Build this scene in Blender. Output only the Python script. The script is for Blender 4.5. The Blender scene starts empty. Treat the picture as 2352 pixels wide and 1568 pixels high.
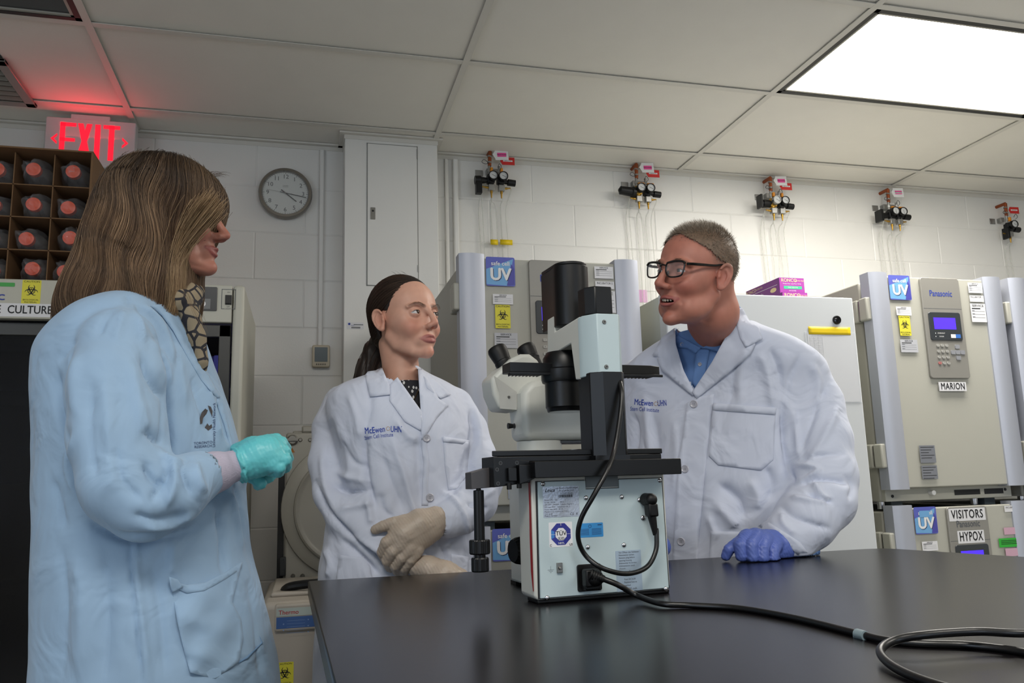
import bpy, math, random
import numpy as np
from mathutils import Vector, Matrix
from mathutils.bvhtree import BVHTree
PI = math.pi
S = bpy.context.scene
COL = S.collection

# ---------------------------------------------------------------- camera
CAMZ = 1.12
FPX, YAW, PITCH, ROLL = 1863.68, 0.2556, 0.1688, -0.0287
CF = np.array([math.sin(YAW)*math.cos(PITCH), math.cos(YAW)*math.cos(PITCH), math.sin(PITCH)])
_r = np.array([math.cos(YAW), -math.sin(YAW), 0.0]); _u = np.cross(_r, CF)
CR = math.cos(ROLL)*_r + math.sin(ROLL)*_u
CU = -math.sin(ROLL)*_r + math.cos(ROLL)*_u
CAM = np.array([0.0, 0.0, CAMZ])
cam = bpy.data.cameras.new('camera'); camo = bpy.data.objects.new('camera', cam); COL.objects.link(camo)
cam.sensor_width = 36; cam.lens = 36*FPX/2352; cam.clip_start = 0.02
m = Matrix.Identity(4)
for i in range(3):
    m[i][0], m[i][1], m[i][2], m[i][3] = CR[i], CU[i], -CF[i], CAM[i]
camo.matrix_world = m
S.camera = camo
S.view_settings.view_transform = 'Standard'; S.view_settings.look = 'None'
S.view_settings.gamma = 1; S.view_settings.use_curve_mapping = False
S.view_settings.exposure = 0.0
S.cycles.use_denoising = True
S.cycles.max_bounces = 8; S.cycles.transparent_max_bounces = 16
S.cycles.sample_clamp_indirect = 4.0

# ---------------------------------------------------------------- world and lights
w = bpy.data.worlds.new('world'); S.world = w; w.use_nodes = True
w.node_tree.nodes['Background'].inputs[0].default_value = (0.55, 0.68, 1.0, 1)
w.node_tree.nodes['Background'].inputs[1].default_value = 0.3
ZC = CAMZ + 1.4625          # ceiling height
WY = 3.445                  # back wall
GX, GY = -0.6753, 2.6182    # ceiling grid origin
TX, TY = 1.2192, 0.6096
RX0, RX1, RY0 = -2.7, 5.3, -3.2   # room

def area(name, loc, rot, sx, sy, power, color):
    l = bpy.data.lights.new(name, 'AREA'); l.shape = 'RECTANGLE'; l.size = sx; l.size_y = sy
    l.energy = power; l.color = color
    o = bpy.data.objects.new(name, l); o.location = loc; o.rotation_euler = rot; COL.objects.link(o)
    return o
# daylight coming in through a window in the left wall and one behind the photographer
area('daylight', (RX0+0.06, -1.3, 1.62), (math.radians(100), 0, math.radians(-90)), 1.9, 1.3, 34, (0.72, 0.84, 1.0))
area('daylight', (2.0, RY0+0.06, 1.62), (math.radians(102), 0, 0), 1.9, 1.3, 22, (0.72, 0.84, 1.0))

# ---------------------------------------------------------------- pixel helpers
def ray(px, py):
    return CF + CR*((px-1176)/FPX) - CU*((py-784)/FPX)
def onY(px, py, Y): d = ray(px, py); return CAM + d*(Y/d[1])
def onX(px, py, X): d = ray(px, py); return CAM + d*(X/d[0])
def onZ(px, py, Z): d = ray(px, py); return CAM + d*((Z-CAMZ)/d[2])
# horizontal view frame used for the figures: u right, v forward, z up
FH = np.array([math.sin(YAW), math.cos(YAW), 0]); RH = np.array([math.cos(YAW), -math.sin(YAW), 0])
def Q(px, py, v):
    d = ray(px, py); p = d*(v/(d@FH))
    return np.array([p@RH, v, p[2]+CAMZ])
def q2w(q): q = np.asarray(q); return q[..., 0:1]*RH + q[..., 1:2]*FH + q[..., 2:3]*np.array([0, 0, 1.0])
def qproj(q):
    p = q2w(q) - CAM; z = p@CF
    return np.stack([1176+FPX*(p@CR)/z, 784-FPX*(p@CU)/z], -1)

# ---------------------------------------------------------------- materials
def lin(c):
    if isinstance(c, str):
        c = [int(c[i:i+2], 16)/255 for i in (0, 2, 4)]
    return [x/12.92 if x <= 0.04045 else ((x+0.055)/1.055)**2.4 for x in c]
MATS = {}
def mat(name, color='808080', rough=0.5, metal=0.0, bump=0, bscale=200, var=0, vscale=8, emit=None, estr=0, alpha=1,
        trans=0, coat=0, spec=None, sheen=0, attr=None, sss=0, ior=None, stretch=None, bdist=0.001, wr=0):
    if name in MATS: return MATS[name]
    M = bpy.data.materials.new(name); M.use_nodes = True; MATS[name] = M
    nt = M.node_tree; N = nt.nodes; L = nt.links; b = N['Principled BSDF']
    rgb = lin(color); b.inputs['Base Color'].default_value = (*rgb, 1)
    b.inputs['Roughness'].default_value = rough; b.inputs['Metallic'].default_value = metal
    if spec is not None: b.inputs['Specular IOR Level'].default_value = spec
    if ior: b.inputs['IOR'].default_value = ior
    if coat: b.inputs['Coat Weight'].default_value = coat; b.inputs['Coat Roughness'].default_value = 0.1
    if trans: b.inputs['Transmission Weight'].default_value = trans
    if alpha < 1: b.inputs['Alpha'].default_value = alpha
    if sheen: b.inputs['Sheen Weight'].default_value = sheen; b.inputs['Sheen Roughness'].default_value = 0.5
    if sss:
        b.inputs['Subsurface Weight'].default_value = sss; b.inputs['Subsurface Radius'].default_value = (1, .35, .2)
        b.inputs['Subsurface Scale'].default_value = 0.004
    if emit is not None:
        b.inputs['Emission Color'].default_value = (*lin(emit), 1); b.inputs['Emission Strength'].default_value = estr
    tc = N.new('ShaderNodeTexCoord'); src = tc.outputs['Object']
    if stretch:
        mp = N.new('ShaderNodeMapping'); mp.inputs['Scale'].default_value = stretch
        L.new(src, mp.inputs['Vector']); src = mp.outputs['Vector']
    col = None
    if attr:
        a = N.new('ShaderNodeAttribute'); a.attribute_name = attr; col = a.outputs['Color']
        L.new(col, b.inputs['Base Color'])
    if var:
        n = N.new('ShaderNodeTexNoise'); n.inputs['Scale'].default_value = vscale; n.inputs['Detail'].default_value = 5
        L.new(src, n.inputs['Vector'])
        mr = N.new('ShaderNodeMapRange'); mr.inputs[1].default_value = 0.25; mr.inputs[2].default_value = 0.75
        mr.inputs[3].default_value = 1-var; mr.inputs[4].default_value = 1+var
        L.new(n.outputs['Fac'], mr.inputs[0])
        mx = N.new('ShaderNodeVectorMath'); mx.operation = 'SCALE'
        if col: L.new(col, mx.inputs[0])
        else: mx.inputs[0].default_value = rgb
        L.new(mr.outputs[0], mx.inputs['Scale']); L.new(mx.outputs[0], b.inputs['Base Color'])
    if bump:
        n = N.new('ShaderNodeTexNoise'); n.inputs['Scale'].default_value = bscale; n.inputs['Detail'].default_value = 3
        L.new(src, n.inputs['Vector'])
        bp = N.new('ShaderNodeBump'); bp.inputs['Strength'].default_value = bump; bp.inputs['Distance'].default_value = bdist
        L.new(n.outputs['Fac'], bp.inputs['Height']); L.new(bp.outputs[0], b.inputs['Normal'])
        if wr:
            n2 = N.new('ShaderNodeTexNoise'); n2.inputs['Scale'].default_value = 9; n2.inputs['Detail'].default_value = 2.5; n2.inputs['Distortion'].default_value = 1.2
            L.new(src, n2.inputs['Vector']); b2 = N.new('ShaderNodeBump'); b2.inputs['Strength'].default_value = 1; b2.inputs['Distance'].default_value = wr
            L.new(n2.outputs['Fac'], b2.inputs['Height']); L.new(b2.outputs[0], bp.inputs['Normal'])
    return M

# ---------------------------------------------------------------- object helpers
WM = {}                                    # world matrices of things
def thing(name, label, cat, loc=(0, 0, 0), rz=0, group=None, part_of=None):
    o = bpy.data.objects.new(name, None); COL.objects.link(o)
    o.empty_display_size = 0.05
    o.location = loc; o.rotation_euler = (0, 0, rz)
    WM[o.name] = Matrix.Translation(Vector(loc)) @ Matrix.Rotation(rz, 4, 'Z')
    return tag(o, label, cat, group)
def tag(o, label, cat, group=None):
    o['label'] = label; o['category'] = cat
    if group: o['group'] = group
    return o
def root_of(o):
    while o.parent: o = o.parent
    return o

_TX = {}
def text2d(s, size, bold=0.0, sx=1.0, shear=0, align='CENTER', space=1.0):
    key = (s, size, bold, sx, shear, align, space)
    if key in _TX: return _TX[key]
    c = bpy.data.curves.new('lettering', 'FONT'); c.body = s; c.size = size; c.align_x = align; c.align_y = 'CENTER'
    c.resolution_u = 3; c.shear = shear; c.space_character = space
    o = bpy.data.objects.new('lettering', c); COL.objects.link(o)
    dg = bpy.context.evaluated_depsgraph_get(); me = bpy.data.meshes.new_from_object(o.evaluated_get(dg))
    v = np.array([x.co[:2] for x in me.vertices]).reshape(-1, 2) if len(me.vertices) else np.zeros((0, 2))
    f = [list(p.vertices) for p in me.polygons]
    v = v*np.array([sx, 1.0])
    if bold and len(v):
        n = len(v); d = bold*size*1.1
        sh = [(-d, 0), (d, 0), (0, d*.8), (0, -d*.8)]
        f = [[i+k*n for i in q] for k in range(5) for q in f]; v = np.concatenate([v]+[v+np.array(x) for x in sh])
    bpy.data.meshes.remove(me); bpy.data.objects.remove(o); bpy.data.curves.remove(c)
    _TX[key] = (v, f); return _TX[key]

class Fr:
    """local frame: o origin, x, y in-plane, n normal"""
    def __init__(s, o, x=(1, 0, 0), y=(0, 0, 1), n=None):
        s.o = np.array(o, float); s.x = np.array(x, float); s.y = np.array(y, float)
        s.n = np.array(n, float) if n is not None else np.cross(s.x, s.y)
    def __call__(s, a, b, c=0.0): return s.o + s.x*a + s.y*b + s.n*c
IDF = Fr((0, 0, 0), (1, 0, 0), (0, 1, 0))

class MB:
    def __init__(s): s.v = []; s.f = []; s.mi = []; s.n = 0
    def add(s, V, F, mi=0):
        V = np.asarray(V, float).reshape(-1, 3); b = s.n
        s.v.append(V); s.n += len(V)
        for f in F: s.f.append([i+b for i in f]); s.mi.append(mi)
        return s
    def hexa(s, P, mi=0):   # 8 points: bottom 4 ccw, top 4
        return s.add(P, [(3, 2, 1, 0), (4, 5, 6, 7), (0, 1, 5, 4), (1, 2, 6, 5), (2, 3, 7, 6), (3, 0, 4, 7)], mi)
    def box(s, x0, x1, y0, y1, z0, z1, mi=0, fr=None):
        P = [(x0, y0, z0), (x1, y0, z0), (x1, y1, z0), (x0, y1, z0), (x0, y0, z1), (x1, y0, z1), (x1, y1, z1), (x0, y1, z1)]
        if fr: P = [fr(*p) for p in P]
        return s.hexa(P, mi)
    def prism(s, poly, fr, c0, c1, mi=0):   # polygon in frame plane, extruded along n
        n = len(poly); P = [fr(a, b, c0) for a, b in poly]+[fr(a, b, c1) for a, b in poly]
        F = [list(range(n))[::-1], [n+i for i in range(n)]]+[(i, (i+1) % n, n+(i+1) % n, n+i) for i in range(n)]
        return s.add(P, F, mi)
    def cyl(s, p0, p1, r0, r1=None, seg=20, mi=0, cap=True):
        return s.lathe([(0, r0), (1, r0 if r1 is None else r1)], p0, p1, seg, mi, cap)
    def lathe(s, prof, p0, p1, seg=24, mi=0, cap=True):  # prof: (t along p0->p1, radius)
        p0 = np.array(p0, float); d = np.array(p1, float)-p0; L = np.linalg.norm(d); a = d/L
        h = np.array([0, 0, 1.0]) if abs(a[2]) < .9 else np.array([1.0, 0, 0])
        x = np.cross(h, a); x /= np.linalg.norm(x); y = np.cross(a, x)
        V = []; F = []
        for t, r in prof:
            for k in range(seg):
                q = 2*PI*k/seg; V.append(p0+d*t+(x*math.cos(q)+y*math.sin(q))*r)
        for i in range(len(prof)-1):
            for k in range(seg):
                k2 = (k+1) % seg; F.append((i*seg+k, i*seg+k2, (i+1)*seg+k2, (i+1)*seg+k))
        if cap:
            F.append([k for k in range(seg)][::-1]); F.append([(len(prof)-1)*seg+k for k in range(seg)])
        return s.add(V, F, mi)
    def tube(s, path, r, seg=8, mi=0, smooth=0, cap=True):
        P = np.array(path, float)
        if smooth: P = catmull(P, smooth)
        n = len(P); rr = np.full(n, r) if np.isscalar(r) else np.interp(np.linspace(0, 1, n), np.linspace(0, 1, len(r)), r)
        T = np.gradient(P, axis=0); T /= np.linalg.norm(T, axis=1)[:, None]+1e-12
        h = np.array([0, 0, 1.0]) if abs(T[0][2]) < .9 else np.array([1.0, 0, 0])
        x = np.cross(h, T[0]); x /= np.linalg.norm(x)
        V = []
        for i in range(n):
            x = x-T[i]*(x@T[i]); x /= np.linalg.norm(x); y = np.cross(T[i], x)
            for k in range(seg):
                q = 2*PI*k/seg; V.append(P[i]+(x*math.cos(q)+y*math.sin(q))*rr[i])
        F = [(i*seg+k, i*seg+(k+1) % seg, (i+1)*seg+(k+1) % seg, (i+1)*seg+k) for i in range(n-1) for k in range(seg)]
        if cap: F += [[k for k in range(seg)][::-1], [(n-1)*seg+k for k in range(seg)]]
        return s.add(V, F, mi)
    def ball(s, c, r, mi=0, seg=16, rings=10, fr=None):
        r = np.array([r]*3 if np.isscalar(r) else r, float); V = []; F = []
        for i in range(rings+1):
            t = PI*i/rings
            for k in range(seg):
                q = 2*PI*k/seg; V.append(np.array([math.sin(t)*math.cos(q), math.sin(t)*math.sin(q), math.cos(t)])*r)
        V = np.array(V)
        V = (V + np.array(c)) if fr is None else np.array([fr(*x) for x in V]) + np.array(c)
        for i in range(rings):
            for k in range(seg):
                k2 = (k+1) % seg; F.append((i*seg+k, (i+1)*seg+k, (i+1)*seg+k2, i*seg+k2))
        return s.add(V, F, mi)
    def rect(s, fr, a0, a1, b0, b1, c=0.0, mi=0):
        return s.add([fr(a0, b0, c), fr(a1, b0, c), fr(a1, b1, c), fr(a0, b1, c)], [(0, 1, 2, 3)], mi)
    def poly(s, fr, pts, c=0.0, mi=0):
        return s.add([fr(a, b, c) for a, b in pts], [list(range(len(pts)))], mi)
    def disc(s, fr, a, b, r, c=0.0, mi=0, seg=20, r2=0, a0=0, a1=2*PI):
        if r2 == 0 and a1-a0 > 6.28:
            return s.poly(fr, [(a+r*math.cos(2*PI*k/seg), b+r*math.sin(2*PI*k/seg)) for k in range(seg)], c, mi)
        V = []
        for k in range(seg+1):
            q = a0+(a1-a0)*k/seg
            V += [fr(a+r*math.cos(q), b+r*math.sin(q), c), fr(a+r2*math.cos(q), b+r2*math.sin(q), c)]
        return s.add(V, [(2*k+1, 2*k, 2*k+2, 2*k+3) for k in range(seg)], mi)
    def rrect(s, fr, a0, a1, b0, b1, r, c=0.0, mi=0, c0=None):
        pts = []
        for cx_, cy_, q0 in ((a1-r, b0+r, -PI/2), (a1-r, b1-r, 0), (a0+r, b1-r, PI/2), (a0+r, b0+r, PI)):
            for k in range(5): q = q0+PI/2*k/4; pts.append((cx_+r*math.cos(q), cy_+r*math.sin(q)))
        return s.poly(fr, pts, c, mi) if c0 is None else s.prism(pts, fr, c0, c, mi)
    def text(s, fr, txt, a, b, size, c=0.0, mi=0, fit=0, **k):
        v, f = text2d(txt, size, **k)
        if fit: v = v*np.array([fit/(v[:, 0].max()-v[:, 0].min()), 1])
        g = max(1, len(v)//5) if k.get('bold') else 10**9
        if len(v): s.add([fr(a+p[0], b+p[1], c+(i//g)*3e-5) for i, p in enumerate(v)], f, mi)
        return s
    def build(s, name, mats, parent=None, bevel=0, smooth=True, ang=35, kind=None, label=None, segs=2, subd=0):
        if not isinstance(mats, (list, tuple)): mats = [mats]
        V = np.concatenate(s.v) if s.v else np.zeros((0, 3))
        if parent is not None and parent.name in WM:
            M = np.array(WM[parent.name].inverted()); V = V@M[:3, :3].T+M[:3, 3]
        me = bpy.data.meshes.new(name); me.from_pydata(V.tolist(), [], s.f)
        for M_ in mats: me.materials.append(M_)
        me.polygons.foreach_set('material_index', s.mi)
        if smooth:
            me.polygons.foreach_set('use_smooth', [True]*len(me.polygons)); me.set_sharp_from_angle(angle=math.radians(ang))
        me.update()
        o = bpy.data.objects.new(name, me); COL.objects.link(o)
        if parent is not None:
            o.parent = parent
            if parent.name in WM: WM[o.name] = WM[parent.name]
        if bevel:
            bm_ = o.modifiers.new('bevel', 'BEVEL'); bm_.width = bevel; bm_.segments = segs; bm_.limit_method = 'ANGLE'
            bm_.angle_limit = math.radians(40)
        if subd:
            sm_ = o.modifiers.new('sub', 'SUBSURF'); sm_.levels = subd; sm_.render_levels = subd
        if kind: o['kind'] = kind
        if label: o['label'] = label
        return o

def catmull(P, k=8):
    P = np.array(P, float)
    if len(P) < 3: return P
    E = np.concatenate([[2*P[0]-P[1]], P, [2*P[-1]-P[-2]]]); out = []
    for i in range(1, len(E)-2):
        a, b, c, d = E[i-1], E[i], E[i+1], E[i+2]
        for j in range(k):
            t = j/k
            out.append(.5*((2*b)+(-a+c)*t+(2*a-5*b+4*c-d)*t*t+(-a+3*b-3*c+d)*t**3))
    out.append(P[-1]); return np.array(out)
def copy_tree(o, parent=None):
    c = o.copy(); COL.objects.link(c)
    if parent is not None: c.parent = parent
    for ch in [x for x in o.children]: copy_tree(ch, c)
    return c

# common materials
WHITEP = mat('white_paint', 'dcdcd8', 0.55, bump=.12, bscale=120, var=.012)
BLACKP = mat('black_plastic', '08090b', 0.42, spec=.35, bump=.05, bscale=500)
CHROME = mat('chrome', 'c8c8cc', 0.18, metal=1)
STEEL = mat('brushed_steel', '8a8883', 0.35, metal=1, bump=.1, bscale=90, stretch=(1, 1, 20))
INK = mat('black_ink', '101114', 0.6)
PAPER = mat('white_paper', 'd9d9dc', 0.7, bump=.03, bscale=60)
YELLOW = mat('yellow_sticker', 'd8cf3a', 0.55, bump=.02, bscale=100)
GREYINK = mat('grey_ink', '55585e', 0.7)
BLUEINK = mat('blue_ink', '2a3f96', 0.6)
REDINK = mat('red_ink', 'a5262c', 0.6)

def biohazard(mb, fr, a, b, r, c, mi, bg):
    """trefoil biohazard mark, ink index mi over background index bg"""
    for k in range(3):
        q = PI/2+k*2*PI/3
        ca, cb = a+math.cos(q)*r*.48, b+math.sin(q)*r*.48
        # open ring whose horns point outward
        V = []; n = 18
        for j in range(n+1):
            t = q+0.42+(2*PI-.84)*j/n; th = r*.17*math.sin(PI*j/n)**.6+.001*r
            V += [fr(ca+math.cos(t)*r*.46, cb+math.sin(t)*r*.46, c), fr(ca+math.cos(t)*(r*.46-th), cb+math.sin(t)*(r*.46-th), c)]
        mb.add(V, [(2*j+1, 2*j, 2*j+2, 2*j+3) for j in range(n)], mi)
        mb.rect(Fr(fr(a, b, c), fr.x*math.cos(q)+fr.y*math.sin(q), -fr.x*math.sin(q)+fr.y*math.cos(q), fr.n), 0, r*.36, -r*.05, r*.05, 0, mi)
    mb.disc(fr, a, b, r*.52, c+.00006, mi, 24, r*.42)
    mb.disc(fr, a, b, r*.11, c+.0001, bg, 12)
def bio_sticker(fr, a, b, w_, h_, parent, name='biohazard_sticker', c=.0004):
    mb = MB(); mb.rrect(fr, a-w_/2, a+w_/2, b-h_/2, b+h_/2, w_*.05, c, 0, 0)
    mb.text(fr, 'CAUTION', a, b+h_*.43, h_*.105, c+.0002, 1, bold=.008, sx=1.25)
    biohazard(mb, fr, a, b+h_*.05, w_*.40, c+.0002, 1, 0)
    mb.text(fr, 'BIOLOGICAL', a, b-h_*.335, h_*.085, c+.0002, 1, bold=.008, sx=1.2)
    mb.text(fr, 'MATERIAL', a, b-h_*.435, h_*.085, c+.0002, 1, bold=.008, sx=1.2)
    return mb.build(name, [YELLOW, INK], parent)
def form_sticker(fr, a, b, w_, h_, parent, head='SERVICE', name='service_sticker', matx=None, c=.0004, lines=3, bar=True):
    mb = MB(); mb.rect(fr, a-w_/2, a+w_/2, b-h_/2, b+h_/2, c, 0)
    mb.rect(fr, a-w_/2, a+w_/2, b-h_/2, b+h_/2, 0.00005, 0)
    if head: mb.text(fr, head, a, b+h_*.38, h_*.17, c+.0002, 1, bold=.008, sx=1.2)
    if bar: mb.rect(fr, a-w_*.42, a+w_*.15, b+h_*.2, b+h_*.26, c+.0002, 1)
    for k in range(lines):
        y = b+h_*(.08-.5*k/max(1, lines)); mb.rect(fr, a-w_*.42, a+w_*.42, y-h_*.008, y+h_*.008, c+.0002, 2)
        mb.rect(fr, a-w_*.42, a-w_*.25, y+h_*.02, y+h_*.05, c+.0002, 2)
    return mb.build(name, [matx or PAPER, INK, GREYINK], parent, smooth=False)
# ================================================================ ROOM
CEILM = mat('ceiling_tile', 'e8e5dd', 0.85, bump=.35, bscale=260, var=.015, bdist=.0008)
TBAR = mat('ceiling_grid_paint', 'd6d3cb', 0.5)
BLOCKM = mat('painted_block', 'e2e1dd', 0.42, bump=.3, bscale=150, var=.012, bdist=.001)
COLM = mat('painted_column', 'e2e1dd', 0.5, bump=.15, bscale=160, var=.01)
FLOORM = mat('grey_vinyl_floor', 'a8a7a2', 0.35, var=.12, vscale=30)
mb = MB(); mb.box(RX0, RX1, RY0, WY+.1, -.05, 0); mb.build('floor', FLOORM, kind='structure')

# back wall of painted concrete blocks, each block a raised face between recessed joints
mb = MB(); mb.box(RX0, RX1, WY+.0022, WY+.12, 0, ZC+.25)
zt = ZC+.0015; row = 0; g = .0050; e = .004
while zt-.2032*row > 0:
    z1 = zt-.2032*row; z0 = max(0, z1-.2032); off = 1.015 if row % 2 == 0 else 1.218
    if row == 0: z1 = ZC+.02
    x = off-.4064*math.ceil((off-RX0)/.4064)
    while x < RX1:
        a, b = max(RX0, x), min(RX1, x+.4064)
        if b-a > .02:
            o_ = [(a, z0), (b, z0), (b, z1), (a, z1)]; i_ = [(a+g, z0+g), (b-g, z0+g), (b-g, z1-g), (a+g, z1-g)]
            V = [(p[0], WY+.0022, p[1]) for p in o_]+[(p[0], WY, p[1]) for p in i_]
            mb.add(V, [(4, 5, 6, 7), (0, 1, 5, 4), (1, 2, 6, 5), (2, 3, 7, 6), (3, 0, 4, 7)])
        x += .4064
    row += 1
mb.build('wall_back', BLOCKM, kind='structure', smooth=False)
mb = MB()
for a, b, c, d in ((RY0, -2.25, 0, ZC+.25), (-.35, WY+.12, 0, ZC+.25), (-2.25, -.35, 0, .95), (-2.25, -.35, 2.3, ZC+.25)): mb.box(RX0-.12, RX0, a, b, c, d)
mb.build('wall_left', COLM, kind='structure')
mb = MB(); mb.box(RX1, RX1+.12, RY0, WY+.12, 0, ZC+.25); mb.build('wall_right', COLM, kind='structure')
mb = MB()
xs = [(RX0, 1.05), (2.95, RX1)]
for a, b in xs: mb.box(a, b, RY0-.12, RY0, 0, ZC+.25)
for a, b in ((1.05, 2.95),): mb.box(a, b, RY0-.12, RY0, 0, .95); mb.box(a, b, RY0-.12, RY0, 2.3, ZC+.25)
mb.build('wall_front', COLM, kind='structure')
for i in range(2):
    z0, z1 = .95, 2.3; fw_ = Fr((1.05, RY0-.055, 0), (1, 0, 0), (0, 0, 1)) if i else Fr((RX0-.055, -2.25, 0), (0, 1, 0), (0, 0, 1))
    mb = MB()
    for q in ((0, .05, z0, z1), (1.85, 1.9, z0, z1), (0, 1.9, z0, z0+.05), (0, 1.9, z1-.05, z1), (.93, .97, z0, z1)): mb.prism([(q[0], q[2]), (q[1], q[2]), (q[1], q[3]), (q[0], q[3])], fw_, -.025, .025)
    o = mb.build('window_%d' % (i+1), mat('window_frame', 'd8d8d8', .4), kind='structure', bevel=.004)
    mb = MB(); mb.prism([(.04, z0+.04), (1.86, z0+.04), (1.86, z1-.04), (.04, z1-.04)], fw_, -.003, .003)
    mb.build('glass', mat('window_glass', 'ffffff', .02, trans=1, ior=1.45), o)

# suspended ceiling
mb = MB(); mb.box(RX0, RX1, RY0, WY+.1, ZC+.18, ZC+.24)
i0, i1 = math.floor((RX0-GX)/TX), math.ceil((RX1-GX)/TX)
j0 = math.floor((RY0-GY)/TY)
LIGHTS = {(2, -1): 1, (-1, -1): 0, (0, -5): 1, (2, -5): 1, (3, 1): 2}
VENT = (-1, 0)
tile_z = ZC+.006
for i in range(i0, i1+1):
    for j in range(j0, 3):
        a, b = max(RX0, GX+i*TX), min(RX1, GX+(i+1)*TX); c, d = max(RY0, GY+j*TY), min(WY, GY+(j+1)*TY)
        if b-a < .02 or d-c < .02 or (i, j) in ((2, -1), (-1, -1), (0, -5), (2, -5)): continue
        if (i, j) == VENT:
            vx = onZ(85, 240, ZC)[0]; mb.box(a+.002, vx-.59, c+.002, d-.002, tile_z, tile_z+.012); a = vx-.012
        mb.box(a+.002, b-.002, c+.002, d-.002, tile_z, tile_z+.012)
mb.build('ceiling', CEILM, kind='structure')
mb = MB()
for i in range(i0, i1+1):
    x = GX+i*TX
    if RX0 < x < RX1: mb.box(x-.012, x+.012, RY0, WY, ZC-.0015, ZC+.0005); mb.box(x-.002, x+.002, RY0, WY, ZC, ZC+.03)
for j in range(j0, 3):
    y = GY+j*TY
    if RY0 < y < WY:
        mb.box(RX0, RX1, y-.012, y+.012, ZC-.001, ZC+.001); mb.box(RX0, RX1, y-.002, y+.002, ZC, ZC+.03)
mb.build('trim_1', TBAR, kind='structure')
# wall angle moulding, stepping round the column
CX0, CX1, CY = .158, .552, 3.30
mb = MB(); t = .022
path = [(RX0, WY), (CX0, WY), (CX0, CY), (CX1, CY), (CX1, WY), (RX1, WY)]
mb.box(RX0, CX0, WY-t, WY, ZC-.004, ZC+.004); mb.box(CX1, RX1, WY-t, WY, ZC-.004, ZC+.004)
mb.box(CX0-t, CX1+t, CY-t, CY, ZC-.004, ZC+.004)
mb.box(CX0-t, CX0, CY, WY, ZC-.004, ZC+.004); mb.box(CX1, CX1+t, CY, WY, ZC-.004, ZC+.004)
for q in ((RX0, CX0, WY-.002, WY-.0004), (CX1, RX1, WY-.002, WY-.0004)): mb.box(*q, ZC-.022, ZC)
mb.box(CX0-.002, CX1+.002, CY-.0025, CY-.0004, ZC-.022, ZC); mb.box(CX0-.003, CX0-.0005, CY, WY, ZC-.022, ZC); mb.box(CX1+.0005, CX1+.003, CY, WY, ZC-.022, ZC)
mb.build('trim_2', TBAR, kind='structure')

# column with an access panel
mb = MB(); mb.box(CX0, CX1, CY, WY-.0005, 0, ZC+.1)
colm = mb.build('wall_column', COLM, kind='structure', bevel=.003)
F0 = Fr((0, CY, 0), (1, 0, 0), (0, 0, 1))   # normal = x cross z = -y, towards the room
t = thing('access_panel', 'white flush access panel door on the front of the square column', 'access panel', (.354, CY-.002, 1.93))
mb = MB(); mb.prism([(.253, 1.928), (.462, 1.928), (.462, 2.545), (.253, 2.545)], F0, .0015, .004)
mb.build('panel_door', COLM, t, bevel=.0008)
mb = MB()
for a, b, c, d in ((.249, .2525, 1.925, 2.549), (.4625, .466, 1.925, 2.549), (.249, .466, 1.9245, 1.9275), (.249, .466, 2.5455, 2.549)):
    mb.rect(F0, a, b, c, d, .0006)
for z0, z1 in ((2.49, 2.535), (1.99, 2.02)): mb.box(.461, .4645, CY-.006, CY-.003, z0, z1)
mb.build('gap_seal', mat('panel_gap', '8f8f8b', .8), t, smooth=False)
mb = MB(); mb.rrect(F0, .265, .285, 2.21, 2.262, .002, .0062, 0, .004); mb.disc(F0, .275, 2.247, .0045, .0066, 1)
mb.build('latch', [STEEL, INK], t)
t = thing('asset_label', 'small white asset label with barcode stuck on the column', 'label', (.195, CY-.001, 1.75))
f = Fr(onY(817, 748, CY)-np.array([0, .0006, 0]), (1, 0, 0), (0, 0, 1))
mb = MB(); mb.rect(f, -.035, .032, -.014, .014, 0, 0); mb.rect(f, -.008, .03, .003, .006, .0003, 1); mb.disc(f, -.026, .007, .005, .0003, 3, 10)
mb.text(f, 'ASSET', -.012, .001, .006, .0003, 3)
for k in range(14): mb.rect(f, -.017+k*.0026, -.0155+k*.0026, -.011, -.004, .0003, 2)
mb.build('paper', [PAPER, GREYINK, INK, BLUEINK], t, smooth=False)

# surface conduits
def conduit(x, z0, z1, w_, lab, r=None):
    t = thing('conduit', lab, 'conduit', (x, WY-.01, z0))
    mb = MB(); mb.box(x-w_/2, x+w_/2, WY-w_, WY, z0, z1)
    mb.build('channel', COLM, t, bevel=w_*.3, segs=4)
    return t
conduit(.068, 1.665, ZC-.023, .02, 'thin white vertical conduit running down the wall left of the column')
conduit(.615, .3, ZC-.023, .016, 'thin white conduit close beside the right side of the column')
conduit(.655, .3, ZC-.023, .024, 'thicker white conduit between the column and the first gas regulator')

# thermostat
p = onY(737, 820, WY)
t = thing('wall_sensor', 'beige wall thermostat box with grey screen at the foot of the conduit', 'thermostat', (p[0], WY, p[2]-.045))
f = Fr((p[0], WY, p[2]), (1, 0, 0), (0, 0, 1))
mb = MB(); mb.rrect(f, -.036, .036, -.046, .046, .008, .034, 0, .0005); mb.build('casing', mat('beige_casing', 'b9ae97', .4), t, bevel=.003)
mb = MB(); mb.rrect(f, -.026, .026, -.024, .036, .002, .0362, 0, .033); mb.build('screen', mat('sensor_screen', '5e6a70', .12), t)
mb = MB()
for k in range(5): mb.rrect(f, -.02+k*.0085, -.015+k*.0085, -.038, -.032, .001, .0362, 0, .033)
mb.build('button', mat('dark_button', '5c5344', .5), t)

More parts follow.
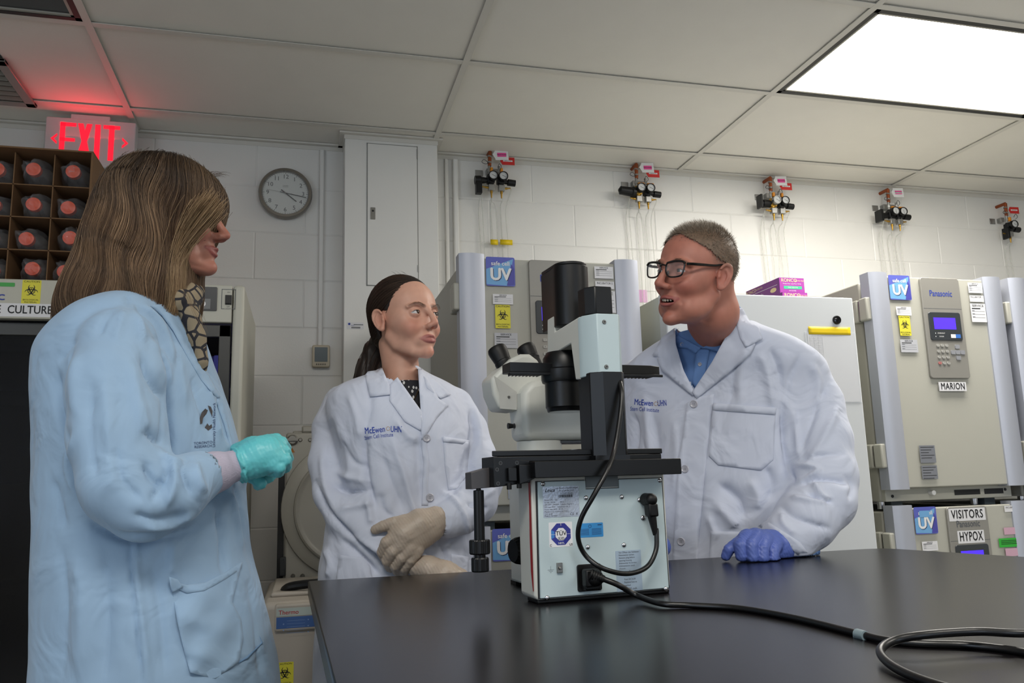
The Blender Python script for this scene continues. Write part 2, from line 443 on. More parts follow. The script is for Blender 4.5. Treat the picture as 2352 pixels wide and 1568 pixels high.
# wall clock
c = onY(656, 449, WY); R_ = .111
t = thing('wall_clock', 'round wall clock with brushed metal rim showing quarter past four', 'clock', (c[0], WY, c[2]-R_))
f = Fr((c[0], WY-.001, c[2]), (1, 0, 0), (0, 0, 1))
mb = MB(); mb.lathe([(0, R_*.93), (.4, R_), (.8, R_*.995), (1, R_*.965), (1.0, R_*.87), (.72, R_*.83)], f(0, 0, 0), f(0, 0, .042), 64, 0, False)
mb.build('rim', mat('clock_rim', '8c8882', .26, metal=1), t, ang=25)
mb = MB(); mb.disc(f, 0, 0, R_*.86, .028, 0, 64)
for k in range(60):
    q = PI/2-2*PI*k/60; r0, r1, w_ = R_*.79, R_*.82, .0005
    if k % 5 == 0: r0, w_ = R_*.765, .0010
    g_ = Fr(f(0, 0, .0283), f.x*math.cos(q)+f.y*math.sin(q), -f.x*math.sin(q)+f.y*math.cos(q), f.n)
    mb.rect(g_, r0, r1, -w_, w_, 0, 1)
for k in range(1, 13):
    q = PI/2-2*PI*k/12
    mb.text(f, str(k), math.cos(q)*R_*.655, math.sin(q)*R_*.655, .0255, .0284, 1, bold=.006)
mb.text(f, 'CHANEY', 0, R_*.3, .006, .0284, 1); mb.text(f, 'INSTRUMENT', 0, R_*.25, .004, .0284, 1)
mb.build('dial', [mat('clock_dial', 'c9cdca', .35), mat('clock_ink', '4a4c4e', .6)], t, smooth=False)
def hand(nm, q, L_, w0, w1, cc, mi):
    g_ = Fr(f(0, 0, cc), f.x*math.cos(q)+f.y*math.sin(q), -f.x*math.sin(q)+f.y*math.cos(q), f.n)
    mb = MB(); mb.prism([(-R_*.2, -w0), (-R_*.2, w0), (L_, w1), (L_, -w1)], g_, 0, .0008); mb.build(nm, mi, t)
hand('hour_hand', -PI/2*.42, R_*.52, .0022, .0018, .031, INK)
hand('minute_hand', -PI/2*.115, R_*.78, .0018, .0014, .0325, INK)
hand('second_hand', PI*.95, R_*.7, .0004, .0004, .034, mat('grey_hand', '9a9c9c', .5))
mb = MB(); mb.cyl(f(0, 0, .03), f(0, 0, .036), .003, seg=12); mb.build('hub', STEEL, t)
mb = MB(); mb.disc(f, 0, 0, R_*.86, .039, 0, 48); mb.build('lens', mat('clock_lens', 'ffffff', .02, alpha=.12), t)

# ceiling lights
LENS = mat('lit_lens', 'ffffff', .3, emit='fff8ec', estr=9)
LENS_OFF = mat('unlit_lens', '4c4e50', .1, metal=.6, var=.3, vscale=2)
FRAMEBLK = mat('black_frame', '151514', .5)
def troffer(i, j, lit, label):
    x0, y0 = GX+i*TX, GY+j*TY
    t = thing('ceiling_light', label, 'ceiling light', (x0+TX/2, y0+TY/2, ZC), group='recessed ceiling lights')
    fr_ = Fr((x0, y0, ZC), (1, 0, 0), (0, 1, 0), (0, 0, -1))
    a0, a1, b0, b1 = .013, TX-.013, .013, TY-.013
    mb = MB()
    for q in ((a0, a1, b0, b0+.018), (a0, a1, b1-.018, b1), (a0, a0+.018, b0, b1), (a1-.018, a1, b0, b1)):
        mb.prism([(q[0], q[2]), (q[1], q[2]), (q[1], q[3]), (q[0], q[3])], fr_, -.02, .001)
    mb.build('frame', FRAMEBLK, t, smooth=False)
    mb = MB(); a0 += .018; a1 -= .018; b0 += .018; b1 -= .018
    for q in ((a0, a1, b0, b0+.01), (a0, a1, b1-.01, b1), (a0, a0+.01, b0, b1), (a1-.01, a1, b0, b1)):
        mb.prism([(q[0], q[2]), (q[1], q[2]), (q[1], q[3]), (q[0], q[3])], fr_, -.02, -.001)
    mb.build('retainer', mat('lens_retainer', 'a9a69c', .4), t, smooth=False)
    mb = MB()
    mb.add([fr_(a0, b0, -.006), fr_(a1, b0, -.006), fr_(a1, b1, -.006), fr_(a0, b1, -.006)], [(0, 1, 2, 3)])
    mb.build('lens', LENS if lit else LENS_OFF, t, smooth=False)
    mb = MB(); mb.box(x0+.013, x0+TX-.013, y0+.013, y0+TY-.013, ZC+.02, ZC+.12); mb.build('housing', TBAR, t)
    if lit:
        l = area('troffer_lamp', (x0+TX/2, y0+TY/2, ZC-.012), (0, 0, 0), TX-.1, TY-.1, lit, (1.0, .965, .90)); l.parent = t
        l.matrix_parent_inverse = WM[t.name].inverted()
troffer(2, -1, 27, 'bright lit recessed ceiling light above the incubators at right')
troffer(-1, -1, 0, 'unlit dark recessed ceiling light cut off by the top left corner')
troffer(0, -5, 22, 'recessed ceiling light behind the photographer, left one')
troffer(2, -5, 12, 'recessed ceiling light behind the photographer, right one')

# ventilation grille
x1, x0, y0, y1 = GX-.30, GX-.89, GY+.012+.29, GY+TY-.012
pa = onZ(85, 240, ZC); pb = onZ(8, 140, ZC)
x1 = pa[0]; y1 = GY+TY+.03; y0 = pb[1]-.02; x0 = x1-.6
t = thing('ceiling_vent', 'grey louvred air vent in the ceiling left of the exit sign', 'vent', ((x0+x1)/2, (y0+y1)/2, ZC))
fr_ = Fr((x0, y0, ZC), (1, 0, 0), (0, 1, 0), (0, 0, -1)); A, B = x1-x0, y1-y0
VM = mat('vent_metal', '8f8c86', .35, metal=.3)
mb = MB()
for q in ((0, A, 0, .035), (0, A, B-.035, B), (0, .035, 0, B), (A-.035, A, 0, B)): mb.prism([(q[0], q[2]), (q[1], q[2]), (q[1], q[3]), (q[0], q[3])], fr_, 0, .012)
mb.build('frame', VM, t, bevel=.003)
mb = MB(); mb.rect(fr_, .03, A-.03, .03, B-.03, .0015); mb.build('duct_opening', INK, t)
for k in range(7):
    b = .05+k*(B-.1)/6.5
    mb = MB(); mb.add([fr_(.035, b, .002), fr_(A-.035, b, .002), fr_(A-.035, b+.016, .011), fr_(.035, b+.016, .011), fr_(.035, b, .0035), fr_(A-.035, b, .0035), fr_(A-.035, b+.016, .0125), fr_(.035, b+.016, .0125)],
        [(0, 1, 2, 3), (7, 6, 5, 4), (0, 4, 5, 1), (1, 5, 6, 2), (2, 6, 7, 3), (3, 7, 4, 0)]); mb.build('louvre', VM, t)

# exit sign
EY = 3.30
t = thing('exit_sign', 'white ceiling-mounted exit sign with glowing red letters and arrows', 'exit sign', (-.82, EY, ZC))
f = Fr((-.9775, EY, 2.365), (1, 0, 0), (0, 0, 1))
a, b = .322, .195
SIGNM = mat('exit_housing', 'c9c8c8', .45)
RED = mat('exit_red', 'ff2038', .4, emit='ff1c34', estr=1.0)
mb = MB(); mb.rrect(f, 0, a, 0, b, .006, 0, 0, -.045); mb.build('housing', SIGNM, t, bevel=.003)
mb = MB(); mb.box(-.893, -.752, EY+.005, EY+.04, 2.558, ZC-.002); mb.build('canopy', SIGNM, t, bevel=.003)
mb = MB()
mb.rect(f, .052, .070, .03, .175, .002); mb.rect(f, .052, .108, .160, .175, .002); mb.rect(f, .052, .106, .098, .112, .002); mb.rect(f, .052, .108, .03, .045, .002)
mb.poly(f, [(.114, .03), (.133, .03), (.165, .175), (.146, .175)], .002); mb.poly(f, [(.146, .03), (.165, .03), (.133, .175), (.114, .175)], .0021)
mb.rect(f, .176, .195, .03, .175, .002); mb.rect(f, .205, .265, .160, .175, .002); mb.rect(f, .226, .245, .03, .175, .002)
for s_, cx_ in ((1, .275), (-1, .043)):
    mb.poly(f, [(cx_, .128), (cx_, .117), (cx_+s_*.011, .106), (cx_, .095), (cx_, .084), (cx_+s_*.022, .106)][::(1 if s_ < 0 else -1)], .002)
mb.build('red_lettering', RED, t, smooth=False)
l = bpy.data.lights.new('exit_lamp', 'AREA'); l.shape = 'RECTANGLE'; l.size = .22; l.size_y = .12; l.energy = .55; l.color = (1, .05, .07)
lo = bpy.data.objects.new('exit_lamp', l); COL.objects.link(lo); lo.location = (-.82, EY-.008, 2.47); lo.rotation_euler = (math.radians(-118), 0, 0)
lo.parent = t; lo.matrix_parent_inverse = WM[t.name].inverted()
# ================================================================ LAB EQUIPMENT
CREAM = mat('incubator_cream', 'afaea4', 0.42, bump=.1, bscale=300)
SILVER = mat('incubator_silver', 'b4b8c4', 0.48, metal=.45)
PANELG = mat('incubator_panel_grey', '92908a', 0.4, metal=.25)
SIDEG = mat('incubator_side', 'a3a197', 0.45, bump=.1, bscale=300)
DARKP = mat('display_surround', '33373b', 0.3)
LCD = mat('lcd_violet', '4a30e8', .3, emit='4b2cf0', estr=.75)
LCDT = mat('lcd_text', 'd8d0ff', .3, emit='cfc6ff', estr=.8)
UVB = mat('uv_sticker_blue', '5a62b8', .35); UVC = mat('uv_sticker_cyan', '6fa6d6', .35); UVD = mat('uv_sticker_violet', '4a4aa0', .35)
WHT = mat('white_lettering', 'e4e4e4', .5)
SHAD = mat('dark_recess', '15161a', .6)

def uv_sticker(fr, a, b, s_, parent, patch=False):
    h = s_/2; mb = MB(); mb.rrect(fr, a-h, a+h, b-h, b+h, s_*.06, .0004, 0, 0)
    mb.poly(fr, [(a-h*.98, b-h*.9), (a+h*.5, b-h*.97), (a+h*.9, b+h*.9), (a-h*.98, b+h*.15)], .0006, 1)
    mb.poly(fr, [(a+h*.42, b-h*.96), (a+h*.96, b-h*.9), (a+h*.96, b+h*.2), (a+h*.75, b+h*.55)], .0008, 2)
    mb.text(fr, 'safe cell', a, b+h*.54, s_*.20, .0012, 3, bold=.016, sx=1.02)
    mb.text(fr, 'UV', a+h*.05, b-h*.27, s_*.58, .0010, 4, bold=.035, fit=s_*.74)
    mb.text(fr, 'UV', a, b-h*.23, s_*.58, .0012, 3, bold=.035, fit=s_*.74)
    if patch: mb.rect(fr, a-h*.55, a+h*.35, b+h*.25, b+h*.72, .0016, 1)
    mb.build('uv_sticker', [UVB, UVC, UVD, WHT, mat('dark_blue_ink', '23305a', .5)], parent, smooth=False)

def incubator(x0, Yf, ztop, H, label, stickers, group='incubators along the back wall', W_=.62, D_=.70):
    """Front face plane at Y=Yf; body behind it"""
    t = thing('incubator', label, 'incubator', (x0+W_/2, Yf+D_/2, ztop-H), group=group)
    x1 = x0+W_; zb = ztop-H; f = Fr((x0, Yf, ztop), (1, 0, 0), (0, 0, 1))
    mb = MB(); mb.box(x0+.012, x1-.012, Yf+.075, Yf+D_, zb, ztop-.012); mb.build('cabinet', SIDEG, t, bevel=.006)
    mb = MB(); mb.box(x0+.03, x1-.03, Yf+.055, Yf+.077, zb+.055, ztop-.03); mb.build('door_gasket', SHAD, t)
    # door
    mb = MB(); mb.box(x0+.055, x1-.055, Yf+.006, Yf+.058, zb+.05, ztop); d = mb.build('door', CREAM, t, bevel=.004)
    WM[d.name] = WM[t.name]
    for s_, a0, a1 in ((0, 0, .085), (1, W_-.085, W_)):
        P = []
        for k in range(9):
            q = k/8; a = a0+(a1-a0)*q; P.append((a, .012*math.sin(PI*q)**.8))
        poly = [(a, c) for a, c in P]+[(a1, -.05), (a0, -.05)]
        fr_ = Fr((x0, Yf, zb+.045), (1, 0, 0), (0, -1, 0), (0, 0, 1))
        mb = MB(); mb.prism(poly, fr_, 0, ztop+.012-(zb+.045)); mb.build('door_pillar', SILVER, d, ang=50)
    # control panel
    pw0, pw1 = W_*.395, W_*.65
    mb = MB(); mb.rrect(f, pw0-.012, pw1+.012, -.40, -.001, .012, .004, 0, -.006); cp = mb.build('control_panel', PANELG, d, bevel=.002)
    mb = MB(); mb.rrect(f, pw0+.006, pw1-.004, -.252, -.14, .009, .0075, 0, .003); sc_ = mb.build('display_bezel', DARKP, d, bevel=.0015)
    mb = MB(); mb.rect(f, pw0+.026, pw1-.030, -.208, -.162, .0079, 0)
    if 'temp' in stickers:
        mb.text(f, '37.0', pw0+.055, -.182, .024, .0082, 1, bold=.01); mb.text(f, '5.0 %', pw0+.05, -.2, .009, .0082, 1); mb.rect(f, pw0+.03, pw0+.1, -.168, -.1672, .0082, 1)
    mb.build('lcd', [LCD, LCDT], d, smooth=False)
    mb = MB()
    for k, tx_ in enumerate(('OVERHEAT', 'DOOR')): mb.text(f, tx_, pw0+.055, -.224-.013*k, .007, .008, 0); mb.disc(f, pw0+.028, -.224-.013*k, .002, .008, 0, 8)
    mb.rect(f, pw0+.0985, pw0+.121, -.242, -.227, .008, 1); mb.rect(f, pw0+.121, pw0+.144, -.242, -.227, .008, 2)
    mb.build('bezel_marks', [WHT, PAPER, mat('button_blue', '3a6fc0', .4)], d, smooth=False)
    for r_ in range(4):
        for c_ in range(3):
            mb = MB(); mb.rrect(f, pw0+.028+c_*.02, pw0+.041+c_*.02, -.277-r_*.023, -.267-r_*.023, .003, .0075, 0, .003)
            mb.text(f, (str(r_*3+c_+1) if r_ < 3 else 'X0E'[c_]), pw0+.0345+c_*.02, -.272-r_*.023, .007, .0078, 1)
            mb.build('key', [mat('key_red', 'b46f6c', .5) if (r_ == 3 and c_ == 0) else mat('key_grey', 'a5a49f', .5), GREYINK], cp)
    mb = MB()
    for q in ((.028, .0), (.028, .044), (.006, .022), (.028, .022), (.050, .022)): mb.rrect(f, pw0+.086+q[0]*1.0, pw0+.106+q[0], -.284-q[1], -.268-q[1], .003, .0072, 0, .003)
    mb.build('arrow_key', mat('key_arrow', '8a8c92', .5), cp)
    # brand
    mb = MB(); mb.text(f, 'Panasonic', (pw0+pw1)/2-.002, -.065, .034, .0045, 0, bold=.016, fit=.105); mb.rect(f, pw0-.01, pw1+.01, -.126, -.1245, .0043, 1)
    mb.build('brand_lettering', [GREYINK if 'lower' in stickers else BLUEINK, GREYINK], d, smooth=False)
    # hinges on the left side
    for z in (ztop-.13, zb+.17):
        mb = MB(); mb.box(x0-.018, x0+.014, Yf+.005, Yf+.05, z-.045, z+.045); mb.build('hinge', CREAM, t, bevel=.006, segs=3)
        mb = MB(); mb.box(x0-.014, x0+.02, Yf+.066, Yf+.10, z-.045, z+.045); mb.build('hinge', CREAM, t, bevel=.006, segs=3)
        mb = MB(); mb.cyl((x0-.004, Yf+.058, z-.038), (x0-.004, Yf+.058, z+.038), .008, seg=12); mb.build('hinge_pin', STEEL, t)
    # foot strip
    mb = MB(); mb.box(x0+.02, x1-.02, Yf+.055, Yf+.08, zb, zb+.05); mb.build('base_strip', CREAM, t, bevel=.003)
    fb = Fr((x0, Yf+.0548, zb), (1, 0, 0), (0, 0, 1))
    for a_, b_ in ((.05, .02), (W_-.05, .03)): mb = MB(); mb.lathe([(0, .006), (1, .0055)], fb(a_, b_, 0), fb(a_, b_, .002), 12); mb.build('plug_hole', SHAD, t)
    for a_, b_ in ((.33, .45), (.47, .56)): mb = MB(); mb.rect(fb, a_, b_, .015, .035, .001, 0); mb.build('vent_slot', SHAD, t, smooth=False)
    mb = MB(); mb.cyl(fb(.22, .028, 0), fb(.22, .028, .02), .009); mb.build('service_port', WHT, t)
    for xa in (.07, W_-.12):
        mb = MB(); mb.box(x0+xa, x0+xa+.05, Yf+.09, Yf+.13, zb-.028, zb); mb.build('foot', mat('foot_grey', '4a5358', .5), t)
        mb = MB(); mb.cyl((x0+xa-.03, Yf+.11, zb-.028), (x0+xa-.03, Yf+.11, zb), .014); mb.build('levelling_foot', CHROME, t)
    if 'uv' in stickers or 'uvp' in stickers:
        uv_sticker(f, .139, -.045, .098, d, 'uvp' in stickers)
        form_sticker(f, .145, -.138, .068, .034, d)
    if 'bio' in stickers: bio_sticker(f, .143, -.196, .051, .078, d)
    if 'form2' in stickers: form_sticker(f, .152, -.275, .078, .05, d, matx=mat('grey_paper', 'b4b6bc', .5))
    if 'right' in stickers:
        form_sticker(f, W_-.125, -.035, .068, .042, d)
        mb = MB(); mb.rect(f, W_-.158, W_-.09, -.092, -.066, .0004, 0); mb.text(f, stickers['right'], W_-.124, -.073, .0105, .0007, 1, fit=.056); mb.build('number_sticker', [PAPER, INK], d, smooth=False)
        form_sticker(f, W_-.124, -.137, .072, .075, d, 'SERVICE')
    if 'foot' in stickers:
        mb = MB()
        for (b0, b1) in ((-.72, -.655), (-.78, -.73)):
            mb.rect(f, .145, .215, b0, b1, .0004, 0)
            for k in range(5): mb.rect(f, .15, .21-.012*(k % 3), b1-.008-.010*k, b1-.006-.010*k, .0007, 1)
        mb.build('rating_label', [mat('silver_label', '8b8e96', .35, metal=.4), INK], d, smooth=False)
    return t, d, f

def name_tape(f, a, b, w_, h_, txt, parent, size, bold=.008):
    mb = MB(); mb.rect(f, a-w_/2, a+w_/2, b-h_/2, b+h_/2, .0045, 0); mb.rect(f, a-w_/2, a+w_/2, b-h_/2, b+h_/2, .001, 0)
    mb.text(f, txt, a, b, size, .005, 1, bold=bold, space=1.1, fit=w_*.87)
    return mb.build('name_label', [PAPER, INK], parent, smooth=False)

zt_ = CAMZ+.739
# left stack
LX, LY = .487, 2.52
t, d, f = incubator(LX, LY, CAMZ+.722, .85, 'upper incubator of the stack behind the microscope, screen reading 37.0', {'temp': 1, 'uv': 1, 'bio': 1, 'form2': 1, 'right': 'INCUBATOR 5', 'foot': 1}, W_=.627)
mb = MB(); a, b = .305, -.112; mb.disc(f, a, b, .018, .0046, 0, 28); mb.poly(f, [(a-.012, b-.007), (a+.012, b-.007), (a, b+.013)], .0049, 1); mb.text(f, 'ESBE', a+.042, b, .024, .0048, 0)
mb.build('maker_emblem', [mat('emblem_grey', '3c4146', .4), PANELG], d, smooth=False)
t, d, f = incubator(LX, LY, CAMZ+.722-.875, .85, 'lower incubator of the stack behind the microscope, mostly hidden by the table', {'uv': 1, 'lower': 1, 'right': 'INCUBATOR 6'}, W_=.627)
# right stack
RX_, RY_ = 2.105, 2.60
t, d, f = incubator(RX_, RY_, zt_, .86, 'upper incubator at right carrying the MARION name label', {'uv': 1, 'bio': 1, 'form2': 1, 'right': 'INCUBATOR 1', 'foot': 1})
name_tape(f, .327, -.432, .125, .035, 'MARION', d, .036, .016)
t, d, f = incubator(RX_, RY_, zt_-.885, .86, 'lower incubator at right labelled VISITORS and HYPOX', {'uvp': 1, 'lower': 1})
name_tape(f, .322, -.03, .165, .046, 'VISITORS', d, .044, .016); name_tape(f, .328, -.112, .12, .046, 'HYPOX', d, .047, .016)
mb = MB()
for q in ((.53, .60, -.028, -.005, 0), (.515, .60, -.112, -.086, 1), (.485, .605, -.158, -.125, 2), (.51, .59, -.192, -.163, 1), (.14, .23, -.2, -.176, 3)):
    mb.rect(f, q[0]-.03, q[1]-.03, q[2], q[3], .0006, q[4])
mb.text(f, 'INCUBATOR 1', .535, -.012, .009, .001, 4)
for k in range(3): mb.rect(f, .465, .565, -.135-.006*k, -.133-.006*k, .001, 4)
mb.build('note_sticker', [PAPER, mat('pink_note', 'c9a2b4', .6), mat('green_note', '2faa36', .6), mat('aqua_note', '8fd0cc', .6), INK], d, smooth=False)
# third stack, at the right edge of the picture
t, d, f = incubator(2.765, 2.60, zt_, .86, 'cream incubator just entering the picture at the right edge, upper one', {'uv': 1, 'right': 'INCUBATOR 2'})
t, d, f = incubator(2.765, 2.60, zt_-.885, .86, 'cream incubator just entering the picture at the right edge, lower one', {'uv': 1, 'lower': 1})
# hoses between the right stack
# ---- white freezer
WYf = 2.5; wx0, wx1, wz1 = 1.201, 1.947, 1.742
FRW = mat('freezer_white', 'cfd3d6', .35)
t = thing('freezer', 'tall white freezer behind the man, paper taped to its door', 'freezer', ((wx0+wx1)/2, 2.8, 0))
mb = MB(); mb.box(wx0+.004, wx1-.004, WYf+.06, 3.2, .05, wz1-.002); mb.build('cabinet', mat('freezer_side', 'bdc2bb', .4), t, bevel=.004)
mb = MB(); mb.box(wx0, wx1, WYf, WYf+.058, .08, wz1); d = mb.build('door', FRW, t, bevel=.004)
f = Fr((wx0, WYf, wz1), (1, 0, 0), (0, 0, 1))
p = onY(1921, 735, WYf); a, b = p[0]-wx0, p[2]-wz1
mb = MB(); mb.lathe([(0, .016), (.55, .016), (.8, .0145), (1, .010)], f(a, b, 0), f(a, b, .010), 24); mb.build('lock_knob', mat('black_chrome', '3a3a3c', .15, metal=1), d)
f2 = lambda px, py: (onY(px, py, WYf)[0]-wx0, onY(px, py, WYf)[2]-wz1)
# taped sleeve
t = thing('document_sleeve', 'clear plastic sleeve with printed sheets taped to the white freezer door', 'document', tuple(f(*f2(1900, 850))))
A = f2(1847, 762); B = f2(1962, 762); Cc = f2(1983, 928); Dd = f2(1868, 925)
mb = MB(); mb.prism([(A[0], Dd[1]), (B[0], Dd[1]), (B[0], A[1]), (A[0], A[1])], f, .0006, .0022); mb.build('sleeve', mat('clear_sleeve', 'e8ecf0', .15, alpha=.35), t)
mb = MB(); mb.prism([(A[0]+.012, Dd[1]+.004), (B[0]-.004, Dd[1]+.004), (B[0]-.004, A[1]-.006), (A[0]+.012, A[1]-.006)], f, .0008, .0018)
x0_, y1_ = A[0]+.018, A[1]-.018
for k in range(26): mb.rect(f, x0_, x0_+.052, y1_-k*.0062, y1_-k*.0062+.0006, .0024, 1)
for k in range(4): mb.rect(f, x0_+k*.0172, x0_+k*.0172+.0005, y1_-.155, y1_, .0024, 1)
mb.build('printed_sheet', [PAPER, mat('faint_ink', '9a9ca2', .7)], t, smooth=False)
E0, E1 = f2(1856, 756), f2(1952, 757)
mb = MB(); n = 12
V = []
for k in range(n+1):
    q = k/n; a = E0[0]+(E1[0]-E0[0])*q
    for j in range(4): V.append(f(a, E0[1]+.010-j*.0095, 0.0026+.0012*math.sin(q*PI)*(j/3)**2))
mb.add(V, [(k*4+j, k*4+j+1, (k+1)*4+j+1, (k+1)*4+j) for k in range(n) for j in range(3)])
o = mb.build('tape_strip', mat('yellow_tape', 'e8c800', .5), t); so = o.modifiers.new('th', 'SOLIDIFY'); so.thickness = .0004
# glove boxes on the freezer
PUR = mat('purple_carton', '7a2f86', .45); PUR2 = mat('magenta_carton', 'a03a9c', .45); CRM = mat('cream_lettering', 'e6cfa0', .5); GRN = mat('green_band', '3db88a', .5)
def glove_box(x0, y0, z0, label, tissue, w_=.11, d_=.245, h_=.063, rz=0):
    t = thing('glove_box', label, 'glove box', (x0, y0, z0), group='glove boxes on the freezer')
    mb = MB(); mb.box(x0, x0+w_, y0, y0+d_, z0, z0+h_); f_ = Fr((x0, y0, z0), (1, 0, 0), (0, 0, 1)); mb.rect(f_, 0.001, w_-.001, .001, h_-.001, .0004, 1)
    mb.text(f_, 'RONCO', .043, h_-.011, .019, .001, 2, bold=.008); mb.text(f_, 'GLOVE-TEX', .088, h_-.012, .008, .001, 2)
    mb.text(f_, 'Powder Free  Latex-Free  Nitrile', w_/2, h_-.024, .006, .001, 4)
    mb.rrect(f_, .018, .098, .018, .030, .001, .0008, 3); mb.text(f_, 'ONE SIZE FITS', w_/2+.003, .024, .007, .0012, 4); mb.text(f_, '100 GLOVES', w_/2, .011, .006, .001, 4)
    g_ = Fr((x0, y0+d_, z0), (0, -1, 0), (0, 0, 1))
    mb.text(g_, 'RONCO', .04, h_-.013, .020, .0006, 2, bold=.008); mb.text(g_, 'GLOVE-TEX', .10, h_-.012, .010, .0006, 2); mb.rect(g_, .02, .23, h_-.026, h_-.0245, .0006, 4)
    mb.text(g_, 'nitrile', .10, .02, .022, .0006, 4, shear=.3); mb.ball(g_(.2, .022, 0), (.002, .022, .009), 2)
    mb.build('carton', [PUR, PUR2, CRM, GRN, WHT], t, smooth=False)
    if tissue:
        mb = MB(); rnd = random.Random(3)
        for k in range(5): mb.ball((x0+w_*.5+rnd.uniform(-.02, .02), y0+.06+.03*k, z0+h_+.002), (.016, .02, rnd.uniform(.005, .013)), 0, 10, 6)
        mb.build('glove_bundle', mat('violet_glove', '3b3a9e', .5), t)
gp = onY(1790, 650, 2.72)
glove_box(gp[0], 2.72, wz1+.064, 'purple glove box on top of another on the white freezer', True)
glove_box(onY(1797, 675, 2.70)[0], 2.70, wz1+.0005, 'purple glove box underneath another directly on the white freezer', False)
# pink note on wall
p = onY(1477, 680, WY); t = thing('sticky_note', 'pink sticky note on the back wall beside the freezer', 'note', (p[0], WY, p[2]))
mb = MB(); mb.rect(Fr((p[0], WY-.001, p[2]), (1, 0, 0), (0, 0, 1)), -.02, .02, -.03, .03, .0006); mb.build('paper', mat('pink_note2', 'd9a9cf', .6), t)

# ---- yellow tape tags on wall under the first regulator
for i, (a, b) in enumerate(((1124, 1141), (1146, 1174))):
    p0, p1 = onY(a, 559, WY), onY(b, 559, WY)
    t = thing('tape_label', ['short yellow tape label across the wall tubes, left piece', 'longer yellow tape label across the wall tubes, right piece'][i], 'tape', ((p0[0]+p1[0])/2, WY-.02, p0[2]))
    mb = MB(); mb.rect(Fr((0, WY-.0245, p0[2]), (1, 0, 0), (0, 0, 1)), p0[0], p1[0], -.012, .012, 0); o = mb.build('tape', mat('yellow_tape', 'e8c800', .5), t); so = o.modifiers.new('th', 'SOLIDIFY'); so.thickness = .001

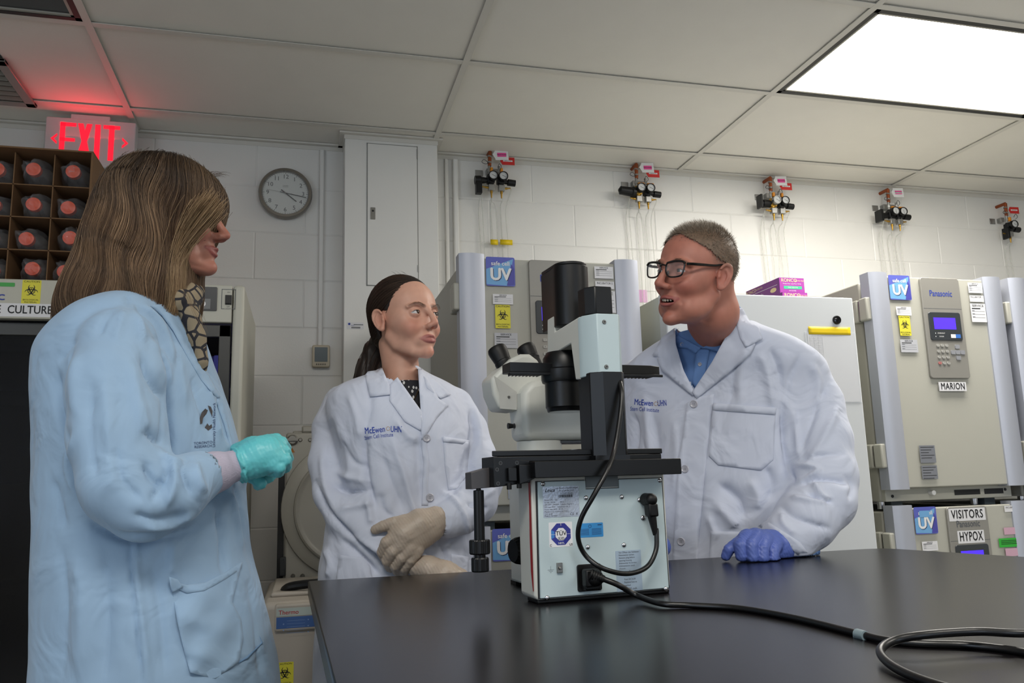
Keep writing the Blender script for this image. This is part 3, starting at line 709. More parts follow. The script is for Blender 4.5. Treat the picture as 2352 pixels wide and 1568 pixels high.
# ---- gas regulators
COPPER = mat('copper', '9a5232', .4, metal=.7); BRASS = mat('brass', 'b08a3c', .35, metal=.85); NICKEL = mat('nickel', '9a9a98', .35, metal=.8)
ORANGE = mat('orange_lever', 'd98a1c', .45); REDT = mat('red_tag', 'c8221e', .5); PINKT = mat('pink_label', 'e8559c', .5)
HOSE = mat('clear_hose', 'cfd0c8', .3, alpha=.30)
def regulator(px, py, style, label):
    c = onY(px, py, WY-.06); x, z = c[0], c[2]; Y0 = WY-.06
    t = thing('gas_regulator', label, 'gas regulator', (x, WY, z), group='gas regulators high on the back wall')
    P = lambda a, b, c_=0: np.array([x+a, Y0-c_, z+b])
    f_ = Fr((x, Y0, z), (1, 0, 0), (0, 0, 1))
    two = style != 4
    s2 = .0465
    mb = MB(); mb.cyl(P(-.006, .058), P(-.002, .128), .0085, seg=14, mi=0); mb.cyl(P(-.006, .072), P(-.0055, .079), .0105, mi=1); mb.cyl(P(-.006, .100), P(-.004, .106), .0105, mi=1)
    mb.cyl(P(-.002, .128), np.array([x-.002, WY, z+.128]), .0085, seg=12)
    mb.build('supply_pipe', [COPPER, NICKEL], t)
    mb = MB(); mb.box(x-.012, x+(s2 if two else 0)+.01, WY-.03, WY-.0005, z+.035, z+.06); mb.box(x-.06, x-.025, WY-.004, WY-.0005, z+.03, z+.06); mb.build('wall_bracket', NICKEL, t, bevel=.001)
    for k in range(2 if two else 1):
        a = k*s2
        mb = MB(); mb.cyl(P(a-.008, .015), P(a-.008, .06), .0065, mi=0); mb.cyl(P(a-.008, .03), P(a-.008, .042), .009, seg=6, mi=0); mb.build('inlet_valve', [NICKEL], t)
        mb = MB(); mb.box(x+a-.006, x+a+.006, Y0-.018, Y0-.004, z+.026, z+.048) if style in (0, 2, 4) else mb.box(x+a-.004, x+a+.028, Y0-.018, Y0-.004, z+.026, z+.034); mb.build('lever', ORANGE, t, bevel=.003)
        mb = MB(); mb.box(x+a-.020, x+a+.014, Y0-.016, Y0+.016, z-.024, z+.014); mb.cyl(P(a-.003, -.03), P(a-.003, .02), .014, mi=0); mb.build('regulator_body', BRASS if (style in (1, 2) and k == 0) else BLACKP, t, bevel=.003)
        # gauge facing the room
        g0 = P(a+.004, .003, .016); R_ = .0215
        mb = MB(); mb.lathe([(0, R_*.8), (.1, R_), (.9, R_), (1, R_*.93), (1, R_*.82), (.85, R_*.8)], g0, g0+np.array([-.002, -.024, 0]), 28, 0, False); mb.build('gauge_case', NICKEL if (style == 2 and k == 0) else BLACKP, t)
        gf = Fr(g0+np.array([-.0018, -.0205, 0]), (1, 0, 0), (0, 0, 1)); mb = MB(); mb.disc(gf, 0, 0, R_*.83, 0, 0, 24)
        for q in range(11): an = math.radians(225-27*q); mb.rect(Fr(gf(0, 0, .0002), gf.x*math.cos(an)+gf.y*math.sin(an), -gf.x*math.sin(an)+gf.y*math.cos(an), gf.n), R_*.6, R_*.75, -.0004, .0004, 0, 1)
        an = math.radians(-25-60*(style == 3)); mb.rect(Fr(gf(0, 0, .0004), gf.x*math.cos(an)+gf.y*math.sin(an), -gf.x*math.sin(an)+gf.y*math.cos(an), gf.n), -R_*.3, R_*.65, -.0009, .0009, 0, 1)
        mb.build('gauge_face', [mat('gauge_white', 'c4c6c6', .3), INK], t, smooth=False)
        # outlet
        mb = MB(); mb.box(x+a-.014, x+a+.014, Y0-.012, Y0+.012, z-.058, z-.03); mb.build('outlet_block', NICKEL, t, bevel=.002)
        sd = -1 if k == 0 else 1
        mb = MB(); mb.lathe([(0, .006), (.3, .006), (.35, .0045), (1, .003)], P(a, -.058), P(a, -.09), 12); mb.build('hose_barb', BRASS, t)
        mb = MB(); mb.lathe([(0, .005), (.5, .005), (.55, .0035), (1, .003)], P(a+sd*.013, -.044), P(a+sd*.042, -.040), 12); mb.build('hose_barb', BRASS, t)
    a = s2 if two else 0
    mb = MB(); mb.lathe([(0, .010), (.3, .010), (.35, .0155), (1, .015)], P(a+.012, -.012), P(a+.065, -.016), 20); mb.build('adjusting_knob', BLACKP, t)
    mb = MB()
    if style in (0,):
        mb.lathe([(0, .012), (.5, .016), (.55, .021), (1, .020)], P(-.018, -.01), P(-.075, -.012), 22); mb.box(x-.072, x-.045, Y0-.015, Y0+.015, z-.075, z-.015)
    elif style == 1:
        mb.lathe([(0, .026), (.2, .027), (.25, .022), (.9, .020), (.93, .014), (1, .006)], P(-.016, -.012), P(-.10, -.004), 24)
    elif style == 2:
        mb.lathe([(0, .018), (.7, .021), (.75, .017), (1, .015)], P(-.016, -.008), P(-.075, -.010), 24); mb.box(x-.082, x-.072, Y0-.03, Y0+.015, z-.035, z+.03)
    else:
        mb.lathe([(0, .014), (1, .018)], P(-.016, -.01), P(-.068, -.02), 20); mb.box(x-.082, x-.066, Y0-.028, Y0+.02, z-.05, z+.01)
    if style != 4: mb.build('control_knob', BLACKP, t, bevel=.001)
    else:
        mb = MB(); mb.box(x-.03, x-.016, Y0-.02, Y0+.02, z-.07, z-.01); mb.build('end_bracket', BLACKP, t, bevel=.002)
    # tags
    if two:
        g_ = Fr(P(.006, .108, .012), np.array([.995, 0, .06])/np.linalg.norm([.995, 0, .06]), (-.06, 0, .998))
        mb = MB(); mb.prism([(0, .002), (.012, .018), (.012, .024), (.074, .024), (.074, -.024), (.012, -.024), (.012, -.018)][::-1], g_, 0, .0015, 0); mb.rect(g_, .022, .064, -.009, .010, .002, 1)
        if style == 3: mb.rect(g_, .022, .064, -.004, .003, .0023, 0)
        mb.text(g_, 'MEDIA HAZARD', .043, .0005, .006, .0026, 2, bold=.01); mb.build('white_tag', [WHT, PINKT, INK], t, smooth=False)
    if style != 3:
        g_ = Fr(P((.042 if two else .006), (.085 if two else .09), .006), (.998, 0, .02), (-.02, 0, .998))
        mb = MB(); mb.prism([(0, 0), (.01, -.018), (.068, -.018), (.068, .018), (.01, .018)], g_, 0, .0015, 0); mb.rect(g_, .014, .058, -.003, .004, .0019, 1); mb.text(g_, 'MEDICAL AIR', .036, .0005, .005, .0022, 2)
        mb.build('red_tag', [REDT, WHT, INK], t, smooth=False)
    mb = MB(); rnd = random.Random(style)
    mb.tube([P(-.012, .07, .01), P(-.035, .08, .02), P(-.045, .068, .018), P(-.03, .06, .02), P(-.012, .066, .015)], .0012, 6, smooth=5); mb.build('tag_wire', mat('dark_wire', '3b3b3e', .4, metal=.6), t); mb = MB(); mb.tube([P(.03, .05, .01), P(.035, .065, .02), P(.045, .05, .02), P(.038, .038, .012)], .0012, 6, smooth=5)
    mb.build('tag_wire', mat('dark_wire', '3b3b3e', .4, metal=.6), t)
    # hoses
    ends = [(-.055, 0), (-.04, 1), (-.0, 2), (.022, 3), (.046, 2), (.07, 1)] if two else [(-.01, 1), (.03, 2)]
    for k, (dx, m_) in enumerate(ends):
        y_ = WY-.012-.008*(m_ % 2)
        st = P(0 if dx < .03 else s2, -.08) if m_ > 1 else P(-.042 if dx < 0 else s2+.042, -.042)
        if not two: st = P(0, -.08)
        pts = [st, st+np.array([dx*.05, .01, -.02 if m_ > 1 else -.008]), np.array([x+dx+.005, y_, z-.13]), np.array([x+dx+.01, y_, z-.3]), np.array([x+dx+.008+rnd.uniform(-.01, .01), y_, z-.55]), np.array([x+dx, y_, z-.9])]
        mb = MB(); mb.tube(pts, .0027, 7, smooth=6); mb.build('hose', HOSE, t)
regulator(1128, 410, 0, 'gas regulator nearest the column, first of the row on the wall')
regulator(1466, 437, 1, 'gas regulator with a long black knob and brass body, above the man and microscope')
regulator(1775, 465, 2, 'gas regulator with a larger silver-rimmed gauge, above the purple boxes')
regulator(2046, 490, 3, 'gas regulator with only a white tag, above the MARION incubator')
regulator(2317, 520, 4, 'gas regulator with a single gauge and red tag at the right edge')

# ---- glass-door refrigerator at left
FY = 2.40; fx0, fx1, fz = -1.14, -.165, 1.696
FRC = mat('fridge_cream', 'b5b3a6', .42); DKF = mat('fridge_dark_frame', '3a3a38', .35)
t = thing('glass_refrigerator', 'cream refrigerator with dark glass doors labelled culture media, behind the left woman', 'refrigerator', ((fx0+fx1)/2, 2.7, 0))
mb = MB(); yb = 2.98
mb.box(fx0, fx0+.03, FY+.02, yb, .06, fz); mb.box(fx1-.032, fx1, FY, yb, .06, fz); mb.box(fx0+.03, fx1-.032, yb-.04, yb, .06, fz-.003); mb.box(fx0+.03, fx1-.032, FY+.02, yb-.04, .06, .14); mb.box(fx0+.03, fx1-.032, FY+.03, yb-.04, 1.60, fz-.003)
mb.build('cabinet', FRC, t, bevel=.010, segs=4)
mb = MB(); mb.box(fx0+.03, fx1-.034, FY, FY+.03, 1.585, fz-.002); mb.build('header_panel', FRC, t, bevel=.003)
f = Fr((0, FY, 0), (1, 0, 0), (0, 0, 1))
mb = MB(); mb.rrect(f, -.345, -.240, 1.618, 1.687, .003, .004, 0, 0); mb.rrect(f, -.300, -.257, 1.6225, 1.652, .001, .0048, 2, .003)
mb.text(f, '4', -.288, 1.668, .026, .0046, 1, bold=.008); mb.disc(f, -.279, 1.637, .0095, .0056, 3, 16); mb.disc(f, -.279, 1.637, .004, .0062, 2, 10)
mb.build('control_panel', [mat('panel_dark', '25282d', .35), mat('green_digits', '8ad810', .4, emit='8ad810', estr=.8), mat('panel_mid', '6b6c6c', .4), CHROME], t)
mb = MB(); a, b = -.209, 1.652
for q in ((a-.019, a-.0175, b-.027, b+.03), (a+.0175, a+.019, b-.027, b+.03), (a-.019, a+.019, b+.029, b+.0305), (a-.019, a-.01, b-.028, b-.0265), (a+.01, a+.019, b-.028, b-.0265)): mb.rect(f, *q, .0006, 0)
mb.rrect(f, a-.009, a+.009, b-.015, b+.013, .001, .003, 1, 0); mb.rrect(f, a-.0075, a+.0075, b-.012, b+.002, .001, .006, 1, 0); mb.text(f, 'LIGHT', a, b-.027, .006, .0008, 0); mb.text(f, 'ON', a, b+.021, .005, .0008, 0); mb.text(f, 'OFF', a, b-.021, .005, .0008, 0)
mb.build('light_switch', [GREYINK, BLACKP], t)
mb = MB(); mb.rect(f, -1.02, -.60, 1.590, 1.6265, .0008, 0); [mb.text(f, t_, x_, 1.6085, .031, .0012, 1, bold=.016, fit=w__) for t_, x_, w__ in (('TISSUE', -.828, .085), ('CULTURE', -.716, .108), ('MEDIA', -.611, .078))]
mb.build('name_label', [PAPER, INK], t, smooth=False)
bio_sticker(f, -.716, 1.659, .046, .066, t)
mb = MB(); mb.text(f, 'Panasonic', -.872, 1.645, .034, .0006, 0, bold=.010, fit=.185); mb.build('brand_lettering', BLUEINK, t, smooth=False)
mb = MB(); mb.rrect(f, -.85, -.757, 1.672, 1.683, .002, .0008, 0); mb.build('green_tape', mat('green_tape', '3f9c45', .5), t, smooth=False)
for (a0, a1) in ((fx0+.035, -.63), (-.66, fx1-.036)):
    y_ = FY+.012 if a0 > -1 else FY+.03
    g_ = Fr((0, y_, 0), (1, 0, 0), (0, 0, 1)); mb = MB()
    for q in ((a0, a0+.03, .15, 1.58), (a1-.032, a1, .15, 1.58), (a0, a1, .15, .2), (a0, a1, 1.545, 1.58)): mb.prism([(q[0], q[2]), (q[1], q[2]), (q[1], q[3]), (q[0], q[3])], g_, -.016, 0)
    d = mb.build('sliding_door', DKF, t, bevel=.002)
    mb = MB(); mb.prism([(a0+.028, .195), (a1-.03, .195), (a1-.03, 1.55), (a0+.028, 1.55)], g_, -.010, -.006); mb.build('glass', mat('dark_glass', '55566a', .12, trans=1, ior=1.35), d)
mb = MB(); mb.box(fx0+.03, fx1-.032, yb-.05, yb-.042, .14, 1.58); mb.build('liner', mat('fridge_liner', '15161c', .5), t)
for z in (.5, .85, 1.15, 1.40):
    mb = MB(); mb.box(fx0+.04, fx1-.04, FY+.09, yb-.06, z, z+.008)
    mb.build('shelf', mat('shelf_dark', '2a2b32', .4), t)
mb = MB(); mb.cyl((fx1-.075, FY+.075, .3), (fx1-.075, FY+.075, 1.5), .010); mb.build('lamp_tube', mat('cold_tube', 'cfd0ff', .3, emit='8f90e0', estr=.9), t)
mb = MB(); mb.box(-.31, -.245, FY+.08, FY+.25, 1.10, 1.50); mb.build('violet_glow_box', mat('violet_glow', '9a9cc8', .5, emit='8c8ad0', estr=.25), t, bevel=.002)  # added box with its own glow for the bluish light behind the glass

# ---- cardboard box of bagged bottles on the refrigerator
CARD = mat('cardboard', '6f5235', .8, bump=.1, bscale=80, var=.06); bx1 = -.596; by0, by1 = 2.45, 2.78; bz0 = fz+.001; bz1 = 2.092; bx0 = bx1-.42
t = thing('cardboard_box', 'open cardboard box full of bagged bottles standing on the refrigerator', 'cardboard box', ((bx0+bx1)/2, by0+.15, bz0))
mb = MB()
for q in ((bx0, bx1, bz0, bz0+.005), (bx0, bx1, bz1-.005, bz1)): mb.box(q[0], q[1], by0, by1, q[2], q[3])
mb.box(bx0, bx0+.005, by0, by1, bz0+.005, bz1-.005); mb.box(bx1-.006, bx1, by0, by1, bz0+.005, bz1-.005); mb.box(bx0+.005, bx1-.006, by1-.005, by1, bz0+.005, bz1-.005)
mb.build('carton', CARD, t, bevel=.001)
NC, NR = 4, 4; cw = (bx1-bx0-.011)/NC; ch = (bz1-bz0-.01)/NR
mb = MB()
for k in range(1, NR): mb.box(bx0+.006, bx1-.007, by0+.03, by1-.008, bz0+.005+k*ch-.0015, bz0+.005+k*ch+.0015)
for k in range(1, NC): mb.box(bx0+.005+k*cw-.0015, bx0+.005+k*cw+.0015, by0+.03, by1-.008, bz0+.006, bz1-.006)
mb.build('divider', CARD, t)
mb = MB(); g_ = Fr((bx1, by1, bz0), (0, -1, 0), (0, 0, 1), (1, 0, 0)); mb.rect(g_, .17, .28, .19, .30, .0008); mb.build('side_label', PAPER, t, smooth=False)
OCAP = mat('orange_cap', 'dc4a16', .35); BAG = mat('plastic_bag', 'dfe2ea', .05, alpha=.15, spec=1, bump=1, bscale=22, bdist=.004); BOT = mat('clear_bottle', 'b9b4b0', .12, alpha=.45)
def bag_mesh(c, r, L, seed):
    rnd = np.random.RandomState(seed); n, m_ = 30, 22; ph = rnd.rand(6)*6.28; V = []
    for i in range(m_+1):
        s_ = i/m_
        for k in range(n):
            q = 2*PI*k/n; rr = r*(.25+.85*min(1, s_*2.4)**.6)
            rr *= 1+.14*abs(math.sin(q*3.5+ph[0]+s_*5))+.1*abs(math.sin(q*6+ph[1]-s_*9))-.12
            sq = 1/max(abs(math.cos(q)), abs(math.sin(q)))**.45; rr = min(rr*sq, r*1.12)
            y = c[1]-.012*math.sin(q*4+ph[2])-.006*abs(math.sin(q*7+ph[3]))+s_*L-(.012 if s_ < .15 else 0)
            V.append((c[0]+rr*math.cos(q), y, c[2]+rr*math.sin(q)))
    F = [(i*n+k, (i+1)*n+k, (i+1)*n+(k+1) % n, i*n+(k+1) % n) for i in range(m_) for k in range(n)]
    F.append([k for k in range(n)]); return V, F
caps = {(0, 0): (-10, 385), (1, 0): (74, 385), (2, 0): (165, 390), (0, 1): (-20, 470), (1, 1): (76, 468), (2, 1): (154, 486), (0, 2): (-25, 545), (1, 2): (57, 547), (2, 2): (160, 545), (0, 3): (-15, 620), (1, 3): (72, 615), (2, 3): (146, 622)}
rn = random.Random(5)
colnm = ['left', 'second', 'third', 'right']; rownm = ['top', 'second', 'third', 'bottom']
for r_ in range(NR):
    for c_ in range(NC):
        cx_ = bx0+.005+(c_+.5)*cw; cz_ = bz1-.005-(r_+.5)*ch
        if c_ >= 2: p = onY(*{2: caps[(1, r_)], 3: caps[(2, r_)]}[c_], by0+.03); px_, pz_ = p[0], p[2]
        elif c_ == 1: p = onY(*caps[(0, r_)], by0+.03); px_, pz_ = p[0], p[2]
        else: px_, pz_ = cx_, cz_
        px_ = min(max(px_, cx_-.012), cx_+.012); pz_ = min(max(pz_, cz_-.012), cz_+.012)
        t = thing('bagged_bottle', 'orange-capped bottle in a clear bag, %s row, %s column of the box' % (rownm[r_], colnm[c_]), 'bottle', (px_, by0+.1, pz_-.03), group='bagged bottles in the cardboard box')
        y0 = by0+.036+rn.uniform(-.006, .006)
        mb = MB(); mb.lathe([(0, .0175), (.04, .0195), (1, .0195)], (px_, y0, pz_), (px_, y0+.018, pz_), 24)
        fc = Fr((px_, y0-.0004, pz_), (1, 0, 0), (0, 0, 1)); mb.disc(fc, 0, 0, .014, .0004, 0, 20, .0125); mb.build('cap', OCAP, t, ang=30)
        mb = MB(); mb.lathe([(0, .017), (.12, .017), (.3, .035), (1, .036)], (px_, y0+.018, pz_), (px_, y0+.2, pz_), 20); mb.build('bottle', BOT, t)
        mb = MB(); V, F = bag_mesh((px_, y0-.008, pz_), .041, .20, r_*7+c_); V = [(min(max(v[0], cx_-cw/2+.003), cx_+cw/2-.003) if v[1] > by0+.02 else v[0], v[1], min(max(v[2], cz_-ch/2+.003), cz_+ch/2-.003) if v[1] > by0+.02 else v[2]) for v in V]
        mb.add(V, F); mb.build('plastic_bag', BAG, t, ang=25)

# ---- round-door steriliser and its trolley
AY = 2.80; STW = mat('steriliser_cream', 'a5a39b', .4, metal=.15)
t = thing('steriliser', 'cream steriliser with a large round door on the trolley behind the middle woman', 'steriliser', (.2, AY+.2, .78))
ax0, ax1, az0, az1 = -.05, .42, .785, 1.315
mb = MB(); mb.box(ax0+.02, ax1-.01, AY+.03, AY+.42, az0, az1-.012); mb.box(ax0+.05, ax1, AY+.012, AY+.05, az1-.02, az1+.004); mb.build('casing', STW, t, bevel=.006)
mb = MB(); mb.box(ax0, ax1, AY, AY+.03, az0+.01, az1-.02); mb.build('front_plate', STW, t, bevel=.008, segs=3)
cx_, cz_ = .165, 1.045; f = Fr((cx_, AY, cz_), (1, 0, 0), (0, 0, 1))
mb = MB(); mb.lathe([(0, .228), (.3, .226), (.5, .205), (.55, .188), (.9, .186), (1, .180), (.86, .172), (.8, .165), (.9, .05), (.9, .001)], f(0, 0, 0), f(0, 0, .04), 72, 0, True); d = mb.build('round_door', STW, t, ang=30)
for i, (px, py, r) in enumerate(((690, 1010, .0045), (712, 1010, .0045), (673, 1322, .005), (695, 1322, .005), (684, 1336, .004), (673, 1342, .004), (695, 1342, .004))):
    q = onY(px, py, AY); mb = MB(); mb.lathe([(0, r*1.4), (.5, r*1.4), (1, r)], q, q-np.array([0, .006, 0]), 14); mb.build('screw', STEEL, t)
q = onY(672, 1010, AY); mb = MB(); mb.lathe([(0, .018), (.6, .017), (.7, .014), (1, .013)], q, q-np.array([0, .014, 0]), 24); fq = Fr(q, (1, 0, 0), (0, 0, 1)); mb.box(q[0]-.017, q[0]+.017, AY-.022, AY-.012, q[2]-.004, q[2]+.004); mb.build('turn_knob', STEEL, t)
q = onY(671, 1034, AY); fq = Fr(q, (1, 0, 0), (0, 0, 1)); mb = MB(); mb.poly(fq, [(-.009, -.007), (.009, -.007), (0, .009)], .001); mb.build('warning_triangle', mat('orange_warning', 'a86818', .5), t)
mb = MB(); mb.box(ax0-.022, ax0-.002, AY+.01, AY+.03, .79, 1.24); mb.build('gap_shade', SHAD, t)  # dark strip standing in for the shaded gap beside the casing
q = onY(649, 1300, AY); mb = MB(); mb.box(q[0]-.010, q[0]+.010, AY-.018, AY-.001, q[2]-.03, q[2]+.03); mb.build('latch', mat('latch_dark', '2a2e30', .4), t, bevel=.003)
t = thing('trolley', 'dark metal trolley carrying the round-door steriliser', 'trolley', (.2, AY+.2, 0))
mb = MB(); mb.box(ax0-.03, ax1+.03, AY-.05, AY+.45, .755, .784); mb.build('top_shelf', SHAD, t, bevel=.004)
mb = MB(); mb.box(ax0-.03, ax1+.03, AY-.05, AY+.45, .2, .22); mb.build('lower_shelf', SHAD, t, bevel=.004)
for xx in (ax0-.02, ax1+.0):
    for yy in (AY-.04, AY+.42): mb = MB(); mb.box(xx, xx+.02, yy, yy+.02, .0, .756); mb.build('leg', STEEL, t)
# ---- floor standing centrifuge
t = thing('centrifuge', 'floor-standing beige centrifuge with blue keypad strip left of the table', 'centrifuge', (.13, 2.4, 0))
cy0 = 2.25; c0 = onY(600, 1385, cy0); ztop = c0[2]; cx0, cx1 = c0[0], c0[0]+.38
CB = mat('centrifuge_beige', 'a9a196', .45)
mb = MB(); mb.box(cx0, cx1, cy0, cy0+.5, .06, ztop); mb.build('body', CB, t, bevel=.018, segs=4)
q0, q1 = onY(632, 1385, cy0), onY(632, 1441, cy0)
f = Fr((q0[0], cy0, ztop), (1, 0, 0), (0, 0, 1)); hh = q0[2]-q1[2]
mb = MB(); mb.box(q0[0], cx1-.01, cy0-.012, cy0+.03, ztop-hh-.012, ztop-.004); mb.build('fascia', CB, t, bevel=.006)
fk = Fr((q0[0], cy0-.0125, ztop), (1, 0, 0), (0, 0, 1))
mb = MB(); mb.rect(fk, .004, .30, -hh-.004, -.036, .0006, 0); mb.rect(fk, .004, .30, -.034, -.014, .0006, 1)
mb.text(fk, 'Thermo', .034, -.025, .015, .001, 2, bold=.008); mb.text(fk, 'SCIENTIFIC', .14, -.025, .012, .001, 2)
for k in range(5): mb.rect(fk, .03, .075, -.046-.0075*k, -.0453-.0075*k, .001, 3); mb.disc(fk, .022 if k % 2 else .083, -.0455-.0075*k, .0018, .001, 3, 8)
mb.build('keypad', [mat('keypad_blue', '3d5d94', .4), mat('keypad_pale', 'a9b3ae', .45), REDINK, mat('keypad_line', '7a92bd', .5)], t, smooth=False)
fk = Fr((cx0, cy0, ztop), (1, 0, 0), (0, 0, 1)); q = onY(654, 1545, cy0)
bio_sticker(fk, q[0]-cx0, q[2]-ztop-.004, .043, .06, t); bio_sticker(fk, q[0]-cx0+.105, q[2]-ztop-.004, .043, .06, t)
mb = MB(); mb.tube([(cx0+.05, cy0+.17, ztop-.005), (cx0+.07, cy0+.13, ztop+.022), (cx0+.18, cy0+.11, ztop+.03), (cx0+.32, cy0+.12, ztop+.028), (cx0+.36, cy0+.17, ztop-.005)], .012, 10, smooth=6); mb.build('lid_handle', BLACKP, t)
mb = MB(); mb.box(cx0+.02, cx1-.02, cy0+.1, cy0+.46, ztop-.001, ztop+.012); mb.build('lid', CB, t, bevel=.006)
for xx in (cx0+.06, cx1-.06):
    for yy in (cy0+.06, cy0+.44): mb = MB(); mb.cyl((xx-.015, yy, .03), (xx+.015, yy, .03), .03); mb.build('castor', BLACKP, t)

# ---- laboratory table
TZ = CAMZ-.195
TM = mat('epoxy_worktop', '100e10', .25, bump=.05, bscale=700, coat=0, spec=.22, bdist=.0004)
t = thing('lab_table', 'dark matt laboratory table in the foreground under the microscope', 'table', (.8, 1.0, 0))
poly = [(.017, 1.800), (.04, .25), (2.1, .25), (1.95, .62), (1.535, 1.42), (1.50, 1.52), (1.455, 1.62), (1.40, 1.72), (1.37, 1.79), (1.33, 1.805)]
poly = [(.017, 1.800), (.046, .25), (1.9, .25), (1.66, .95), (1.517, 1.478), (1.46, 1.66), (1.432, 1.765), (1.41, 1.797), (1.37, 1.807)]
mb = MB(); mb.prism(poly[::-1] if False else poly, Fr((0, 0, 0), (1, 0, 0), (0, 1, 0)), TZ-.03, TZ); mb.build('tabletop', TM, t, bevel=.003)
mb = MB(); mb.box(.12, 1.3, .40, 1.70, .1, TZ-.0305); mb.build('base_cabinet', mat('cabinet_grey', '8b8c8a', .5), t, bevel=.004)
mb = MB(); mb.box(.15, 1.27, .43, 1.67, 0, .1); mb.build('plinth', SHAD, t)
# ================================================================ INVERTED MICROSCOPE
SA_ = math.atan2(.024, .237); SO_ = np.array([.366, 1.281, TZ])
SX_ = np.array([math.cos(SA_), math.sin(SA_), 0]); SY_ = np.array([-math.sin(SA_), math.cos(SA_), 0])
def sy(px, py, yl):       # local x,z of a photo point on the plane y=yl
    d = ray(px, py); t = ((SO_+SY_*yl-CAM)@SY_)/(d@SY_); p = CAM+d*t-SO_; return float(p@SX_), float(p[2])
def sx(px, py, xl):
    d = ray(px, py); t = ((SO_+SX_*xl-CAM)@SX_)/(d@SX_); p = CAM+d*t-SO_; return float(p@SY_), float(p[2])
T = thing('microscope', 'black and white inverted microscope seen from behind on the dark table', 'microscope', tuple(SO_), SA_)
SF = Fr(SO_, SX_, (0, 0, 1), -SY_)     # a: right, b: up, c: towards camera
SM = WM[T.name]
def L3(x, y, z): return SO_+SX_*x+SY_*y+np.array([0, 0, z])
LF = Fr(SO_, SX_, SY_, (0, 0, 1))      # a:x b:y c:z
SCW = mat('microscope_white', 'c3c4bd', .42, bump=.25, bscale=900, bdist=.0003); SCB = mat('microscope_pale_blue', 'b2c2c6', .5, bump=.3, bscale=1100, bdist=.0003)
SCK = mat('microscope_black', '050608', .38, spec=.35, bump=.2, bscale=1300, bdist=.0002); SCG = mat('microscope_grey', '4a4c4e', .45)
RUB = mat('rubber_black', '060607', .5, spec=.35); GLS = mat('lens_glass', '9aa0a8', .05, spec=1, metal=.6)
def cham(x0, x1, z0, z1, r): return [(x0+r, z0), (x1-r, z0), (x1, z0+r), (x1, z1-r), (x1-r, z1), (x0+r, z1), (x0, z1-r), (x0, z0+r)]
# base: wide rear housing and narrow body
mb = MB(); mb.prism(cham(-.006, .2415, .006, .205, .006), SF, -.062, -.003); mb.build('rear_housing', SCW, T, bevel=.003)
mb = MB(); mb.prism([(.048, .062), (.205, .062), (.195, .26), (.17, .30), (.075, .30), (.050, .26)], LF, .006, .205); mb.build('body', SCW, T, bevel=.005)
panel = [(.001, .008), (.2375, .008), (.2355, .192), (.1525, .192), (.1525, .1775), (.0895, .1775), (.0895, .192), (.003, .192)]
mb = MB(); mb.prism([(a*1.006-.0008, b) for a, b in panel], SF, -.003, -.0012, 0); mb.build('panel_seam', SHAD, T)
mb = MB(); mb.prism([(a*.985+.0018, b*.988+.001) for a, b in panel], SF, -.0025, .0015); pn = mb.build('rear_panel', SCB, T, bevel=.0012)
mb = MB(); mb.prism([(.091, .179), (.151, .179), (.151, .205), (.091, .205)], SF, -.0028, -.0008); mb.build('cable_slot', mat('slot_grey', '5d6466', .5), T)
mb = MB(); mb.prism([(0, 0), (.24, 0), (.24, .007), (0, .007)], SF, -.05, -.004); mb.build('foot_rail', RUB, T, bevel=.002)
mb = MB(); mb.prism([(.055, .25), (.085, .25), (.085, .28), (.055, .28)], LF, 0, .006); mb.build('foot', RUB, T)
mb = MB()
mb.add([L3(-.0068, y, z) for y, z in ((.003, .20), (.012, .20), (.011, .15), (.013, .10), (.012, .05), (.006, .02), (.003, .02))], [(0, 1, 2, 3, 4, 5, 6)][::-1])
mb.build('red_stripe', mat('microscope_red', '96141c', .45), T, smooth=False)
for a, b, r in ((.0134, .1872, .0036), (.2295, .1869, .0036), (.0142, .0095, .0036), (.2289, .0080, .0036), (.0893, .1624, .0037), (.1552, .1616, .0037), (.0886, .0835, .0037), (.1548, .0834, .0037), (.1935, .1257, .0042), (.1885, .1555, .0038)):
    mb = MB(); mb.lathe([(0, r*1.15), (.3, r*1.1), (.7, r*.8), (1, r*.3)], SF(a, b, .0014), SF(a, b, .0044), 16); mb.build('screw', CHROME, T)
SLB = mat('silver_sticker', 'a3abb8', .3, metal=.35, bump=.4, bscale=220); 
mb = MB(); mb.rrect(SF, .0125, .0765, .1335, .1825, .001, .0019, 0, .0014); mb.text(SF, 'Leica', .0245, .1765, .0085, .0021, 2, bold=.008, shear=.4)
for k, s_ in enumerate(('Leica Microsystems CMS GmbH', 'Ernst-Leitz-Str. 17-37', 'D-35578 Wetzlar')): mb.text(SF, s_, .0545, .1795-.0042*k, .0031, .0021, 1)
rn = random.Random(2); a = .040
while a < .064: w_ = rn.choice((.0004, .0008, .0012)); mb.rect(SF, a, a+w_, .1645, .1690, .0021, 2); a += w_+.0006
for k, s_ in enumerate(('Model: DMi1  230', 'Ser.No. 394396         2014', '100-240V~  50/60Hz  Pollution Degree 2', 'LED max. 30W    Installation Cat. II', 'Power max. 60W   30 VA', 'Manufactured: Product Nr. 11521', 'TÜV 20-80')): mb.text(SF, s_, .0145, .1610-.0037*k, .0031, .0021, 1, align='LEFT')
mb.text(SF, 'Made in Germany', .0145, .1360, .0031, .0021, 2, align='LEFT'); mb.text(SF, 'CE', .063, .1375, .0055, .0021, 2); mb.text(SF, 'X', .0715, .1375, .0055, .0021, 2)
mb.build('rating_plate', [SLB, GREYINK, INK], pn, smooth=False)
mb = MB(); mb.rrect(SF, .0210, .0622, .0865, .1255, .001, .0018, 0, .0014); c_ = (.0418, .1065)
def octo(r): return [(c_[0]+r*math.cos(PI/8+PI/4*k), c_[1]+r*math.sin(PI/8+PI/4*k)) for k in range(8)]
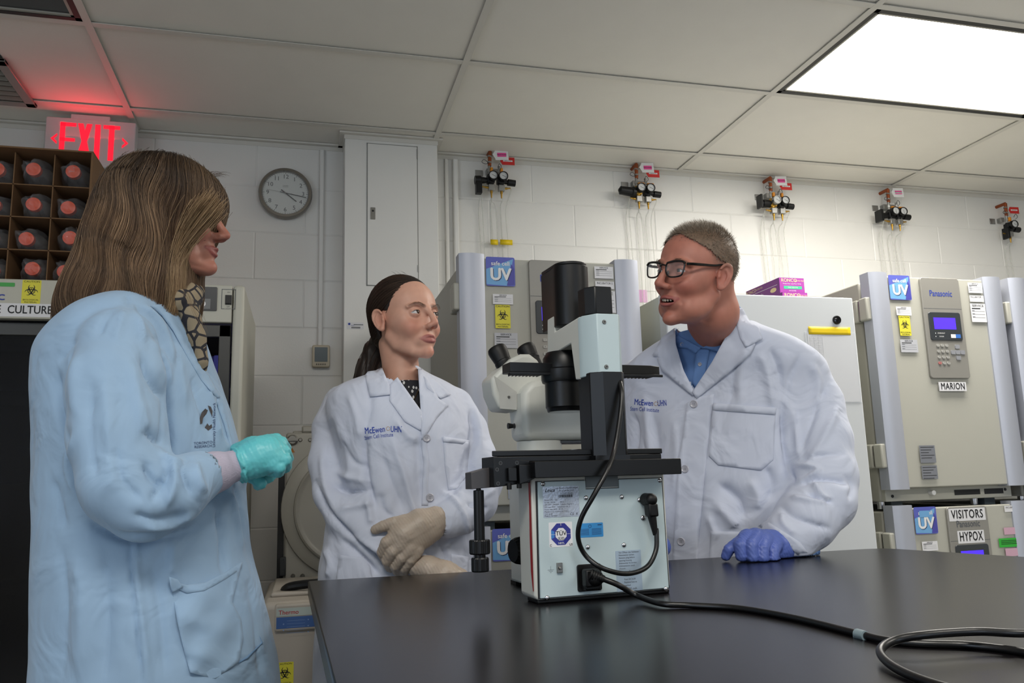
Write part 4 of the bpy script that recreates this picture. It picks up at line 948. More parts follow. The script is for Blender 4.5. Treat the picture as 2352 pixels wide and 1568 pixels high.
mb.poly(SF, octo(.0185), .0020, 1); mb.poly(SF, octo(.0105), .0024, 0); mb.rect(SF, .0235, .060, .1062, .1066, .0022, 0)
mb.add([SF(*p, .0021) for p in [octo(.0185)[k] for k in (3, 4)]]+[SF(*p, .0021) for p in [octo(.0125)[k] for k in (4, 3)]], [(0, 1, 2, 3)], 2)
mb.text(SF, 'TÜV', .0418, .1075, .0098, .0026, 3, bold=.008); mb.text(SF, 'SÜD', .0418, .0995, .0058, .0026, 3, bold=.01); mb.text(SF, 'NRTL', .0418, .0922, .0045, .0026, 0, bold=.008); mb.text(SF, 'S', .0418, .1215, .0045, .0026, 0, bold=.008)
mb.text(SF, 'C', .0235, .0895, .005, .0021, 3, bold=.008); mb.text(SF, 'US', .0590, .0895, .005, .0021, 3, bold=.008)
mb.build('certification_sticker', [PAPER, mat('tuv_blue', '2a2f86', .4), mat('tuv_light', '3a7ac0', .4), INK], pn, smooth=False)
mb = MB(); mb.rrect(SF, .0717, .1179, .0990, .1217, .0015, .0018, 0, .0014); mb.disc(SF, .094, .1165, .0028, .0020, 1, 12, .0021)
for k in range(6): mb.rect(SF, .075, .092, .112-.0018*k, .1126-.0018*k, .0020, 1); mb.rect(SF, .097, .1145, .112-.0018*k, .1126-.0018*k, .0020, 1)
mb.rect(SF, .108, .1155, .1175, .1190, .0020, 1)
mb.build('blue_sticker', [mat('sticker_blue', '2f86c4', .4), mat('navy_ink', '1a3a6a', .5)], pn, smooth=False)
mb = MB(); mb.rrect(SF, .1382, .1854, .0095, .0745, .001, .0018, 0, .0014)
for k, s_ in enumerate(('Vor Öffnen des Gehäuses', 'Netzstecker ziehen.', 'Remove plug before', 'opening housing', 'Débrancher le cordon', "d'alimentation avant", "d'ouvrir.")): mb.text(SF, s_, .144, .0715-.0043*k, .0036, .0021, 1, align='LEFT')
mb.poly(SF, [(.159, .036), (.167, .036), (.163, .043)], .0020, 1); mb.poly(SF, [(.1600, .0366), (.1660, .0366), (.163, .0418)], .0022, 0)
for k, s_ in enumerate(('Fuse 2A 5x20', 'Replace fuse as', 'marked')): mb.text(SF, s_, .152, .0285-.0048*k, .0038, .0021, 1, align='LEFT')
mb.text(SF, '500 mA', .166, .0130, .0055, .0021, 1)
mb.build('warning_sticker', [mat('pale_sticker', '9fb0c0', .4, metal=.2), GREYINK], pn, smooth=False)
mb = MB(); mb.rect(SF, .0165, .0275, .0515, .0520, .0017); mb.rect(SF, .0185, .0255, .0495, .0500, .0017); mb.rect(SF, .0205, .0235, .0475, .0480, .0017); mb.rect(SF, .0217, .0222, .0515, .0575, .0017); mb.build('ground_symbol', GREYINK, pn, smooth=False)
mb = MB(); mb.rrect(SF, .0320, .0415, .0465, .0620, .0006, .0050, 0, .0014); mb.lathe([(0, .003), (1, .0025)], SF(.0367, .0540, .005), SF(.0367, .0540, .0085), 10, 0); mb.build('ground_terminal', STEEL, T, bevel=.0006)
mb = MB(); mb.rrect(SF, .0670, .1105, .0145, .0570, .004, .0040, 0, .0014); mb.build('mains_inlet', RUB, T, bevel=.001)
mb = MB(); mb.rrect(SF, .0735, .1000, .0180, .0500, .003, .020, 0, .004); mb.build('inlet_shroud', RUB, T, bevel=.002)
# low voltage plug
mb = MB(); mb.lathe([(0, .011), (.5, .0105), (1, .0105)], SF(.198, .1560, .002), SF(.199, .1560, .022), 24); mb.ball(SF(.199, .156, .022), (.0105, .0105, .0105), 0); mb.prism([(.1905, .150), (.2085, .150), (.2095, .128), (.1915, .128)], SF, .010, .0285); mb.build('right_angle_plug', RUB, T, bevel=.003)
mb = MB(); mb.lathe([(0, .0075), (.5, .0058), (1, .0042)], SF(.2005, .129, .019), SF(.2055, .098, .019), 16); mb.build('strain_relief', RUB, T)

# stage
mb = MB(); mb.prism(cham(-.013, .2530, .1967, .2230, .0015), SF, .008, .036); mb.build('stage_rail', SCK, T, bevel=.001)
mb = MB(); mb.prism([(-.060, .012), (.244, .012), (.240, .215), (.035, .215)], LF, .2235, .2330); mb.prism([(-.050, .018), (.24, .018), (.235, .21), (.04, .21)], LF, .205, .2236); mb.build('stage_plate', SCK, T, bevel=.0015)
mb = MB(); mb.prism([(-.068, .012), (.246, .012), (.246, .04), (-.052, .04)], LF, .2331, .2420); mb.build('stage_edge', SCK, T, bevel=.001)
mb = MB(); mb.prism([(-.070, .184), (-.008, .190), (-.008, .225), (-.070, .2325)], SF, -.06, .0005); 
bl = mb.build('stage_drive_block', mat('drive_dark', '0b0d10', .4, spec=.3), T, bevel=.001)
for a, b in ((-.058, .222), (-.030, .222), (-.064, .212), (-.063, .190)):
    mb = MB(); mb.disc(SF, a, b, .0030, .0008, 0, 14, .0022); mb.disc(SF, a, b, .0015, .0009, 1, 6); mb.build('cap_screw', [SCG, SHAD], T)
mb = MB(); mb.prism([(-.048, .193), (-.034, .193), (-.034, .214), (-.048, .214)], SF, .0005, .010); mb.prism([(-.032, .188), (-.006, .196), (-.006, .218), (-.032, .218)], SF, .0005, .016); mb.cyl(L3(-.046, -.005, .180), L3(-.046, -.005, .190), .004, mi=1); mb.cyl(L3(-.029, -.005, .1815), L3(-.029, -.005, .190), .004, mi=1); mb.build('clamp', [SCK, RUB], T, bevel=.0008)
mb = MB(); mb.prism([(-.1005, .182), (-.066, .184), (-.066, .2165), (-.1005, .2085)], SF, -.055, -.022); mb.build('drive_arm', mat('arm_grey', '3b3839', .4), T, bevel=.0008)
cxr = (-.0860, .030)
mb = MB(); mb.lathe([(0, .004), (.04, .004), (.05, .0085), (1, .0085)], L3(*cxr, .184), L3(*cxr, .101), 24); mb.build('coaxial_shaft', SCK, T, ang=50)
def knurl(z0, z1, r, nm):
    mb = MB(); n = 60; V = []
    for z, s_ in ((z0, .93), (z0+.002, 1), (z1-.002, 1), (z1, .93)):
        for k in range(n): q = 2*PI*k/n; rr = r*s_*(1 if k % 2 else .965); V.append(L3(cxr[0]+rr*math.cos(q), cxr[1]+rr*math.sin(q), z))
    F = [(i*n+k, i*n+(k+1) % n, (i+1)*n+(k+1) % n, (i+1)*n+k) for i in range(3) for k in range(n)]+[[k for k in range(n)][::-1], [3*n+k for k in range(n)]]
    mb.add(V, F); mb.build(nm, SCK, T, smooth=False)
knurl(.080, .1025, .0168, 'drive_knob'); mb = MB(); mb.cyl(L3(*cxr, .074), L3(*cxr, .081), .009); mb.build('drive_neck', SCK, T); knurl(.053, .075, .0140, 'drive_knob')
# focus knob on the left side
a0, b0 = L3(.049, .125, .072), L3(.002, .118, .074)
mb = MB(); n = 36; V = []; d_ = b0-a0; ax = d_/np.linalg.norm(d_); xx = np.array([0, 0, 1.0]); yy = np.cross(ax, xx)
for t_, r in ((0, .034), (.12, .034), (.16, .028), (.85, .0225), (1, .019)):
    for k in range(n): q = 2*PI*k/n; rr = r*(1 if (k % 2 or t_ < .14 or t_ > .95) else .90); V.append(a0+d_*t_+(xx*math.cos(q)+yy*math.sin(q))*rr)
F = [(i*n+k, i*n+(k+1) % n, (i+1)*n+(k+1) % n, (i+1)*n+k) for i in range(4) for k in range(n)]+[[k for k in range(n)][::-1], [4*n+k for k in range(n)]]
mb.add(V, F); mb.build('focus_knob', RUB, T, ang=25)
# illumination column
mb = MB(); mb.prism([(.109, .006), (.127, -.010), (.163, -.012), (.170, -.004), (.170, .052), (.109, .052)], LF, .222, .372); mb.build('column', SCK, T, bevel=.0015)
mb = MB(); mb.prism([(.107, -.008), (.167, -.016), (.172, .03), (.105, .03)], LF, .2225, .231); mb.build('column_foot', SCK, T)
# lamp arm: side profile in y,z between x planes
XL, XR = .1076, .1700
P_ = [(1330, 727), (1333, 871), (1322, 872), (1311, 789), (1273, 812), (1257, 814), (1257, 734), (1274, 724), (1274, 762)]
prof = [sx(px, py, XL) for px, py in P_]
prof[0] = (max(prof[0][0], .012), prof[0][1]); prof[1] = (max(prof[1][0], .012), prof[1][1])
yz = Fr(SO_, SY_, (0, 0, 1), SX_)
mb = MB(); mb.prism([(max(p[0], .012), p[1]) for p in prof], yz, XL, XR-.002); arm = mb.build('lamp_arm', SCW, T, bevel=.002)
back = Fr(SO_, SX_, SY_, (0, 0, 1))
zA = sy(1390, 720, -.006)[1]; zB = sy(1390, 861, -.006)[1]
mb = MB(); mb.prism([(XL-.0005, .022), (.1225, -.0055), (.1625, -.0075), (.1715, .004), (.1715, .040), (XL-.0005, .040)], LF, zB, zA); mb.build('arm_rear_cover', SCB, T, bevel=.0015)
SF2 = Fr(L3(0, -.0068, 0), SX_, (0, 0, 1), -SY_)
for px, py in ((1388, 739), (1393, 842)):
    a, b = sy(px, py, -.007); mb = MB(); mb.lathe([(0, .0038), (.5, .0038), (1, .003)], SF2(a, b, -.001), SF2(a, b, .0016), 18, 0); f_ = Fr(SF2(a, b, .0018), SX_, (0, 0, 1), -SY_); mb.rect(f_, -.002, .002, -.0005, .0005, 0, 1); mb.rect(f_, -.0005, .0005, -.002, .002, 0, 1); mb.build('cross_screw', [STEEL, SHAD], T)
# lamp house: half-round black housing
V2 = []; xc, yc, r = .128, .105, .042
zt_l = .586; 
pl = [(.083, .185), (.083, .105)]
for k in range(13):
    q = PI+PI*k/12; pl.append((xc+.045*math.cos(q), yc+.052*math.sin(q)))
pl = [(.1062, .205), (.1062, .150)]+[(.1405+.0343*math.cos(PI+PI*k/16), .136+.034*math.sin(PI+PI*k/16)) for k in range(17)]+[(.1748, .205)]
zt_l = sy(1320, 602, .115)[1]
zn = sx(1274, 726, XL)[1]+.002
mb = MB(); mb.prism([(XL+.001 if a < .107 and b > .14 else a, b) for a, b in pl], LF, .4755, zt_l-.006, 0); mb.prism([(.1405+(a-.1405)*.94, .14+(b-.14)*.94) for a, b in pl], LF, zt_l-.006, zt_l); mb.build('lamp_housing', SCK, T, bevel=.0015, ang=30)
mb = MB(); z0_, z1_ = sy(1360, 720, .005)[1], sy(1360, 656, .005)[1]; mb.prism([(.1130, .02), (.1260, .004), (.1580, .003), (.1605, .010), (.1605, .048), (.1130, .048)], LF, z0_, z1_); mb.build('small_black_box', SCK, T, bevel=.002)
# condenser
cc = (.128, .150)
mb = MB(); mb.lathe([(0, .034), (.2, .041), (.55, .041), (.6, .045), (.9, .045), (1, .043)], L3(*cc, .429), L3(*cc, .372), 48); mb.build('condenser_holder', SCK, T)
mb = MB(); mb.lathe([(0, .0385), (.85, .0385), (.88, .037), (1, .035)], L3(*cc, .372), L3(*cc, .3175), 48); cd = mb.build('condenser', SCK, T)
mb = MB(); mb.disc(Fr(L3(*cc, .3172), SX_, -SY_, (0, 0, -1)), 0, 0, .032, 0, 0, 32); mb.build('condenser_lens', GLS, T)
fcx = Fr(L3(.152, cc[1]-.032, .345), SX_, (0, 0, 1), -SY_)
fcx.n = -SY_*.8+SX_*.6; fcx.x = SX_*.8+SY_*.6
mb = MB(); mb.text(fcx, 'S 40/0.45', -.004, .006, .006, .008, 0); mb.text(fcx, 'LEICA', -.002, -.002, .006, .008, 0); mb.build('engraving', WHT, cd, smooth=False)
mb = MB(); mb.ball(L3(.124, .128, .437), .006, 0, 12, 8); mb.build('lamp_collector', mat('collector_glass', 'dfe8f0', .05, emit='cfe4ff', estr=.7), T)
# phase slider tray
mb = MB(); z0_, z1_ = .385, .4055
pl = cham(.008, .335, .135, .172, .006); mb.prism([(.010, .128), (.30, .128), (.326, .140), (.326, .170), (.010, .170)], LF, z0_+.003, z1_)
mb.prism([(.010, .128), (.326, .128), (.326, .131), (.010, .131)], LF, z0_-.002, z0_+.003)
for k in range(9): x = .02+k*.007; mb.prism([(x, .131), (x+.0015, .131), (x+.0015, .168), (x, .168)], LF, z0_-.001, z0_+.004)
for k in range(9): x = .245+k*.008; mb.prism([(x, .131), (x+.0015, .131), (x+.0015, .168), (x, .168)], LF, z0_-.001, z0_+.004)
mb.build('phase_slider', SCK, T, bevel=.001)
# observation tube
HY = .26
mb = MB(); mb.prism([sy(px, py, .30) for px, py in ((1186, 942), (1183, 900), (1195, 878), (1225, 866), (1262, 868), (1345, 905), (1345, 1010), (1188, 1011))][::-1] if False else
    [(.0865, .271), (.245, .271), (.245, .375), (.165, .392), (.130, .394), (.100, .388), (.083, .365), (.0825, .33)], SF, -.345, -.255); mb.build('tube_body', SCW, T, bevel=.014, segs=5)
mb = MB(); mb.cyl(L3(.1320, .300, .232), L3(.1320, .300, .2705), .0455, seg=48); mb.build('tube_base', SCW, T)
mb = MB(); mb.prism([(.112, .2448), (.134, .2448), (.134, .2515), (.112, .2515)], Fr(L3(0, .2550, 0), SX_, (0, 0, 1), -SY_), 0, .0008, 0); f_ = Fr(L3(0, .2550, 0), SX_, (0, 0, 1), -SY_); mb.text(f_, 'leica', .123, .248, .005, .001, 1); mb.build('small_sticker', [PAPER, BLUEINK], T, smooth=False)
mb = MB(); mb.prism([(.16, .265), (.30, .265), (.30, .2705), (.16, .2705)], SF, -.33, -.27); mb.build('camera_port_plate', SCG, T, bevel=.001)
hp = [sy(px, py, .29) for px, py in ((1128, 868), (1176, 822), (1198, 812), (1218, 812), (1236, 826), (1262, 868), (1258, 930), (1187, 943), (1148, 940), (1133, 905))]
mb = MB(); mb.prism(hp[::-1], SF, -.36, -.29); mb.build('binocular_head', SCW, T, bevel=.008, segs=4)
mb = MB(); h2 = [sy(px, py, .289) for px, py in ((1134, 862), (1147, 902), (1148, 938), (1187, 941), (1187, 900))]
mb.poly(Fr(L3(0, .2895, 0), SX_, (0, 0, 1), -SY_), h2[::1], .0006); mb.build('head_side_shade', mat('shade_white', 'b3b3ae', .45), T, smooth=False)  # darker white facet; shading of the head's turned side put into its colour
a, b = sy(1170, 911, .285); mb = MB(); mb.lathe([(0, .003), (1, .0022)], L3(a, .2895, b), L3(a, .286, b), 14); mb.build('screw', STEEL, T)
a, b = sy(1172, 978, .31); mb = MB(); mb.cyl(L3(.083, .31, b), L3(a+.008, .31, b), .0055, seg=14); mb.cyl(L3(a+.006, .31, b), L3(a-.005, .31, b), .0042, .0062, seg=14); mb.build('port_lever', RUB, T)
# eyepieces
def eyep(px0, py0, px1, py1, y0, y1, nm='eyepiece'):
    p = L3(sy(px0, py0, y0)[0], y0, sy(px0, py0, y0)[1]); q = L3(sy(px1, py1, y1)[0], y1, sy(px1, py1, y1)[1])
    mb = MB(); mb.lathe([(0, .0135), (.25, .0135), (.26, .0165), (.52, .0172), (.55, .0185), (.60, .0185), (.62, .0175), (.86, .0205), (.94, .0208), (1, .019), (1.0, .014), (.92, .012)], p, q, 40, 0, True)
    mb.build(nm, RUB, T, ang=30)
eyep(1180, 880, 1140, 800, .31, .34); eyep(1240, 862, 1206, 797, .34, .37)
# objective glimpsed above stage
mb = MB(); mb.cyl(L3(.135, .13, .242), L3(.135, .13, .2465), .022, seg=24); mb.build('stage_insert', STEEL, T)

# ---- cables
CB1 = mat('cable_black', '08080a', .36, spec=.5)
def sc3(px, py, y): a, b = sy(px, py, y); return L3(a, y, b)
t = thing('lamp_cable', 'thin black cable looping behind the microscope from lamp arm to round plug', 'cable', tuple(L3(.1, -.03, .02)))
mb = MB(); mb.tube([sc3(1421, 866, -.002), sc3(1428, 900, -.022), sc3(1425, 950, -.030), sc3(1412, 1030, -.038), sc3(1395, 1080, -.055), sc3(1365, 1135, -.058), sc3(1335, 1190, -.045), sc3(1328, 1235, -.035), sc3(1345, 1275, -.03), sc3(1385, 1305, -.045), sc3(1440, 1317, -.040), sc3(1485, 1302, -.030), sc3(1506, 1265, -.024), sc3(1508, 1225, -.020), sc3(1507, 1213, -.019)], .0040, 12, smooth=8)
mb.build('cable', CB1, t)
t = thing('power_cord', 'thick black mains cord running from the microscope across the table', 'cable', tuple(L3(.15, -.08, .0)))
def tz(px, py, h=.0045): return onZ(px, py, TZ+h)
p0 = sc3(1352, 1326, -.022)
mb = MB(); mb.prism([(-.0105, -.0135), (.0105, -.0135), (.0105, .0135), (-.0105, .0135)], Fr(p0, SX_, (0, 0, 1), -SY_), -.004, .014); mb.ball(p0+SX_*.006-SY_*.012, (.014, .012, .013), 0); mb.build('plug', RUB, t, bevel=.003)
g0 = sc3(1356, 1318, -.036); g1 = sc3(1388, 1330, -.045); mb = MB()
for k in range(6): a_ = g0+(g1-g0)*(k/6); b_ = g0+(g1-g0)*((k+.6)/6); mb.cyl(a_, b_, .0095-.0007*k, seg=14)
mb.cyl(g0, g1, .0055, seg=12); mb.build('strain_relief', RUB, t)
cpts = [g1, sc3(1420, 1343, -.055), tz(1465, 1368, .010), tz(1520, 1386, .006), tz(1590, 1390), tz(1700, 1397), tz(1830, 1420), tz(1975, 1456), tz(2035, 1470), tz(2120, 1478, .004), tz(2230, 1482, .004), tz(2352, 1498, .004), tz(2480, 1530, .004), tz(2650, 1500, .004), tz(2640, 1440, .007), tz(2480, 1448, .012), tz(2352, 1454, .018), tz(2240, 1450, .021), tz(2120, 1458, .021), tz(2050, 1472, .016), tz(2022, 1497, .010), tz(2060, 1535, .0055), tz(2160, 1575, .0045), tz(2320, 1610, .0045), tz(2600, 1640, .0045)]
mb = MB(); mb.tube(cpts, .0045, 14, smooth=10); mb.build('cable', CB1, t)
c1, c2 = tz(1970, 1455), tz(1988, 1460); mb = MB(); mb.cyl(c1+(c1-c2)*.1, c2, .0058, seg=14); mb.box(c1[0]-.004, c1[0]+.006, c1[1]-.004, c1[1]+.004, TZ+.0002, TZ+.003); mb.build('cable_tag', mat('clear_grey_tag', '7a8a90', .3), t)
# ================================================================ FIGURES: implicit surface toolkit
from mathutils.geometry import delaunay_2d_cdt
def smin(a, b, k):
    if k <= 0: return np.minimum(a, b)
    h = np.clip(.5+.5*(b-a)/k, 0, 1); return b+(a-b)*h-k*h*(1-h)
def smax(a, b, k): return -smin(-a, -b, k)
def ell(P, c, r, R=None):
    p = P-np.array(c)
    if R is not None: p = p@R
    r = np.array(r); k0 = np.sqrt(((p/r)**2).sum(-1)); k1 = np.sqrt(((p/r**2)**2).sum(-1))+1e-9
    return k0*(k0-1)/k1
def cone(P, a, b, ra, rb):
    a = np.array(a, float); b = np.array(b, float); ba = b-a; h = np.clip(((P-a)@ba)/(ba@ba+1e-12), 0, 1)
    return np.sqrt((((P-a)-h[..., None]*ba)**2).sum(-1))-(ra+(rb-ra)*h)
def chain(P, pts, rad, k=0.0, sm=0):
    pts = np.array(pts, float); rad = np.array(rad, float)
    if sm:
        Z = catmull(np.concatenate([pts, rad[:, None]], 1), sm); pts, rad = Z[:, :3], Z[:, 3]
    d = None
    for i in range(len(pts)-1):
        e = cone(P, pts[i], pts[i+1], rad[i], rad[i+1]); d = e if d is None else (smin(d, e, k) if k else np.minimum(d, e))
    return d
def loft(P, rows, n=2.3):
    """rows: (z, cu, cv, hu, hv, turn) sorted by z; elliptical tube with caps"""
    R = np.array(rows, float); R = R[np.argsort(R[:, 0])]; z = P[..., 2]; zc = np.clip(z, R[0, 0], R[-1, 0])
    cu, cv, hu, hv, tn = [np.interp(zc, R[:, 0], R[:, i]) for i in range(1, 6)]
    du, dv = P[..., 0]-cu, P[..., 1]-cv; c, s = np.cos(tn), np.sin(tn); x = du*c+dv*s; y = -du*s+dv*c
    k = (np.abs(x/hu)**n+np.abs(y/hv)**n)**(1/n); m_ = np.minimum(hu, hv)
    d = (k-1)*m_*.92; return np.maximum(d, np.maximum(z-R[-1, 0], R[0, 0]-z))
def dense(rows, k=6):
    R = np.array(rows, float); R = R[np.argsort(R[:, 0])]; return catmull(R, k)
def rotm(fwd, roll=0):
    f = np.array(fwd, float); f /= np.linalg.norm(f); r = np.cross(f, [0, 0, 1]); r /= np.linalg.norm(r); u = np.cross(r, f)
    c, s = math.cos(roll), math.sin(roll); r2 = r*c+u*s; u2 = -r*s+u*c
    return np.stack([r2, f, u2], 1)       # columns: subject right, forward, up
def isosurf(f, lo, hi, h, margin=1.0):
    lo = np.array(lo, float); hi = np.array(hi, float); B = 8
    n = (np.ceil((hi-lo)/h/B)*B).astype(int); nb = n//B; N = n+1
    V = np.full(N, 9., np.float32); gx = [lo[i]+h*np.arange(N[i]) for i in range(3)]
    bc = [lo[i]+h*(B*np.arange(nb[i])+B/2) for i in range(3)]
    C = np.stack(np.meshgrid(*bc, indexing='ij'), -1); d = f(C.reshape(-1, 3)).reshape(nb)
    act = np.argwhere(np.abs(d) < h*B*.95*margin+.004)
    # fill sign of inactive blocks
    for i, j, k in np.argwhere(d < 0): V[i*B:(i+1)*B+1, j*B:(j+1)*B+1, k*B:(k+1)*B+1] = -9.
    o = np.arange(B+1)*h; L = np.stack(np.meshgrid(o, o, o, indexing='ij'), -1).reshape(-1, 3)
    for s in range(0, len(act), 300):
        A = act[s:s+300]; P = (lo+A*B*h)[:, None, :]+L[None]; F = f(P.reshape(-1, 3)).reshape(len(A), B+1, B+1, B+1)
        for q, (i, j, k) in enumerate(A): V[i*B:(i+1)*B+1, j*B:(j+1)*B+1, k*B:(k+1)*B+1] = F[q]
    V[0] = V[-1] = 9; V[:, 0] = V[:, -1] = 9; V[:, :, 0] = V[:, :, -1] = 9
    I = V < 0; c8 = [I[a:N[0]-1+a, b:N[1]-1+b, c:N[2]-1+c] for a in (0, 1) for b in (0, 1) for c in (0, 1)]
    sm = sum(x.astype(np.int8) for x in c8); cell = (sm > 0) & (sm < 8); idx = np.full(cell.shape, -1, np.int64); cs = np.argwhere(cell)
    idx[tuple(cs.T)] = np.arange(len(cs)); acc = np.zeros((len(cs), 3)); cnt = np.zeros(len(cs))
    cv = {(a, b, c): V[cs[:, 0]+a, cs[:, 1]+b, cs[:, 2]+c].astype(float) for a in (0, 1) for b in (0, 1) for c in (0, 1)}
    for (p, q) in [((a, b, c), tuple(np.array((a, b, c))+np.eye(3, dtype=int)[x])) for a in (0, 1) for b in (0, 1) for c in (0, 1) for x in range(3) if (a, b, c)[x] == 0]:
        va, vb = cv[p], cv[q]; m_ = (va < 0) != (vb < 0); t = np.where(m_, va/np.where(m_, va-vb, 1), 0)
        acc += m_[:, None]*(np.array(p)+t[:, None]*(np.array(q)-np.array(p))); cnt += m_
    vert = lo+h*(cs+acc/np.maximum(cnt, 1)[:, None]); F = []
    for x in range(3):
        y, z = (x+1) % 3, (x+2) % 3; sl0 = [slice(1, -1)]*3; sl1 = [slice(1, -1)]*3; sl0[x] = slice(0, -1); sl1[x] = slice(1, None)
        A, Bb = I[tuple(sl0)], I[tuple(sl1)]
        for flip, m_ in ((0, A & ~Bb), (1, ~A & Bb)):
            e = np.argwhere(m_)+np.array([0 if i == x else 1 for i in range(3)]); q = []
            for dy, dz in ((1, 1), (0, 1), (0, 0), (1, 0)):
                w_ = e.copy(); w_[:, y] -= dy; w_[:, z] -= dz; q.append(idx[tuple(w_.T)])
            q = np.stack(q, 1); F.append(q if not flip else q[:, ::-1])
    F = np.concatenate(F); F = F[(F >= 0).all(1)]
    return vert, F
def vnorm(V, F):
    n = np.cross(V[F[:, 2]]-V[F[:, 0]], V[F[:, 3]]-V[F[:, 1]]); N = np.zeros_like(V)
    for i in range(4): np.add.at(N, F[:, i], n)
    return N/(np.linalg.norm(N, axis=1)[:, None]+1e-12)
def compact(V, F, keep):
    F = F[keep]; u, inv = np.unique(F, return_inverse=True); return V[u], inv.reshape(F.shape), u
def vn3(P, s, seed=0):          # cheap smooth noise, sum of rotated sines
    rs = np.random.RandomState(seed); o = 0
    for k in range(7):
        w_ = rs.randn(3); w_ /= np.linalg.norm(w_); o = o+np.sin((P@w_)*s*(.6+.25*k)+rs.rand()*6.28+1.3*np.sin(P@rs.randn(3)*s*.5))/(1+.35*k)
    return o/3
def in_poly(p, poly):
    poly = np.array(poly, float); x, y = p[:, 0], p[:, 1]; c = np.zeros(len(p), bool); j = len(poly)-1
    for i in range(len(poly)):
        xi, yi = poly[i]; xj, yj = poly[j]; m_ = ((yi > y) != (yj > y)) & (x < (xj-xi)*(y-yi)/(yj-yi+1e-12)+xi); c ^= m_; j = i
    return c
def pl_dist(p, L):
    L = np.array(L, float); best = np.full(len(p), 1e9); tt = np.zeros(len(p)); n = len(L)-1
    for i in range(n):
        a, b = L[i], L[i+1]; d = b-a; h = np.clip(((p-a)@d)/(d@d+1e-9), 0, 1); e = np.sqrt((((p-a)-h[:, None]*d)**2).sum(1)); m_ = e < best
        best[m_] = e[m_]; tt[m_] = ((i+h)/n)[m_]
    return best, tt
def folds(V, N, L, gain=1.3):
    """real displacement of cloth along creases; each crease: (polyline, width, height in m)"""
    px = qproj(V); view = q2w(V)-CAM; view /= np.linalg.norm(view, axis=1)[:, None]
    fc = np.clip(-(q2w(N)*view).sum(1)*2.2, 0, 1); D = np.zeros(len(V))
    for pts, w_, a in L:
        P_ = catmull(np.array(pts, float), 5) if len(pts) > 2 else np.array(pts, float)
        lo = P_.min(0)-w_*3; hi = P_.max(0)+w_*3; m_ = ((px > lo) & (px < hi)).all(1)
        if not m_.any(): continue
        d, t = pl_dist(px[m_], P_); D[m_] += a*(np.exp(-(d/w_)**2) if a > 0 else 1.25*np.exp(-(d/w_)**1.25))*np.clip(np.minimum(t, 1-t)*5+.15, 0, 1)
    return V+N*(D*fc*gain)[:, None]
def mesh_obj(name, V, F, mats, parent, col=None, mi=None, smooth=True, q=True, label=None):
    W_ = q2w(V) if q else np.asarray(V)
    if parent is not None and parent.name in WM:
        M = np.array(WM[parent.name].inverted()); W_ = W_@M[:3, :3].T+M[:3, 3]
    me = bpy.data.meshes.new(name)
    if isinstance(F, np.ndarray):
        me.vertices.add(len(W_)); me.vertices.foreach_set('co', W_.astype(np.float32).ravel()); nf, k = F.shape
        me.loops.add(nf*k); me.loops.foreach_set('vertex_index', F.astype(np.int32).ravel()); me.polygons.add(nf)
        me.polygons.foreach_set('loop_start', np.arange(0, nf*k, k, dtype=np.int32)); me.update(calc_edges=True)
    else: me.from_pydata(W_.tolist(), [], [list(map(int, f)) for f in F])
    for m_ in (mats if isinstance(mats, (list, tuple)) else [mats]): me.materials.append(m_)
    if smooth: me.polygons.foreach_set('use_smooth', [True]*len(me.polygons))
    if mi is not None: me.polygons.foreach_set('material_index', list(map(int, mi)))
    if col is not None:
        a = me.color_attributes.new('Col', 'FLOAT_COLOR', 'POINT'); c4 = np.ones((len(W_), 4), np.float32); c4[:, :3] = col; a.data.foreach_set('color', c4.ravel())
    me.update(); o = bpy.data.objects.new(name, me); COL.objects.link(o)
    if parent is not None:
        o.parent = parent
        if parent.name in WM: WM[o.name] = WM[parent.name]
    if label: o['label'] = label
    return o
